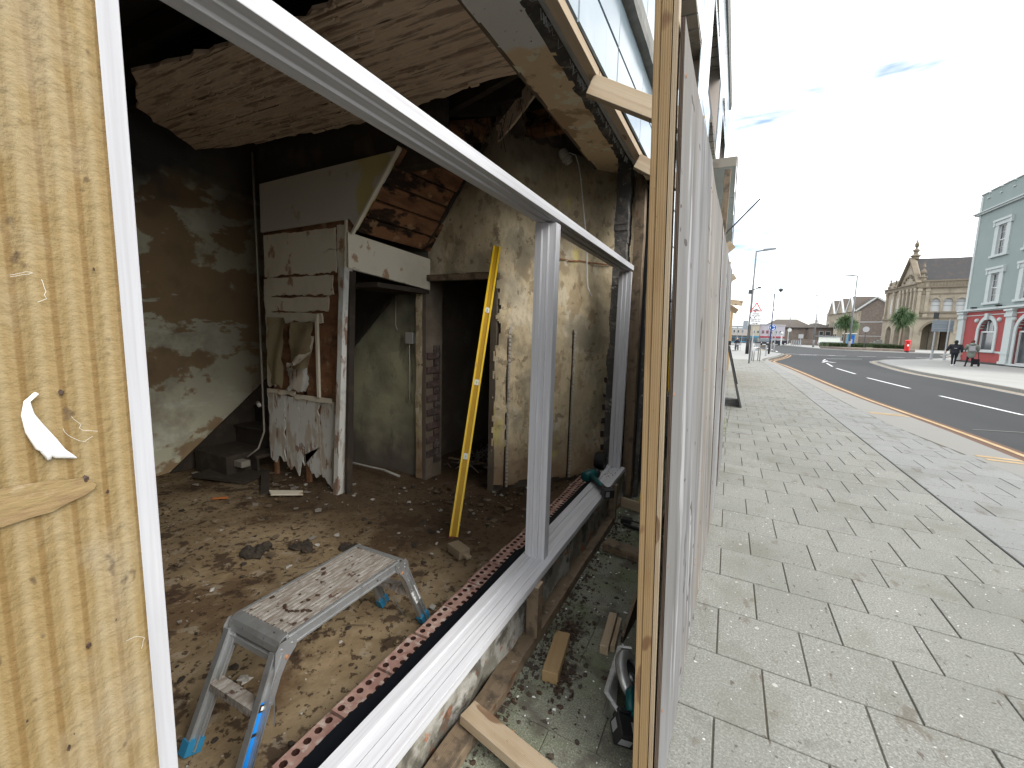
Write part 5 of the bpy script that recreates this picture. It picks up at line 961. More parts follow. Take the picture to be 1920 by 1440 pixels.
for k in range(24): t = k * math.pi / 12; q.prism([(.076 * math.cos(t), .076 * math.sin(t), 0), (.083 * math.cos(t + .08), .083 * math.sin(t + .08), 0), (.077 * math.cos(t + .14), .077 * math.sin(t + .14), 0)], (0, 0, .002))
q.build('saw_blade', ['greyboard', 'steel'], sw, M, local=True)
q = MB(); q.tube([(-.235, 1.80, .075), (-.19, 1.79, .06), (-.15, 1.785, .05)], [.045, .042, .036], 16); q.tube([(-.225, 1.70, .10), (-.20, 1.64, .11), (-.205, 1.585, .09)], [.036, .028, .024], 14); q.tube([(-.26, 1.69, .12), (-.245, 1.64, .13), (-.23, 1.60, .10)], [.014, .018, .02], 10); q.build('motor_body', 'teal', sw, smooth=True)
q = MB(); q.tube([(-.215, 1.62, .115), (-.16, 1.60, .12), (-.13, 1.66, .11), (-.15, 1.72, .08)], .016, 12); q.build('rear_handle', 'toolblack', sw, smooth=True)
M = axes((.35, -.75, -.2), (.4, .1, 1), (-.255, 1.585, .075)); q = MB(); q.box(0, .085, -.042, .042, -.045, .025); q.box(-.02, .0, -.034, .034, -.03, .03); bt = q.build('battery', 'toolblack', sw, M, bevel=.006, local=True)
q = MB(); q.box(.012, .05, -.0428, -.042, -.03, .005); q.box(.03, .07, .01, .035, .0252, .026); q.box(.0852, .086, -.03, .02, -.03, .0); q.build('battery_label', 'galv', bt, M, local=True)
for i in range(7): pass
# timbers in the gap
def tim(lbl, a, b, wd, ht, m, nm='timber_block', cat='timber', up=(0, 0, 1), **k):
    o = beam(nm, a, b, wd, ht, m, None, up=up, bevel=.003, **k); tag(o, lbl, cat); return o
tim('greenish pine block on the mossy paving, nearer of the two short blocks', (-.642, 1.955, .031), (-.603, 1.675, .031), .074, .056, 'pine')
ob = thing('timber_block', 'short orange pine block with rebated end, beside the leaning dark board', 'timber', (-.43, 2.1, 0))
beam('block_body', (-.452, 2.24, .028), (-.432, 1.965, .028), .042, .05, 'pine2', ob, bevel=.003); beam('block_rebate', (-.414, 2.24, .02), (-.398, 2.0, .02), .022, .034, 'pine2', ob)
tim('pale pine batten lying crosswise from the ground timber at the bottom edge', (-.80, 1.295, .098), (-.16, 1.185, .030), .085, .042, 'pine2', 'pine_batten', wob=.002)
tim('long dark weathered timber laid on the ground along the foot of the low wall', (-.792, .7, .03), (-.780, 3.45, .028), .088, .058, 'pinew', 'ground_timber', wob=.01)
tim('upright weathered block wedged under the sill below the mullion', (-.768, 1.865, .06), (-.768, 1.865, .330), .062, .062, 'pinew', up=(0, 1, 0))
q = MB(); q.box(-.798, -.738, 1.834, 1.896, .3305, .334); tag(q.build('sawn_end', 'pine2'), 'bare sawn end on top of the upright block under the sill', 'timber')
tim('upright block under the far end of the sill below the driver', (-.765, 3.50, .02), (-.765, 3.50, .33), .06, .05, 'pinew', up=(0, 1, 0))
tim('stout reddish brown timber lying across the gap beyond the two short blocks', (-.70, 3.02, .035), (-.22, 2.93, .035), .10, .06, 'pinew', wob=.003)
tim('pale pine board on edge crossing the gap near the second level', (-.765, 3.86, .05), (-.30, 3.72, .05), .022, .09, 'pine2', 'pine_board')
q = MB(); q.prism([(-.378, 2.1, 0), (-.378, 2.1, .03), (-.345, 2.4, .18), (-.30, 2.85, .42), (-.30, 2.85, 0)], (.014, -.002, 0)); o = q.build('leaning_board', 'soot'); tag(o, 'dark board standing on edge in the gap beside the orange block', 'board')  # near-black colour carries the shade on the face towards the hoarding
beam('board_edge', (-.371, 2.1, .033), (-.293, 2.85, .423), .013, .005, 'pinew', o, bevel=0)
cl = thing('black_clamp', 'black ratchet clamp lying in the gap between the stout timber and the pale board', 'clamp', (-.62, 3.5, 0))
q = MB(); q.box(-.69, -.61, 3.50, 3.57, .005, .045); q.tube([(-.61, 3.53, .03), (-.35, 3.50, .03)], .009, 8); q.tube([(-.66, 3.46, .02), (-.5, 3.42, .018)], .014, 8); q.build('clamp_body', 'toolblack', cl, bevel=.004)
for (x, y, a, l) in ((-.655, 1.375, .3, 'small orange stub lying near the pine batten'), (-.60, 1.19, 1.2, 'small torn orange stub at the bottom edge below the pine batten')):
    q = MB(); q.tube([(x, y, .008), (x + .02 * math.cos(a), y + .02 * math.sin(a), .008)], .0055, 8); tag(q.build('orange_stub', 'orange'), l, 'litter')
# gravel and crumbs along the timber and over the gap
q = MB(); rn = random.Random(31)
for i in range(2600):
    if rn.random() < .6: y = .95 + rn.random() * 2.7; x = -.745 + abs(rn.gauss(0, .05))
    else:
        c = rn.choice([(-.66, 1.85, .07), (-.62, 3.3, .09), (-.55, 2.5, .25), (-.5, 1.6, .2), (-.6, 2.1, .08), (-.56, 1.75, .04)]); x = rn.gauss(c[0], c[2] * .5); y = rn.gauss(c[1], c[2] * 1.4)
    if x < -.75 or x > -.13: continue
    r = .0015 + rn.random() ** 5 * .008; q.sph((x, y, r * .3), (r * (1 + rn.random()), r * (1 + rn.random()), r), m=rn.choice([0, 0, 0, 1, 2]), n=6, j=.7, seed=i)
tag(q.build('gravel', ['soot', 'slabm', 'leaf'], kind='stuff'), 'dark gravel, crumbs and wet leaf litter in the gap', 'gravel')
q = MB()
for i in range(260):
    c = rn.choice([(-.62, 1.87), (-.56, 1.72), (-.64, 2.05)]); x = rn.gauss(c[0], .035); y = rn.gauss(c[1], .06); a = rn.random() * 6.3; r = .006 + rn.random() * .012; z = .004 + rn.random() * .02
    q.face([(x + r * math.cos(a), y + r * math.sin(a), z), (x + r * .5 * math.cos(a + 1.6), y + r * .5 * math.sin(a + 1.6), z + .006 * rn.random()), (x - r * math.cos(a), y - r * math.sin(a), z), (x - r * .5 * math.cos(a + 1.6), y - r * .5 * math.sin(a + 1.6), z + .004)])
tag(q.build('leaf_litter', 'leaf', kind='stuff'), 'clump of wet brown leaf litter around the pine block', 'leaves')
# rubble on the dirt floor
q = MB(); rn = random.Random(41)
for i in range(2600):
    t = rn.random()
    if t < .5: x = -1.2 - rn.random() * 3.4; y = .3 + rn.random() * 2.6
    elif t < .75: x = rn.gauss(-2.1, .5); y = rn.gauss(2.9, .35)
    elif t < .88: x = rn.gauss(-3.6, .45); y = rn.gauss(2.55, .18)
    else: s = rn.random() * 1.45; p = D0 + DD * s + NB * abs(rn.gauss(0, .07)); x, y = p.x, p.y
    if x > -1.2 and y < 3.5: continue
    r = .0012 + rn.random() ** 7 * .014; q.sph((x, y, .080 + r * .2), (r * (1 + rn.random()), r * (1 + rn.random()), r * .7), m=rn.choice([0, 0, 0, 0, 2, 2, 1]), n=6, j=.8, seed=i)
tag(q.build('rubble', ['soot', 'ceram', 'dirt'], kind='stuff'), 'crumbs of plaster and dirt scattered over the shop floor', 'rubble')
def clod(name, c, r, lbl, m='leaf', sd=1):
    q = MB(); n = 14; rn = random.Random(sd)
    for k in range(7): q.sph((c[0] + rn.gauss(0, r[0] * .45), c[1] + rn.gauss(0, r[1] * .45), c[2] + r[2] * .3), (r[0] * .6, r[1] * .6, r[2] * (.5 + rn.random() * .5)), n=10, j=.5, seed=sd + k)
    tag(q.build(name, m), lbl, 'debris')
clod('earth_clod', (-2.68, 1.64, .08), (.055, .06, .045), 'fist sized dark clod of earth, the leftmost lump left of the platform', 'soot', 3)
clod('earth_clod', (-2.47, 1.86, .08), (.08, .045, .02), 'flat dark smear of rubble just right of the earth clod', 'soot', 5)
clod('earth_clod', (-2.2, 1.98, .08), (.06, .05, .015), 'small low dark crumb heap directly behind the platform', 'soot', 8)
q = MB(); q.prism([(-3.55, 2.35, .10), (-3.30, 2.50, .095), (-3.22, 2.44, .10), (-3.45, 2.30, .10)], (0, 0, .015)); tag(q.build('board_scrap', 'board'), 'pale torn strip of board lying on the floor below the partition', 'debris')
q = MB(); q.prism([(-3.80, 2.03, .10), (-3.72, 2.10, .10), (-3.69, 2.08, .10), (-3.79, 2.0, .10)], (0, 0, .006)); tag(q.build('orange_scrap', 'orange'), 'orange scrap lying on the dark floor near the stairs', 'debris')
for (x, y, rz, lx, ly, lbl, m) in [(-4.25, 2.45, .35, .55, .35, 'dark sheet of rotten board lying flat before the stairs', 'soot'), (-3.75, 2.45, -.6, .5, .07, 'dark broken lath lying askew before the partition', 'soot')]:
    q = MB(); q.box(-lx / 2, lx / 2, -ly / 2, ly / 2, 0, .02); o = q.build('fallen_board', m, None, Matrix.Translation((x, y, .10)) @ Matrix.Rotation(rz, 4, 'Z') @ Matrix.Rotation(.06, 4, 'Y'), local=True); tag(o, lbl, 'debris')
q = MB(); q.box(-4.22, -4.10, 2.45, 2.54, .19, .25); q.box(-4.75, -4.22, 2.38, 2.64, .06, .30, 1); tag(q.build('plinth_block', ['concrete', 'soot'], bevel=.006), 'grey block with a pale end at the foot of the dark stairs', 'block')
q = MB(); rn = random.Random(51)
for i in range(60):
    x = rn.uniform(-2.5, -1.9); y = rn.uniform(3.5, 4.6); a = rn.random() * 3; l = .1 + rn.random() * .35; q.tube([(x, y, .12 + rn.random() * .05), (x + l * .5 * math.cos(a), y + l * .5 * math.sin(a), .15 + rn.random() * .12), (x + l * math.cos(a), y + l * math.sin(a), .12)], .006, 5)
tag(q.build('twig_rubbish', 'twig', kind='stuff'), 'tangle of twigs and laths inside the dark second doorway', 'debris')
tim('pale lath lying across the threshold of the dark second doorway', (-2.6, 3.75, .2), (-1.95, 3.8, .2), .03, .02, 'pinew', 'lath')
# lamp holder and its cord
lf = thing('lamp_holder', 'dusty ceramic lamp holder hanging under the lintel with a thin trailing cord', 'light fitting', (-1.414, 3.80, 3.12))
q = MB(); o = (-1.414, 3.80, 3.10); M = Matrix.Translation(o) @ Matrix.Rotation(.5, 4, 'X') @ Matrix.Rotation(-.5, 4, 'Y')
q.lathe([(0, .085), (.03, .08), (.042, .05), (.045, .02), (.04, .015), (.04, .008), (.047, .002), (.047, -.018), (.036, -.025), (.036, -.045), (.03, -.055), (.022, -.05), (.02, -.02), (0, -.018)], (0, 0, 0), 24); q.build('holder_body', 'ceram', lf, M, smooth=False, local=True)
q = MB(); q.tube([(-1.414, 3.80, 3.15), (-1.44, 3.76, 3.28), (-1.48, 3.72, 3.40), (-1.5, 3.7, 3.56)], .014, 8); q.build('conduit', 'soot', lf, smooth=True)
cp = [(-1.40, 3.82, 3.15), (-1.356, 3.88, 3.145), (-1.335, 3.91, 3.07), (-1.315, 3.935, 2.95), (-1.30, 3.955, 2.80), (-1.285, 3.977, 2.66), (-1.255, 4.015, 2.38), (-1.246, 4.03, 2.1), (-1.235, 4.04, 2.0), (-1.205, 4.07, 1.92)]
q = MB(); q.tube(cp, .0055, 6); q.sph(cp[3], .011, n=6); q.sph(cp[4], .010, n=6); q.build('cord', 'web', lf, smooth=True)
# dark grey board leaning on the hoarding further along
lb = thing('leaning_sign_board', 'dark grey panel leaning against the hoarding on the pavement', 'board', (.2, 11.2, 0))
b0 = Vector((.33, 10.75, 0)); b1 = Vector((.30, 12.3, 0)); t0 = Vector((-.05, 10.75, 1.42)); t1 = Vector((-.05, 12.3, 1.42)); th_ = Vector((.035, 0, .012))
q = MB(); q.hexa([b0, b1, b1 + th_, b0 + th_, t0, t1, t1 + th_, t0 + th_]); q.build('panel', 'greyboard', lb)
q = MB()
for u in (0.12, .8): p = b0.lerp(b1, u); r = t0.lerp(t1, u); q.bar(p.lerp(r, .35) + th_ * 1.3, p.lerp(r, .93) + th_ * 1.3, .06, .02, up=th_)
q.build('rail', 'blackp', lb); q = MB(); q.box(-.05, .04, 10.8, 10.9, 1.38, 1.47); q.build('top_bracket', 'blackp', lb)

q = MB(); rn = random.Random(77)
for i in range(260):
    c = rn.choice([(-2.3, 3.1, .5, .2), (-3.5, 2.5, .4, .15), (-1.6, 3.3, .2, .25), (-2.4, 1.7, .7, .5), (-4.1, 2.3, .4, .2)]); x = rn.gauss(c[0], c[2]); y = rn.gauss(c[1], c[3])
    if x > -1.22 or x < -4.8 or y > 3.3 + max(0, (x + 1.87)) * 1.25: continue
    r_ = .006 + rn.random() ** 4 * .03; a = rn.random() * 6.3; k = rn.randint(4, 6); P = [(x + r_ * (.5 + rn.random()) * math.cos(a + t * 6.283 / k), y + r_ * (.5 + rn.random()) * math.sin(a + t * 6.283 / k), .085 + rn.random() * .004) for t in range(k)]
    q.prism(P, (0, 0, .003 + rn.random() * .006), m=rn.choice([0, 1, 2, 2]))
for i in range(90):
    x = rn.uniform(-4.4, -1.5); y = rn.uniform(1.2, 3.0); a = rn.random() * 3.14; l = .02 + rn.random() ** 2 * .12; q.bar((x, y, .09), (x + l * math.cos(a), y + l * math.sin(a), .092), .004, .003, m=2)
tag(q.build('plaster_scraps', ['concrete', 'dirt', 'pinew'], kind='stuff'), 'flat plaster scraps and splinters strewn near the back walls', 'debris')
# ================================================================ ACROSS THE ROAD
class FR:
    def __init__(s, o, d):
        s.o = Vector(o); s.d = Vector((*d, 0)).normalized() if len(d) == 2 else Vector(d).normalized(); s.n = Vector((s.d.y, -s.d.x, 0))
    def p(s, a, b, z): return s.o + s.d * a + s.n * b + Vector((0, 0, z))    # a along, b outward
    def box(s, q, a0, a1, b0, b1, z0, z1, m=0):
        return q.hexa([s.p(a0, b0, z0), s.p(a1, b0, z0), s.p(a1, b1, z0), s.p(a0, b1, z0), s.p(a0, b0, z1), s.p(a1, b0, z1), s.p(a1, b1, z1), s.p(a0, b1, z1)], m)
    def poly(s, q, pts, b0, b1, m=0): return q.prism([s.p(a, b0, z) for a, z in pts], s.n * (b1 - b0), m)
def arch(c, w_, z0, zs, n=12, k=1.0):
    r = w_ / 2; return [(c - r, z0)] + [(c - r * math.cos(math.pi * i / n), zs + r * k * math.sin(math.pi * i / n)) for i in range(n + 1)] + [(c + r, z0)]
def wallhole(F, q, a0, a1, z0, z1, outline, b0, b1, m=0):
    """rectangle with an opening (outline from left foot over to right foot, both on the same z); built as a strip fan"""
    ol = outline; n = len(ol); zf = ol[0][1]
    def proj(p):   # to the rectangle edge
        a, z = p; cx = (ol[0][0] + ol[-1][0]) / 2; cz = zf + .01; dx, dz = a - cx, z - cz
        t = min(((a1 - cx) / dx) if dx > 1e-6 else 1e9, ((a0 - cx) / dx) if dx < -1e-6 else 1e9, ((z1 - cz) / dz) if dz > 1e-6 else 1e9); return (cx + dx * t, cz + dz * t)
    out_ = [(a0, zf)] + [proj(p) for p in ol[1:-1]] + [(a1, zf)]
    for i in range(n - 1):
        A, B, C_, D_ = ol[i], ol[i + 1], out_[i + 1], out_[i]
        extra = []
        for cx_, cz_ in ((a0, z1), (a1, z1)):
            if (abs(D_[0] - cx_) < 1e-5) != (abs(C_[0] - cx_) < 1e-5) and (abs(D_[1] - cz_) < 1e-5 or abs(C_[1] - cz_) < 1e-5) and D_ != (cx_, cz_): extra = [(cx_, cz_)]
        F.poly(q, [A, B, C_] + extra + [D_], b0, b1, m)
    if zf > z0: F.box(q, a0, a1, b0, b1, z0, zf, m)
# ---- grey and red corner house
gh = thing('corner_house', 'three storey pale grey house with red ground floor, white trim and a battlemented parapet', 'building', (17.05, 48.62, 0))
F = FR((17.05, 48.62, 0), (.0695, -.9976)); F.n = Vector((-.9976, -.0695, 0))
q = MB(); L_ = 17
# upper wall with window holes: columns
cols = [(0.0, 2.45, None), (2.45, 4.25, 1), (4.25, 5.95, None), (5.95, 7.75, 1), (7.75, 9.5, None), (9.5, 11.3, 1), (11.3, L_, None)]
for a, b, w_ in cols:
    segs = [(4.12, 12.7)] if not w_ else [(4.12, 4.62), (7.05, 8.1), (10.55, 12.7)]
    for z0, z1 in segs: F.box(q, a, b, -.35, 0, z0, z1)
q.build('upper_wall', 'mint', gh)
q = MB(); F.box(q, 0, .28, 0, .05, 4.15, 13.0); q.build('corner_strip', 'trimw', gh)
q = MB(); F.box(q, .0, L_, -12, -.4, 0, 12.6); q.build('house_body', 'mint', gh)
q = MB(); q.hexa([F.p(-.0, -.35, 0), F.p(0, 0, 0), F.p(0.001, 0, 12.7), F.p(0.001, -.35, 12.7), F.p(-.01, -.35, 0), F.p(-.01, 0, 0), F.p(-.01, 0, 12.7), F.p(-.01, -.35, 12.7)])
for row, (zb, zt_) in enumerate(((4.62, 7.05), (8.1, 10.55))):
    for a in (2.45, 5.95, 9.5):
        a1 = a + 1.8; wo = MB(); c = a + .9
        F.box(wo, a, a + .42, -.2, .07, zb, zt_); F.box(wo, a1 - .42, a1, -.2, .07, zb, zt_); F.box(wo, a - .12, a1 + .12, -.2, .14, zb - .16, zb); F.box(wo, a, a1, -.2, .1, zt_ - .30, zt_)
        F.box(wo, a - .14, a1 + .14, .0, .18, zt_ - .02, zt_ + .14); F.box(wo, a - .14, a + .06, .0, .14, zt_ - .34, zt_ - .02); F.box(wo, a1 - .06, a1 + .14, .0, .14, zt_ - .34, zt_ - .02)
        f = wo.build('window', 'trimw', gh)
        sa = MB(); z0, z1 = zb, zt_ - .30
        for x0_, x1_ in ((a + .42, a + .49), (a1 - .49, a1 - .42)): F.box(sa, x0_, x1_, -.14, -.07, z0, z1)
        for z in (z0, (z0 + z1) / 2 - .035, z1 - .07): F.box(sa, a + .42, a1 - .42, -.14, -.065, z, z + .07)
        for k in (1, 2): x = a + .49 + (.82) * k / 3; F.box(sa, x - .012, x + .012, -.13, -.08, z0, z1)
        for k in (1, 3): z = z0 + (z1 - z0) * k / 4; F.box(sa, a + .45, a1 - .45, -.13, -.08, z - .012, z + .012)
        sa.build('sash', 'frame_w', f)
        q = MB(); F.box(q, a + .45, a1 - .45, -.12, -.105, z0, z1); q.build('pane', 'greywin', f)
q = MB(); F.box(q, -.35, L_, -.3, .16, 11.58, 11.70); F.box(q, -.4, L_, -.3, .26, 11.70, 11.78); q.build('cornice', 'trimw', gh)
a = .0; ms = [(-.05, .8, 13.15)] + [(1.12 + i * 1.45, 2.3 + i * 1.45, 13.18) for i in range(11)]
for a0, a1, z in ms:
    q = MB(); F.box(q, a0, a1, -.3, 0, 12.7, z); o = q.build('merlon', 'mint', gh); q = MB(); F.box(q, a0 - .05, a1 + .05, -.36, .07, z, z + .08); q.build('coping', 'trimw', o)
for i in range(12):
    a0 = (.8 if i == 0 else 2.3 + (i - 1) * 1.45); a1 = 1.12 + i * 1.45; q = MB(); F.box(q, a0, a1, -.36, .07, 12.7, 12.77); q.build('coping', 'trimw', gh)
q = MB(); q.lathe([(.27, 0), (.25, .5), (.20, .95), (.22, 1.0), (.0, 1.0)], tuple(F.p(.75, -1.2, 12.9)), 12); q.build('chimney_pot', 'rust', gh)
q = MB(); F.box(q, -.45, L_, -.3, .12, 3.98, 4.06); F.box(q, -.5, L_, -.3, .30, 4.06, 4.2); q.build('string_course', 'trimw', gh)
q = MB()
for a0, a1, c in ((.0, 2.05, None), (2.05, 4.6, 3.32), (4.6, 6.2, None), (6.2, 9.0, 7.6), (9.0, L_, None)):
    if c is None: F.box(q, a0, a1, -.35, 0, 0, 3.98)
    else: wallhole(F, q, a0, a1, 0, 3.98, arch(c, 1.95, 1.0 if c < 5 else .2, 2.4), -.35, 0)
q.build('ground_floor_wall', 'redp', gh)
q = MB(); F.box(q, .0, L_, .0, .03, 3.66, 3.72); F.box(q, .0, 6.3, .0, .05, .85, .98); q.build('band', 'trimw', gh)
q = MB(); F.box(q, -.1, L_, .0, .08, 0, .14); q.build('plinth', 'blackp', gh)
for a0 in (-.35, 5.55, 9.1, 12.6):
    q = MB(); F.box(q, a0, a0 + .72, -.3, .16, .25, 3.45); F.box(q, a0 - .07, a0 + .79, -.3, .22, .12, .30); F.box(q, a0 - .05, a0 + .77, -.3, .2, .80, .98); F.box(q, a0 - .07, a0 + .79, -.3, .24, 3.45, 3.62); F.box(q, a0 - .02, a0 + .74, -.3, .2, 3.62, 3.98); F.box(q, a0 - .1, a0 + .82, -.3, .3, 3.85, 3.98); q.build('pilaster', 'trimw', gh)
for c in (3.32, 7.6):
    zf = 1.0 if c < 5 else .2; o1 = arch(c, 1.95, zf, 2.4, 14); o2_ = arch(c, 2.5, zf, 2.4, 14); q = MB()
    for i in range(len(o1) - 1): F.poly(q, [o1[i], o1[i + 1], o2_[i + 1], o2_[i]], -.2, .07)
    F.poly(q, [(c - .14, 3.30), (c + .14, 3.30), (c + .20, 3.78), (c - .20, 3.78)], 0, .2); F.box(q, c - 1.4, c + 1.4, 0, .16, zf - .12, zf)
    ar = q.build('arched_window', 'trimw', gh)
    q = MB(); F.poly(q, arch(c, 1.95, zf, 2.4, 14), -.22, -.2); q.build('pane', 'greywin', ar)
    q = MB(); F.box(q, c - .97, c + .97, -.2, -.12, 2.36, 2.46); F.box(q, c - .97, c + .97, -.2, -.12, zf, zf + .07)
    for k in (-.33, .33): F.box(q, c + k - .025, c + k + .025, -.2, -.14, 2.4, 3.22)
    F.box(q, c - .97, c - .9, -.2, -.12, zf, 2.4); F.box(q, c + .9, c + .97, -.2, -.12, zf, 2.4); q.build('glazing_bars', 'frame_w', ar)
    for k in (-1.36, 1.36): q = MB(); q.sph(F.p(c + k, .03, 3.28), .17, n=10); q.build('roundel', 'trimw', gh, smooth=True)
for a in (1.6, 4.6, 8.2): q = MB(); F.box(q, a, a + .22, .1, .4, 4.22, 4.34); q.build('spot_lamp', 'blackp', gh)
# ---- the stone hall
ch = thing('stone_hall', 'old honey stone hall with arched porches, pedimented gable, tall finial and slate roof', 'building', (30.3, 105.3, 0))
A_ = Vector((30.3, 105.3, 0)); F = FR(A_, (.963, -.27)); F.n = Vector((-.27, -.963, 0)); Ls = 14
q = MB(); F.box(q, -.0, Ls, -9, -5.0, 0, 5.7); F.box(q, -.0, Ls, -9, -1.15, 5.7, 12.3); q.build('hall_body', 'stone', ch)
q = MB(); wallhole(F, q, 0.0, 5.9, 0, 5.7, arch(3.0, 3.7, .0, 3.3, 14, .95), -1.1, 0); F.box(q, 5.9, 7.4, -1.1, .0, 0, 5.7); wallhole(F, q, 7.4, 12.4, 0, 5.7, arch(9.9, 3.5, .0, 3.3, 14, .95), -1.1, 0); F.box(q, 12.4, Ls, -1.1, 0, 0, 5.7); q.build('porch_wall', 'stone', ch)
q = MB()
for i in range(14):
    o1 = arch(3.0, 3.7, 0, 3.3, 14, .95); o2_ = arch(3.0, 4.4, 0, 3.3, 14, .95); F.poly(q, [o1[i + 1], o1[min(i + 2, 15)], o2_[min(i + 2, 15)], o2_[i + 1]], 0, .12)
q.build('arch_moulding', 'stoned', ch)
q = MB(); F.box(q, 0, Ls, -5, -4.8, 0, 5.7); q.build('porch_back_wall', 'stoned', ch); q = MB(); F.box(q, 2.2, 3.9, -4.79, -4.7, 0, 3.6); q.build('porch_door', 'blackp', ch)
q = MB()
q = MB(); zw0, zw1 = 7.0, 9.3; xs = [0, 1.75, 3.15, 3.35, 4.75, 4.95, 6.35, Ls]
F.box(q, 0, 1.75, -1.1, -.25, 5.95, 11.2); F.box(q, 6.35, Ls, -1.1, -.25, 5.95, 11.2); F.box(q, 1.75, 6.35, -1.1, -.25, 5.95, zw0); F.box(q, 1.75, 6.35, -1.1, -.25, 10.0, 11.2); F.box(q, 3.15, 3.35, -1.1, -.2, zw0, 10); F.box(q, 4.75, 4.95, -1.1, -.2, zw0, 10)
q.build('upper_wall', 'stone', ch)
for a in (1.75, 3.35, 4.95):
    c = a + .7; q = MB(); wallhole(F, q, a, a + 1.4, zw0, 10.0, arch(c, 1.15, zw0, 8.75, 10), -1.0, -.26); 
    o1 = arch(c, 1.2, zw0, 8.75, 10); o2_ = arch(c, 1.5, zw0, 8.75, 10)
    for i in range(1, 11): F.poly(q, [o1[i], o1[i + 1], o2_[i + 1], o2_[i]], -.26, -.12)
    wn = q.build('window', 'stone', ch); q = MB(); F.poly(q, arch(c, 1.2, zw0, 8.75, 10), -.75, -.7); q.build('pane', 'frame_w', wn); q = MB(); F.box(q, c - .6, c + .6, -.7, -.66, 8.0, 8.1); F.box(q, c - .6, c + .6, -.7, -.66, 8.7, 8.78); q.build('glazing_bar', 'signback', wn)
for z0, z1, b, m in ((5.7, 5.98, .28, 'stoned'), (11.2, 11.45, .3, 'stoned'), (11.45, 12.3, .0, 'stone'), (12.3, 12.55, .22, 'stoned'), (6.7, 6.95, .05, 'stoned'), (10.05, 10.2, -.1, 'stoned')):
    q = MB(); F.box(q, -.1 if b > 0 else 0, Ls, -1.1, b, z0, z1); q.build('stone_course', m, ch)
for i in range(16): q = MB(); F.box(q, 1.3 + i * .42, 1.55 + i * .42, 0, .1, 11.5, 12.2); q.build('baluster', 'stoned', ch)
for a0, b0 in ((-.1, .15), (1.0, -.05), (6.5, -.05)):
    q = MB(); F.box(q, a0, a0 + .5, -.3, b0, 6.1, 11.2); F.box(q, a0 - .08, a0 + .58, -.3, b0 + .1, 6.0, 6.5); F.box(q, a0 - .08, a0 + .58, -.3, b0 + .1, 10.6, 11.1); q.build('pilaster', 'stone', ch)
for a0 in (0, 5.2, 6.4): q = MB(); F.box(q, a0 - .05, a0 + .9, -.2, .14, 0, .9); F.box(q, a0 - .02, a0 + .87, -.2, .1, 3.0, 3.25); q.build('pier_base', 'stone', ch)
q = MB(); q.tube([F.p(7.1, .1, 0), F.p(7.1, .1, 11.4)], .07, 8); q.build('drainpipe', 'blackp', ch)
def finial(p, s, nm='finial'):
    q = MB(); q.lathe([(.5 * s, 0), (.5 * s, .5 * s), (.62 * s, .55 * s), (.62 * s, .7 * s), (.3 * s, .8 * s), (.2 * s, 1.1 * s), (.42 * s, 1.4 * s), (.38 * s, 1.7 * s), (.14 * s, 1.95 * s), (.12 * s, 2.2 * s), (.24 * s, 2.35 * s), (.2 * s, 2.6 * s), (.06 * s, 2.9 * s), (0, 3.1 * s)], tuple(p), 8); q.build(nm, 'stoned', ch)
finial(F.p(.3, -.3, 12.5), 1.05); 
# slate roof with ridge
q = MB(); e0, e1, r0, r1 = F.p(.3, -.9, 12.35), F.p(Ls, -.9, 12.35), F.p(-.2, -8.0, 17.2), F.p(Ls, -8.0, 17.2)
q.prism([e0, e1, r1, r0], (0, 0, -.2)); q.prism([r0, r1, F.p(Ls, -15, 12.3), F.p(-.2, -15, 12.3)], (0, 0, -.2)); q.build('slate_roof', 'slateroof', ch)
q = MB(); q.bar(r0, r1, .3, .2); q.build('ridge', 'stoned', ch)
# gable front, receding left
G = FR((30.25, 105.4, 0), (-.08, .997)); G.n = Vector((-.997, -.08, 0))
q = MB(); G.box(q, 0, 14, -1, 0, 5.95, 12); q.build('front_wall', 'stone', ch)
q = MB()
for c in (2.4, 6.6, 10.6): wallhole(G, q, c - 2.1, c + 2.1 - .2 * (c > 10), 0, 5.7, arch(c, 2.5, 0, 3.2, 12), -1, 0)
G.box(q, 0, .3, -1, 0, 0, 5.7); G.box(q, 12.4, 14, -1, 0, 0, 5.7); G.box(q, .2, 13.5, -4, -3.8, 0, 5.7); q.build('front_arcade', 'stone', ch)
for a in (.2, 1.6, 3.2, 4.8, 6.2, 9.0, 12.5):
    q = MB(); G.box(q, a, a + .5, 0, .35, 6.2, 11.3); G.box(q, a - .1, a + .6, 0, .45, 10.7, 11.3); G.box(q, a - .1, a + .6, 0, .45, 6.0, 6.6); q.build('pilaster', 'stone', ch)
for a in (2.25, 3.85, 7.2, 10.2): q = MB(); G.poly(q, arch(a + .4, .8, 6.9, 9.6, 8), 0, .04); q.build('pane', 'greywin', ch)
for z0, z1, b in ((5.7, 5.98, .4), (11.3, 11.9, .4), (11.9, 12.1, .6)): q = MB(); G.box(q, -.4, 13.8, -1, b, z0, z1); q.build('stone_course', 'stoned', ch)
q = MB(); G.poly(q, [(-.3, 12.0), (7.3, 12.0), (3.5, 16.9)], -.8, .2); q.build('pediment', 'stone', ch)
q = MB(); q.bar(G.p(-.5, .3, 12.1), G.p(3.5, .3, 17.1), .8, .3); q.bar(G.p(7.5, .3, 12.1), G.p(3.5, .3, 17.1), .8, .3)
for i in range(7): a = 1.6 + i * .62; q.sph(G.p(a, .28, 12.9 + .9 * math.sin(i * .55)), .28, n=6, j=.5, seed=i)
q.build('pediment_carving', 'stoned', ch)
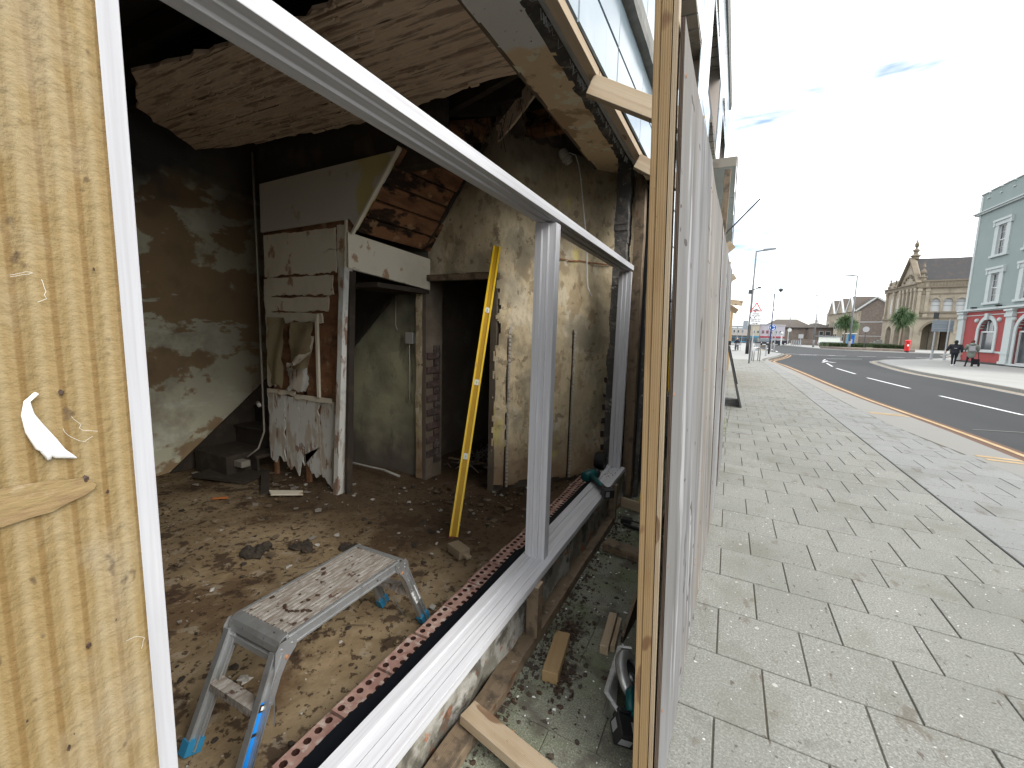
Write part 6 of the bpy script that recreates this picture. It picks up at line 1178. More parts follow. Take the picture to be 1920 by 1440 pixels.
q = MB(); q.prism([G.p(-.3, -.5, 12.1), G.p(3.5, -.5, 16.9), G.p(3.5, -12, 16.9), G.p(-.3, -6, 12.1)], (0, 0, .1)); q.prism([G.p(7.3, -.5, 12.1), G.p(3.5, -.5, 16.9), G.p(3.5, -12, 16.9), G.p(7.3, -6, 12.1)], (0, 0, .1)); q.build('gable_roof', 'slateroof', ch)
q = MB(); q.lathe([(.55, 0), (.55, .4), (.8, .5), (.8, .65), (.4, .85), (.3, 1.2), (.5, 1.5), (.55, 1.7), (.2, 1.9), (.16, 2.1), (.3, 2.3), (.35, 2.7), (.28, 3.0), (.1, 3.2), (.16, 3.4), (0, 3.6)], tuple(G.p(3.5, -.2, 16.9)), 8); q.sph(G.p(3.2, -.1, 19.6), (.3, .3, .4), n=8, j=.5); q.build('statue_finial', 'stoned', ch)
for a, s in ((8.2, .6), (10.5, .6), (13, .7)): finial(G.p(a, -.2, 12.1), s)
q = MB(); G.box(q, 7.8, 14, -8, -.1, 12, 12.9); G.box(q, 9.5, 14, -8, -.3, 12.9, 13.6); q.build('stepped_parapet', 'stone', ch)
# ---- stone house row with white bargeboards
sh = thing('gabled_stone_terrace', 'grey rubble stone house row with white edged gables beside the stone hall', 'building', (27.3, 131.8, 0))
q = MB(); Hp = [(27.4, 131.9, 0), (32.6, 128.4, 0), (32.1, 128.8, 9.7), (30.3, 130.3, 11.3), (27.2, 132.3, 8.8)]
P0, P1 = Vector((27.4, 131.9, 0)), Vector((32.6, 128.4, 0)); F = FR(P0, (P1 - P0)[:2]); F.n = Vector((F.d.y, -F.d.x, 0)); LL = (P1 - P0).length
F.poly(q, [(0, 0), (LL + 2, 0), (LL + 2, 8.2), (LL, 9.4), (LL * .56, 11.4), (0, 8.6)], -.5, 0); q.build('gable_wall', 'rubble', sh)
q = MB(); q.bar(F.p(-.5, .2, 8.45), F.p(LL * .56, .2, 11.55), .5, .35); q.bar(F.p(LL * .56, .2, 11.55), F.p(LL + .6, .2, 9.2), .5, .35); q.build('bargeboard', 'frame_w', sh)
q = MB(); F.box(q, -.02, .55, -.6, .06, 0, 8.4)
q.build('quoin', 'stone', sh)
q = MB(); F.box(q, 0, LL, 0, .06, 5.7, 5.85); F.box(q, 0, LL, 0, .06, 2.4, 2.5); q.build('band', 'frame_w', sh)
G = FR(P0, (-.1, .995)); G.n = Vector((-.995, -.1, 0))
q = MB(); G.box(q, 0, 24, -6, 0, 0, 8.6); q.build('side_wall', 'stone', sh)
q = MB(); q.prism([G.p(-.3, .4, 8.5), G.p(24.5, .4, 8.5), G.p(24.5, -4.5, 11.5), G.p(-.3, -2.7, 11.5)], (0, 0, .15)); q.build('roof', 'brownroof', sh)
for a in (1.5, 8.5, 15.5):
    dq = MB(); G.poly(dq, [(a, 8.4), (a + 5, 8.4), (a + 2.5, 12.0)], -.3, .5); do = dq.build('gable', 'stone', sh)
    q = MB(); q.bar(G.p(a - .3, .6, 8.3), G.p(a + 2.5, .6, 12.2), .35, .35); q.bar(G.p(a + 5.3, .6, 8.3), G.p(a + 2.5, .6, 12.2), .35, .35); q.build('bargeboard', 'frame_w', do)
    q = MB(); q.prism([G.p(a - .2, .5, 8.4), G.p(a + 2.5, .5, 12.1), G.p(a + 2.5, -5, 12.1), G.p(a - .2, -5, 8.4)], (0, 0, .1)); q.prism([G.p(a + 5.2, .5, 8.4), G.p(a + 2.5, .5, 12.1), G.p(a + 2.5, -5, 12.1), G.p(a + 5.2, -5, 8.4)], (0, 0, .1)); q.build('roof', 'brownroof', do)
    q = MB(); G.box(q, a + 1, a + 4, 0, 1.2, 0, 6.4); bo = q.build('bay', 'creamw', sh)
    for z in (1.2, 4.2): q = MB(); G.box(q, a + 1.4, a + 2.3, 1.15, 1.24, z, z + 1.6); G.box(q, a + 2.7, a + 3.6, 1.15, 1.24, z, z + 1.6); q.build('pane', 'greywin', bo)
q = MB(); q.box(33.5, 36, 127, 133, 0, 9.2); q.build('rear_wing', 'stone', sh); q = MB(); q.box(33.2, 34.4, 126.5, 127, 3.0, 5.0); q.build('window', 'greywin', sh)
# ---- hipped roof block
def simple_house(nm, lbl, o, d, Lh, dep, h, rh, wm_, rm, hip=2.5, quo=None, wins=()):
    t = thing(nm, lbl, 'building', (o[0], o[1], 0)); F = FR((o[0], o[1], 0), d)
    q = MB(); F.box(q, 0, Lh, -dep, 0, 0, h); q.build('wall', wm_, t)
    e = .5; q = MB(); a, b, c, dd_ = F.p(-e, e, h), F.p(Lh + e, e, h), F.p(Lh + e, -dep - e, h), F.p(-e, -dep - e, h); r0, r1 = F.p(hip, -dep / 2, h + rh), F.p(Lh - hip, -dep / 2, h + rh)
    q.add([a, b, c, dd_, r0, r1], [(0, 1, 5, 4), (1, 2, 5), (2, 3, 4, 5), (3, 0, 4), (3, 2, 1, 0)]); q.build('roof', rm, t)
    q = MB(); F.box(q, -e, Lh + e, e - .1, e + .06, h - .18, h); q.build('gutter', 'frame_w' if rm != 'brownroof' else 'slateroof', t)
    if quo:
        for aa in (0, Lh - .4):
            for k in range(int(h / .6)): q = MB(); F.box(q, aa - .03, aa + (.45 if k % 2 else .3), -.2, .04, k * .6, k * .6 + .5); q.build('quoin', quo, t)
    for (aa, z, ww, hh) in wins:
        q = MB(); F.box(q, aa, aa + ww, 0, .05, z, z + hh); wo = q.build('window', 'frame_w', t); q = MB(); F.box(q, aa + .1, aa + ww - .1, .05, .08, z + .1, z + hh - .1); q.build('pane', 'greywin', wo)
    return t, F
simple_house('hipped_roof_block', 'low grey rubble building with a broad brown hipped roof in the distance', (10.2, 150.5), (1, .1), 11.2, 12, 4.6, 2.5, 'rubble', 'brownroof', 2.9, 'frame_w')
simple_house('small_brown_house', 'small low house with brown roof and white windows between the block and the terrace', (21.3, 147), (1, .3), 4.6, 10, 4.6, 1.3, 'rubble', 'brownroof', 1.6, None, [(1.0, 2.4, 1.1, 1.2), (2.6, 2.4, 1.3, 1.2)])
# ---- pale shop row
sx = [(0.2, 4.6, 'pinkw', 4.2, 'bluesh'), (4.7, 6.7, 'creamw', 4.6, 'bluesh'), (6.8, 8.7, 'lilac', 4.7, 'redsh'), (8.8, 12.4, 'lilac', 4.6, 'redsh')]
nm_ = ['pale pink rendered shop with blue shopfront, leftmost of the distant row', 'cream rendered shop with blue front in the middle of the distant row', 'pale lilac shop with maroon windows in the distant row', 'lilac shop with two windows at the right end of the distant row']
for i, (a0, a1, m, h, sm) in enumerate(sx):
    t = thing('distant_shop', nm_[i], 'shop', (a0, 127 + i, 0), group='pale shops at the far end of the street'); y = 127 + i * .9
    q = MB(); q.box(a0, a1, y, y + 9, 0, h); q.build('wall', m, t)
    q = MB(); q.box(a0 - .05, a1 + .05, y - .12, y, 1.45, 1.8); q.build('fascia', sm if i != 0 else 'greyboard', t)
    q = MB(); q.box(a0 + .15, a1 - .15, y - .06, y, .1, 1.4); sf = q.build('shopfront', sm, t)
    nn = max(2, int((a1 - a0) / .9))
    for k in range(nn): q = MB(); x = a0 + .25 + (a1 - a0 - .5) * k / nn; q.box(x, x + (a1 - a0 - .5) / nn - .12, y - .09, y - .06, .35, 1.3); q.build('pane', 'greywin' if k % 2 else 'darksh', sf)
    for k in range(2 if a1 - a0 < 3 else 3):
        x = a0 + .5 + k * .95; q = MB(); q.box(x, x + .55, y - .03, y, 2.45, 3.25); wo = q.build('window', 'redsh' if i == 2 else 'frame_w', t); q = MB(); q.box(x + .07, x + .48, y - .05, y - .03, 2.52, 3.18); q.build('pane', 'greywin', wo)
    q = MB(); q.box(a0 - .1, a1 + .1, y - .15, y + 9, h, h + .14); q.build('roof_edge', 'frame_w' if i % 2 else 'signback', t)
sh5 = thing('street_shelter', 'dark flat roofed shelter frame with pale panels at the far left end of the street', 'shelter', (1.0, 100, 0))
q = MB(); q.box(.2, 2.7, 100, 103, 3.55, 3.75); q.box(.2, 2.7, 100, 103, 3.05, 3.15); q.build('canopy', 'signback', sh5)
for x in (.3, 1.3, 2.2): q = MB(); q.box(x, x + .1, 100, 100.1, 0, 3.6); q.build('leg', 'signback', sh5)
q = MB(); q.box(.2, 1.2, 99.97, 100, 3.2, 3.5); q.box(1.4, 2.6, 99.97, 100, 3.2, 3.5); q.build('panel', 'frame_w', sh5)
# ---- verge, hedges, low walls
q = MB(); q.hexa([(13.4, 86.5, 0), (15.6, 81.0, 0), (23.9, 81.3, 0), (25.5, 92, 0), (13.4, 86.5, .33), (15.6, 81.0, .33), (23.9, 81.3, .33), (25.5, 92, .33)]); tag(q.build('raised_planter', 'rubble', bevel=.05), 'low stone edged raised bed holding the hedges beside the far pavement', 'planter')
def hedge(a, b, wd, h, lbl, z=.3, n=2600):
    a = Vector((*a, z)); b = Vector((*b, z)); d = b - a; s = Vector((0, 0, 1)).cross(d).normalized(); q = MB(); rn = random.Random(int(a.x * 10))
    q.prism([a - s * wd * .42, b - s * wd * .42, b + s * wd * .42, a + s * wd * .42], (0, 0, h * .9))
    for i in range(n):
        u = rn.random(); k = rn.random()
        if k < .5: p = a + d * u - s * wd * .5 + Vector((0, 0, rn.random() * h))
        else: p = a + d * u + s * (rn.random() - .5) * wd + Vector((0, 0, h * (.93 + .1 * rn.random())))
        r = .05 + rn.random() * .07; t = Vector((rn.gauss(0, 1), rn.gauss(0, 1), rn.gauss(0, 1))).normalized() * r; v = Vector((rn.gauss(0, 1), rn.gauss(0, 1), rn.gauss(0, 1))).normalized() * r; q.face([p - t, p + v * .5, p + t, p - v * .5])
    return tag(q.build('hedge', 'hedge'), lbl, 'hedge')
hedge((14.3, 86.0), (19.2, 86.6), 1.6, .55, 'clipped dark hedge left of the round sign behind the far pavement')
hedge((20.2, 85.8), (24.0, 84.6), 1.5, .55, 'clipped dark hedge behind the red postbox, right of the round sign')
hedge((15.2, 97), (26, 99), 2.0, .9, 'longer darker hedge running behind the two front hedges', z=0)
q = MB(); rn = random.Random(5)
for k in range(5): q.box(24.8 + k * .55, 25.4 + k * .55, 112 - k * .1, 113, 0, .5 + .28 * k)
tag(q.build('stair_ramp', 'slate'), 'dark steps and ramp wall rising to the gabled stone terrace', 'steps')
# palms
def palm(base, h, cr, lbl, sd, heads=((0, 0, 0),)):
    t = thing('cabbage_palm', lbl, 'palm tree', base, group='spiky palms before the stone buildings'); rn = random.Random(sd)
    q = MB(); hd0 = heads[0]; q.tube([base, (base[0] + .05, base[1], h * .5), (base[0], base[1], h * .78)], [.19, .15, .12], 8)
    for (dx, dy, dz) in heads: q.tube([(base[0], base[1], h * .5), (base[0] + dx * .6, base[1] + dy * .6, h * .7), (base[0] + dx, base[1] + dy, h * .8 + dz)], [.12, .11, .09], 7)
    q.build('trunk', 'trunk', t, smooth=True); q = MB()
    for (dx, dy, dz) in heads:
        c = Vector((base[0] + dx, base[1] + dy, h * .80 + dz))
        for i in range(190):
            th = rn.random() * 6.283; el = rn.uniform(-1.1, 1.35); L = cr * (.75 + rn.random() * .4); d = Vector((math.cos(th) * math.cos(el), math.sin(th) * math.cos(el), math.sin(el))); s = d.orthogonal().normalized() * .035
            m1 = c + d * L * .55; m2 = c + d * L - Vector((0, 0, L * .32 * (1 - el / 2))); q.add([c - s, c + s, m1 + s * 1.6, m1 - s * 1.6, m2], [(0, 1, 2, 3), (3, 2, 4)])
    q.build('crown', 'palm', t)
palm((18.2, 95.0, 0), 6.1, 1.5, 'spiky palm with one broad head and slim trunk, left of the tall central lamp post', 1, ((0, 0, 0), (.5, .2, -.6), (-.5, 0, -.4)))
palm((26.3, 96.4, 0), 7.9, 1.45, 'taller two headed spiky palm in front of the stone hall gable', 2, ((-.3, 0, 0), (.75, .2, -.7), (-.7, 0, -1.0), (0, 0, -1.7)))
palm((20.5, 101.0, 0), 5.2, 1.3, 'shorter spiky palm half hidden behind the tall central lamp post', 3, ((0, 0, 0),))
# bare trees far off
def bare(base, h, lbl, sd):
    t = thing('bare_tree', lbl, 'tree', base); rn = random.Random(sd); q = MB(); q2 = MB()
    q.tube([base, (base[0], base[1], h * .35)], [.25, .15], 6)
    def br(p, d, L, r, k):
        e = p + d * L; q2.tube([p, e], [r, r * .6], 4, caps=False)
        if k: 
            for _ in range(3): br(p.lerp(e, .5 + rn.random() * .5), (d + Vector((rn.gauss(0, .5), rn.gauss(0, .5), rn.gauss(.1, .3)))).normalized(), L * .68, r * .6, k - 1)
    for _ in range(6): br(Vector((base[0], base[1], h * (.2 + .15 * rn.random()))), Vector((rn.gauss(0, .5), rn.gauss(0, .5), 1)).normalized(), h * .3, .07, 4)
    q.build('trunk', 'twig', t); q2.build('crown', 'twig', t)
bare((28, 178, 0), 10, 'bare leafless tree showing over the small brown house', 4); bare((24.3, 172, 0), 6.5, 'smaller bare tree left of the other bare tree', 6)
# ---- street furniture
def lampost(x, y, h, arm, lbl, m='lampgrey', foot=None, group='tall street lamps along the road', cams=False, r=.12):
    t = thing('street_lamp', lbl, 'street lamp', (x, y, 0), group=group)
    q = MB(); q.tube([(x, y, 0), (x, y, 1.3)], r * 1.25, 10); q.build('base_sleeve', foot or m, t, smooth=True)
    q = MB(); q.tube([(x, y, 1.3), (x, y, h * .5), (x, y, h)], [r, r * .8, r * .5], 10); q.build('pole', m, t, smooth=True)
    q = MB(); q.tube([(x, y, h - .05), (x + arm * .4, y, h + .03)], .035 + y * .0005, 6); q.build('arm', m, t)
    q = MB(); s = 1 if arm > 0 else -1; q.hexa([(x + arm * .35, y - .16, h - .03), (x + arm, y - .10, h + .06), (x + arm, y + .10, h + .06), (x + arm * .35, y + .16, h - .03), (x + arm * .35, y - .12, h + .15), (x + arm, y - .08, h + .18), (x + arm, y + .08, h + .18), (x + arm * .35, y + .12, h + .15)]); q.build('lantern', 'lampgrey', t)
    return t
t = lampost(1.53, 45.05, 9.15, 1.5, 'tall grey street lamp with a black base and cameras, nearest on the left pavement', foot='blackp', r=.12)
q = MB(); q.box(1.2, 1.45, 44.9, 45.1, 5.4, 5.75); q.tube([(1.55, 45, 5.75), (1.95, 44.9, 5.9)], .04, 6); q.box(1.9, 2.15, 44.8, 44.95, 5.85, 6.0); q.build('camera_bracket', 'greyboard', t)
q = MB(); q.box(1.0, 1.4, 44.85, 45.0, 2.2, 3.0); q.build('small_plate', 'signback', t)
lampost(16.63, 83.4, 11.2, -1.5, 'tall grey street lamp rising in front of the palm, tallest of the far lamps', r=.14)
lampost(13.49, 93.5, 9.1, -1.0, 'grey street lamp standing before the small brown house')
lampost(12.75, 124, 8.8, -.9, 'farthest grey street lamp, in front of the hipped roof block')
t = thing('lantern_post', 'slim black heritage lamp post with swan neck bracket beside the blue roundabout sign', 'street lamp', (3.43, 47.54, 0))
q = MB(); q.tube([(3.43, 47.54, 0), (3.43, 47.54, 1.2)], .09, 10); q.build('base_sleeve', 'blackp', t, smooth=True)
q = MB(); q.tube([(3.43, 47.54, 1.2), (3.43, 47.54, 5.6)], [.065, .04], 8); q.build('pole', 'navy', t)
q = MB(); q.tube([(3.43, 47.54, 5.5), (3.44, 47.54, 6.0), (3.6, 47.54, 6.25), (3.85, 47.54, 6.22), (3.9, 47.54, 6.05)], .022, 6); q.build('swan_neck', 'galv', t)
q = MB(); q.lathe([(.0, 0), (.05, .04), (.2, .22), (.2, .26), (.06, .34), (0, .36)], (3.9, 47.54, 5.72), 10); q.build('lantern', 'greyboard', t)
q = MB(); q.box(3.45, 3.6, 47.45, 47.55, 4.0, 4.2); q.build('small_box', 'frame_w', t)
# warning sign with plates
sg = thing('hump_warning_sign', 'red triangle road hump warning sign with two white distance plates on a grey post', 'road sign', (1.25, 30.0, 0))
q = MB(); q.tube([(1.25, 30.0, 0), (1.25, 30.0, 3.5)], .038, 8); q.build('post', 'galv', sg)
def rtri(c, y, s, m, dz=0):
    P = []; 
    for k in range(3):
        a0 = math.pi / 2 + k * 2 * math.pi / 3
        for e in (-.18, 0, .18): P.append((c[0] + (s - .06 * s) * math.cos(a0) + .06 * s * math.cos(a0 + e * 5), y, c[1] + (s - .06 * s) * math.sin(a0) + .06 * s * math.sin(a0 + e * 5)))
    return P
q = MB(); q.prism(rtri((1.30, 3.26), 29.93, .365, 0), (0, .02, 0), 0); q.prism(rtri((1.30, 3.26), 29.926, .265, 0), (0, .003, 0), 1); q.prism([(1.30 + .19 * math.sin(t / 10 * math.pi - math.pi / 2) * 1.0 if 0 else 1.13 + .34 * t / 12, 29.922, 3.155 + .055 * math.sin(t / 12 * math.pi) ** 2 * 1.1) for t in range(13)] , (0, .003, 0), 2); q.box(1.12, 1.48, 29.922, 29.925, 3.14, 3.158, 2)
q.build('triangle', ['signr', 'signw', 'signk'], sg)
def text(s, size, x, y, z, m, parent, nm='lettering', align='CENTER', rot=(R(90), 0, 0)):
    cu = bpy.data.curves.new('t', 'FONT'); cu.body = s; cu.size = size; cu.align_x = align; cu.extrude = .001; to = bpy.data.objects.new('t', cu); me = bpy.data.meshes.new_from_object(to); bpy.data.objects.remove(to)
    me.materials.clear(); me.materials.append(MT[m]); o = bpy.data.objects.new(nm, me); place(o, Matrix.Translation((x, y, z)) @ Matrix.Rotation(rot[2], 4, 'Z') @ Matrix.Rotation(rot[0], 4, 'X'), parent); return o
for z0, z1, ls, ar in ((2.74, 3.02, ('Humps', '50 yards'), 'up'), (2.30, 2.70, ('Humps for', '250 yards'), 'right')):
    q = MB(); q.box(1.01, 1.60, 29.93, 29.945, z0, z1); q.box(1.02, 1.59, 29.927, 29.931, z0 + .01, z1 - .01, 1); pt = q.build('plate', ['signk', 'signw'], sg)
    zz = z1 - .11
    for l in ls: text(l, .12, 1.305, 29.925, zz, 'signk', pt); zz -= .115
    q = MB()
    if ar == 'right': q.box(1.15, 1.38, 29.922, 29.925, z0 + .055, z0 + .075); q.prism([(1.36, 29.922, z0 + .03), (1.46, 29.922, z0 + .065), (1.36, 29.922, z0 + .10)], (0, .003, 0))
    else: q.prism([(1.27, 29.922, z0 + .01), (1.34, 29.922, z0 + .01), (1.305, 29.922, z0 + .045)], (0, .003, 0))
    q.build('arrow', 'signk', pt)
# roundabout sign
rs = thing('roundabout_sign', 'round blue mini roundabout sign with white arrows on a grey post', 'road sign', (4.17, 54.6, 0))
q = MB(); q.tube([(4.12, 54.7, 0), (4.12, 54.7, 2.95)], .045, 8); q.tube([(4.42, 54.9, 0), (4.42, 54.9, 2.7)], .045, 8); q.build('post', 'galv', rs)
q = MB(); q.lathe([(0, -.012), (.375, -.012), (.375, .012), (0, .012)], (4.05, 54.6, 2.6), 32, axis='y'); q.lathe([(0, -.014), (.345, -.014)], (4.05, 54.6, 2.6), 32, m=1, axis='y'); q.build('disc', ['signw', 'signb'], rs)
q = MB()
for k in range(3):
    a0 = math.pi / 2 + k * 2 * math.pi / 3 + .4; n = 6
    for i in range(n):
        t0 = a0 - 1.15 * i / n; t1 = a0 - 1.15 * (i + 1) / n; q.add([(4.05 + r * math.cos(t), 54.584, 2.6 + r * math.sin(t)) for r, t in ((.17, t0), (.25, t0), (.25, t1), (.17, t1))], [(0, 1, 2, 3)])
    t1 = a0 - 1.15; q.add([(4.05 + .13 * math.cos(t1), 54.584, 2.6 + .13 * math.sin(t1)), (4.05 + .29 * math.cos(t1), 54.584, 2.6 + .29 * math.sin(t1)), (4.05 + .21 * math.cos(t1 - .55), 54.584, 2.6 + .21 * math.sin(t1 - .55))], [(0, 1, 2)])
q.build('arrows', 'signw', rs)
def post(nm, x, y, h, r, m, lbl, cat, group=None, cap=None):
    q = MB(); q.lathe([(r, 0), (r, h - .06), (r * 1.25, h - .05), (r * 1.25, h), (0, h + .015)], (x, y, 0), 10); return tag(q.build(nm, m, smooth=False), lbl, cat, group)
post('bollard', 2.78, 41.4, .92, .055, 'galv', 'slim grey bollard in the pavement just before the black lantern post', 'bollard')
for i, (x, l) in enumerate(((1.50, 'nearer steel cycle hoop beside the hump sign'), (1.44, 'steel cycle hoop just behind the nearer one'))):
    y = 32.0 + i * .9; x0_ = x; q = MB(); q.tube([(x0_, y, 0), (x0_, y, .7), (x0_ + .05, y + .03, .85), (x0_ + .2, y + .15, .9), (x0_ + .32, y + .3, .85), (x0_ + .36, y + .35, .7), (x0_ + .36, y + .35, 0)], .03, 8); tag(q.build('cycle_stand', 'steel', smooth=True), l, 'cycle stand', 'steel cycle hoops by the hump sign')
q = MB(); q.tube([(1.14, 29.2, 0), (1.14, 29.2, 1.05), (1.14, 29.2, 1.35)], .038, 8); tag(q.build('short_post', 'greyboard'), 'short dark post standing immediately left of the hump sign', 'post')
bn = thing('litter_bin', 'grey rectangular litter bin on the left pavement before the parked dark car', 'litter bin', (2.95, 57.5, 0))
q = MB(); q.hexa([(2.72, 57.3, 0), (3.18, 57.3, 0), (3.18, 57.75, 0), (2.72, 57.75, 0), (2.66, 57.25, .85), (3.24, 57.25, .85), (3.24, 57.8, .85), (2.66, 57.8, .85)]); q.build('bin_body', 'galv', bn); q = MB(); q.box(2.63, 3.27, 57.22, 57.83, .86, 1.02); q.build('lid', 'greyboard', bn)
for i in range(5):
    x = 11.3 + i * .42; post('bollard', x, 104 + i * .3, 1.05, .1, 'signback', ['leftmost', 'second', 'middle', 'fourth', 'rightmost'][i] + ' of the five grey green bollards on the far corner', 'bollard', 'grey green bollards on the far corner')
for x, y, l in ((24.4, 76.9, 'left black bollard in front of the stone hall porch'), (26.4, 77.5, 'middle black bollard in front of the stone hall porch'), (22.9, 60.5, 'black bollard on the kerb left of the walking people')): post('bollard', x, y, 1.0, .09, 'blackp', l, 'bollard', 'black bollards before the stone hall')
pb = thing('post_box', 'red pillar post box with a round cap beside the hedge', 'post box', (22.5, 79.6, 0))
q = MB(); q.lathe([(.26, 0), (.26, .18), (.245, .2)], (22.5, 79.6, 0), 18); q.build('plinth', 'blackp', pb)
q = MB(); q.lathe([(.3, .18), (.3, 1.42), (.36, 1.46), (.37, 1.54), (.33, 1.58), (.25, 1.66), (.0, 1.72)], (22.5, 79.6, 0), 20); q.build('pillar', 'post', pb, smooth=False)
q = MB(); q.box(22.37, 22.60, 79.29, 79.31, 1.2, 1.25); q.build('slot', 'signk', pb); q = MB(); q.box(22.38, 22.58, 79.285, 79.30, .82, 1.08); q.build('notice_plate', 'signw', pb)
rsn = thing('round_road_sign', 'grey back of a round road sign on a dark post in the hedge gap', 'road sign', (18.6, 84, 0)); 
q = MB(); q.tube([(18.6, 84, .0), (18.6, 84, 3.5)], .06, 8); q.build('post', 'greyboard', rsn); q = MB(); q.lathe([(0, -.02), (.42, -.02), (.42, .02), (0, .02)], (18.6, 83.9, 3.15), 20, axis='y'); q.build('disc', 'galv', rsn)
q = MB(); q.box(11.9, 12.7, 100, 100.06, 1.5, 2.3); q.tube([(12.3, 100.1, 0), (12.3, 100.1, 1.6)], .05, 6); tag(q.build('flat_sign', 'galv', bevel=.01), 'pale grey square sign plate standing over the far bollards', 'road sign')
q = MB(); q.tube([(10.6, 104, 0), (10.6, 104, 3.2)], .05, 6); q.lathe([(0, -.02), (.36, -.02), (.36, .02), (0, .02)], (10.75, 103.9, 3.1), 16, axis='y'); tag(q.build('round_sign', 'frame_w'), 'small round white sign on a thin post by the far corner', 'road sign')
q = MB(); q.tube([(9.2, 101, 0), (9.2, 101, 2.2)], .13, 8); q.sph((9.2, 101, 2.4), .3, n=8); tag(q.build('globe_post', 'frame_w'), 'white globe topped beacon post near the lilac shop', 'beacon')
# direction sign backs on two posts
ds = thing('direction_sign', 'grey backed direction sign on two posts at the tip of the island pavement', 'road sign', (16.05, 50.6, 0))
for (x, y, h) in ((16.02, 50.62, 4.15), (16.75, 50.2, 3.5)):
    q = MB(); q.tube([(x, y, 0), (x, y, h)], .06, 8); q.lathe([(.1, 0), (.1, .5), (.06, .55)], (x, y, 0), 8); q.build('post', 'galv', ds)
q = MB(); q.box(15.75, 17.15, 50.52, 50.56, 2.45, 3.42); q.build('sign_plate', 'signback', ds); q = MB(); q.box(15.8, 17.1, 50.49, 50.52, 2.7, 2.74); q.box(15.8, 17.1, 50.49, 50.52, 3.1, 3.14); q.build('stiffening_rail', 'galv', ds)
q = MB(); q.box(15.75, 16.1, 50.48, 50.52, 3.55, 4.1); q.build('small_plate', 'greyboard', ds)
kb = thing('phone_kiosk', 'blue advertising kiosk with a flat pale roof standing behind the planter', 'kiosk', (18.5, 90, 0))
q = MB(); q.box(17.6, 18.5, 89.5, 90.6, 0, 2.45); q.build('kiosk_body', 'bluesh', kb); q = MB(); q.box(17.4, 18.7, 89.3, 90.8, 2.45, 2.6); q.build('roof', 'frame_w', kb); q = MB(); q.box(17.68, 18.42, 89.46, 89.5, .5, 2.2); q.build('poster', 'signb', kb); q = MB(); q.box(17.8, 18.2, 89.44, 89.46, .8, 1.6); q.build('poster_figure', 'galv', kb)
gp = thing('market_canopy', 'pale green covered stall panel between hedge and terrace', 'stall', (15.5, 108, 0)); q = MB(); q.box(16.4, 20.0, 108, 108.2, .9, 1.9); q.build('panel', 'canopy', gp); q = MB(); q.box(16.0, 20.3, 107.8, 109.5, 2.0, 2.12); q.build('roof', 'signback', gp)
ww = MB(); ww.box(13.0, 21, 118, 118.3, 0, 1.3); tag(ww.build('low_wall', 'rubble'), 'low rubble garden wall in front of the small brown house', 'wall')
# ---- cars
def car(o, rz, L_, body, lbl, sd=0):
    t = thing('parked_car', lbl, 'car', o, rz); M0 = W[t.name]
    def lp(v): return M0 @ Vector(v)
    prof = [(-L_ / 2, .35), (-L_ / 2, .72), (-L_ / 2 + .1, .9), (-L_ * .28, 1.0), (-L_ * .14, 1.42), (L_ * .02, 1.52), (L_ * .22, 1.50), (L_ * .40, 1.02), (L_ / 2 - .05, .92), (L_ / 2, .7), (L_ / 2, .35), (L_ * .36, .22), (-L_ * .36, .22)]
    q = MB(); n = len(prof); ws = [.80, .86, .87, .86, .66, .62, .62, .84, .86, .84, .8, .84, .84]
    for s in (-1, 1): q.v += [tuple(lp((s * w_, y, z))) for (y, z), w_ in zip(prof, ws)]
    for i in range(n): j = (i + 1) % n; q.f.append((i, j, n + j, n + i)); q.mi.append(1 if i in (3, 6) else 0)
    q.f += [tuple(range(n)), tuple(reversed(range(n, 2 * n)))]; q.mi += [0, 0]
    q.build('body', [body, 'carg'], t, bevel=.03)
    for s in (-1, 1):
        q = MB(); q.prism([lp((s * .86 * .97, -L_ * .24, 1.03)), lp((s * .69, -L_ * .13, 1.38)), lp((s * .65, L_ * .2, 1.43)), lp((s * .85, L_ * .33, 1.05))], M0.to_3x3() @ Vector((s * .02, 0, 0))); q.build('side_window', 'carg', t)
        for y in (-L_ * .31, L_ * .31):
            q = MB(); c = lp((s * .80, y, .32)); 
            Mx = Matrix.Translation(c) @ M0.to_3x3().to_4x4(); qq = MB().lathe([(0, -.11), (.3, -.11), (.33, -.07), (.33, .07), (.3, .11), (0, .11)], (0, 0, 0), 18, axis='x'); wo = qq.build('wheel', 'tyre', t, Mx, local=True); qq = MB().lathe([(0, s * .115), (.2, s * .112)], (0, 0, 0), 14, axis='x'); qq.build('rim', 'galv', wo, Mx, local=True)
        q = MB(); c = [lp((s * .55 + dx, -L_ / 2 - .015, z)) for dx, z in ((-.2, .66), (.22, .68), (.2, .80), (-.16, .78))]; q.prism(c, M0.to_3x3() @ Vector((0, .05, 0))); q.build('headlight', 'lampm', t)
        q = MB(); c = [lp((s * .92, -L_ * .2, 1.02)), lp((s * 1.02, -L_ * .2, 1.02)), lp((s * 1.02, -L_ * .2, 1.14)), lp((s * .92, -L_ * .2, 1.14))]; q.prism(c, M0.to_3x3() @ Vector((0, .08, 0))); q.build('mirror', body, t)
    q = MB(); c = [lp((dx, -L_ / 2 - .02, z)) for dx, z in ((-.45, .5), (.45, .5), (.5, .64), (-.5, .64))]; q.prism(c, M0.to_3x3() @ Vector((0, .03, 0))); q.build('grille', 'signk', t); q = MB(); c = [lp((dx, -L_ / 2 - .03, z)) for dx, z in ((-.26, .38), (.26, .38), (.26, .49), (-.26, .49))]; q.prism(c, M0.to_3x3() @ Vector((0, .02, 0))); q.build('number_plate', 'signw', t)
    return t
car((5.45, 86.9, -.11), R(-4), 4.3, 'carp', 'dark hatchback facing the camera at the end of the left kerb')
car((9.3, 111, -.11), R(-60), 4.2, 'carp', 'second dark car half hidden farther off in front of the lilac shop')
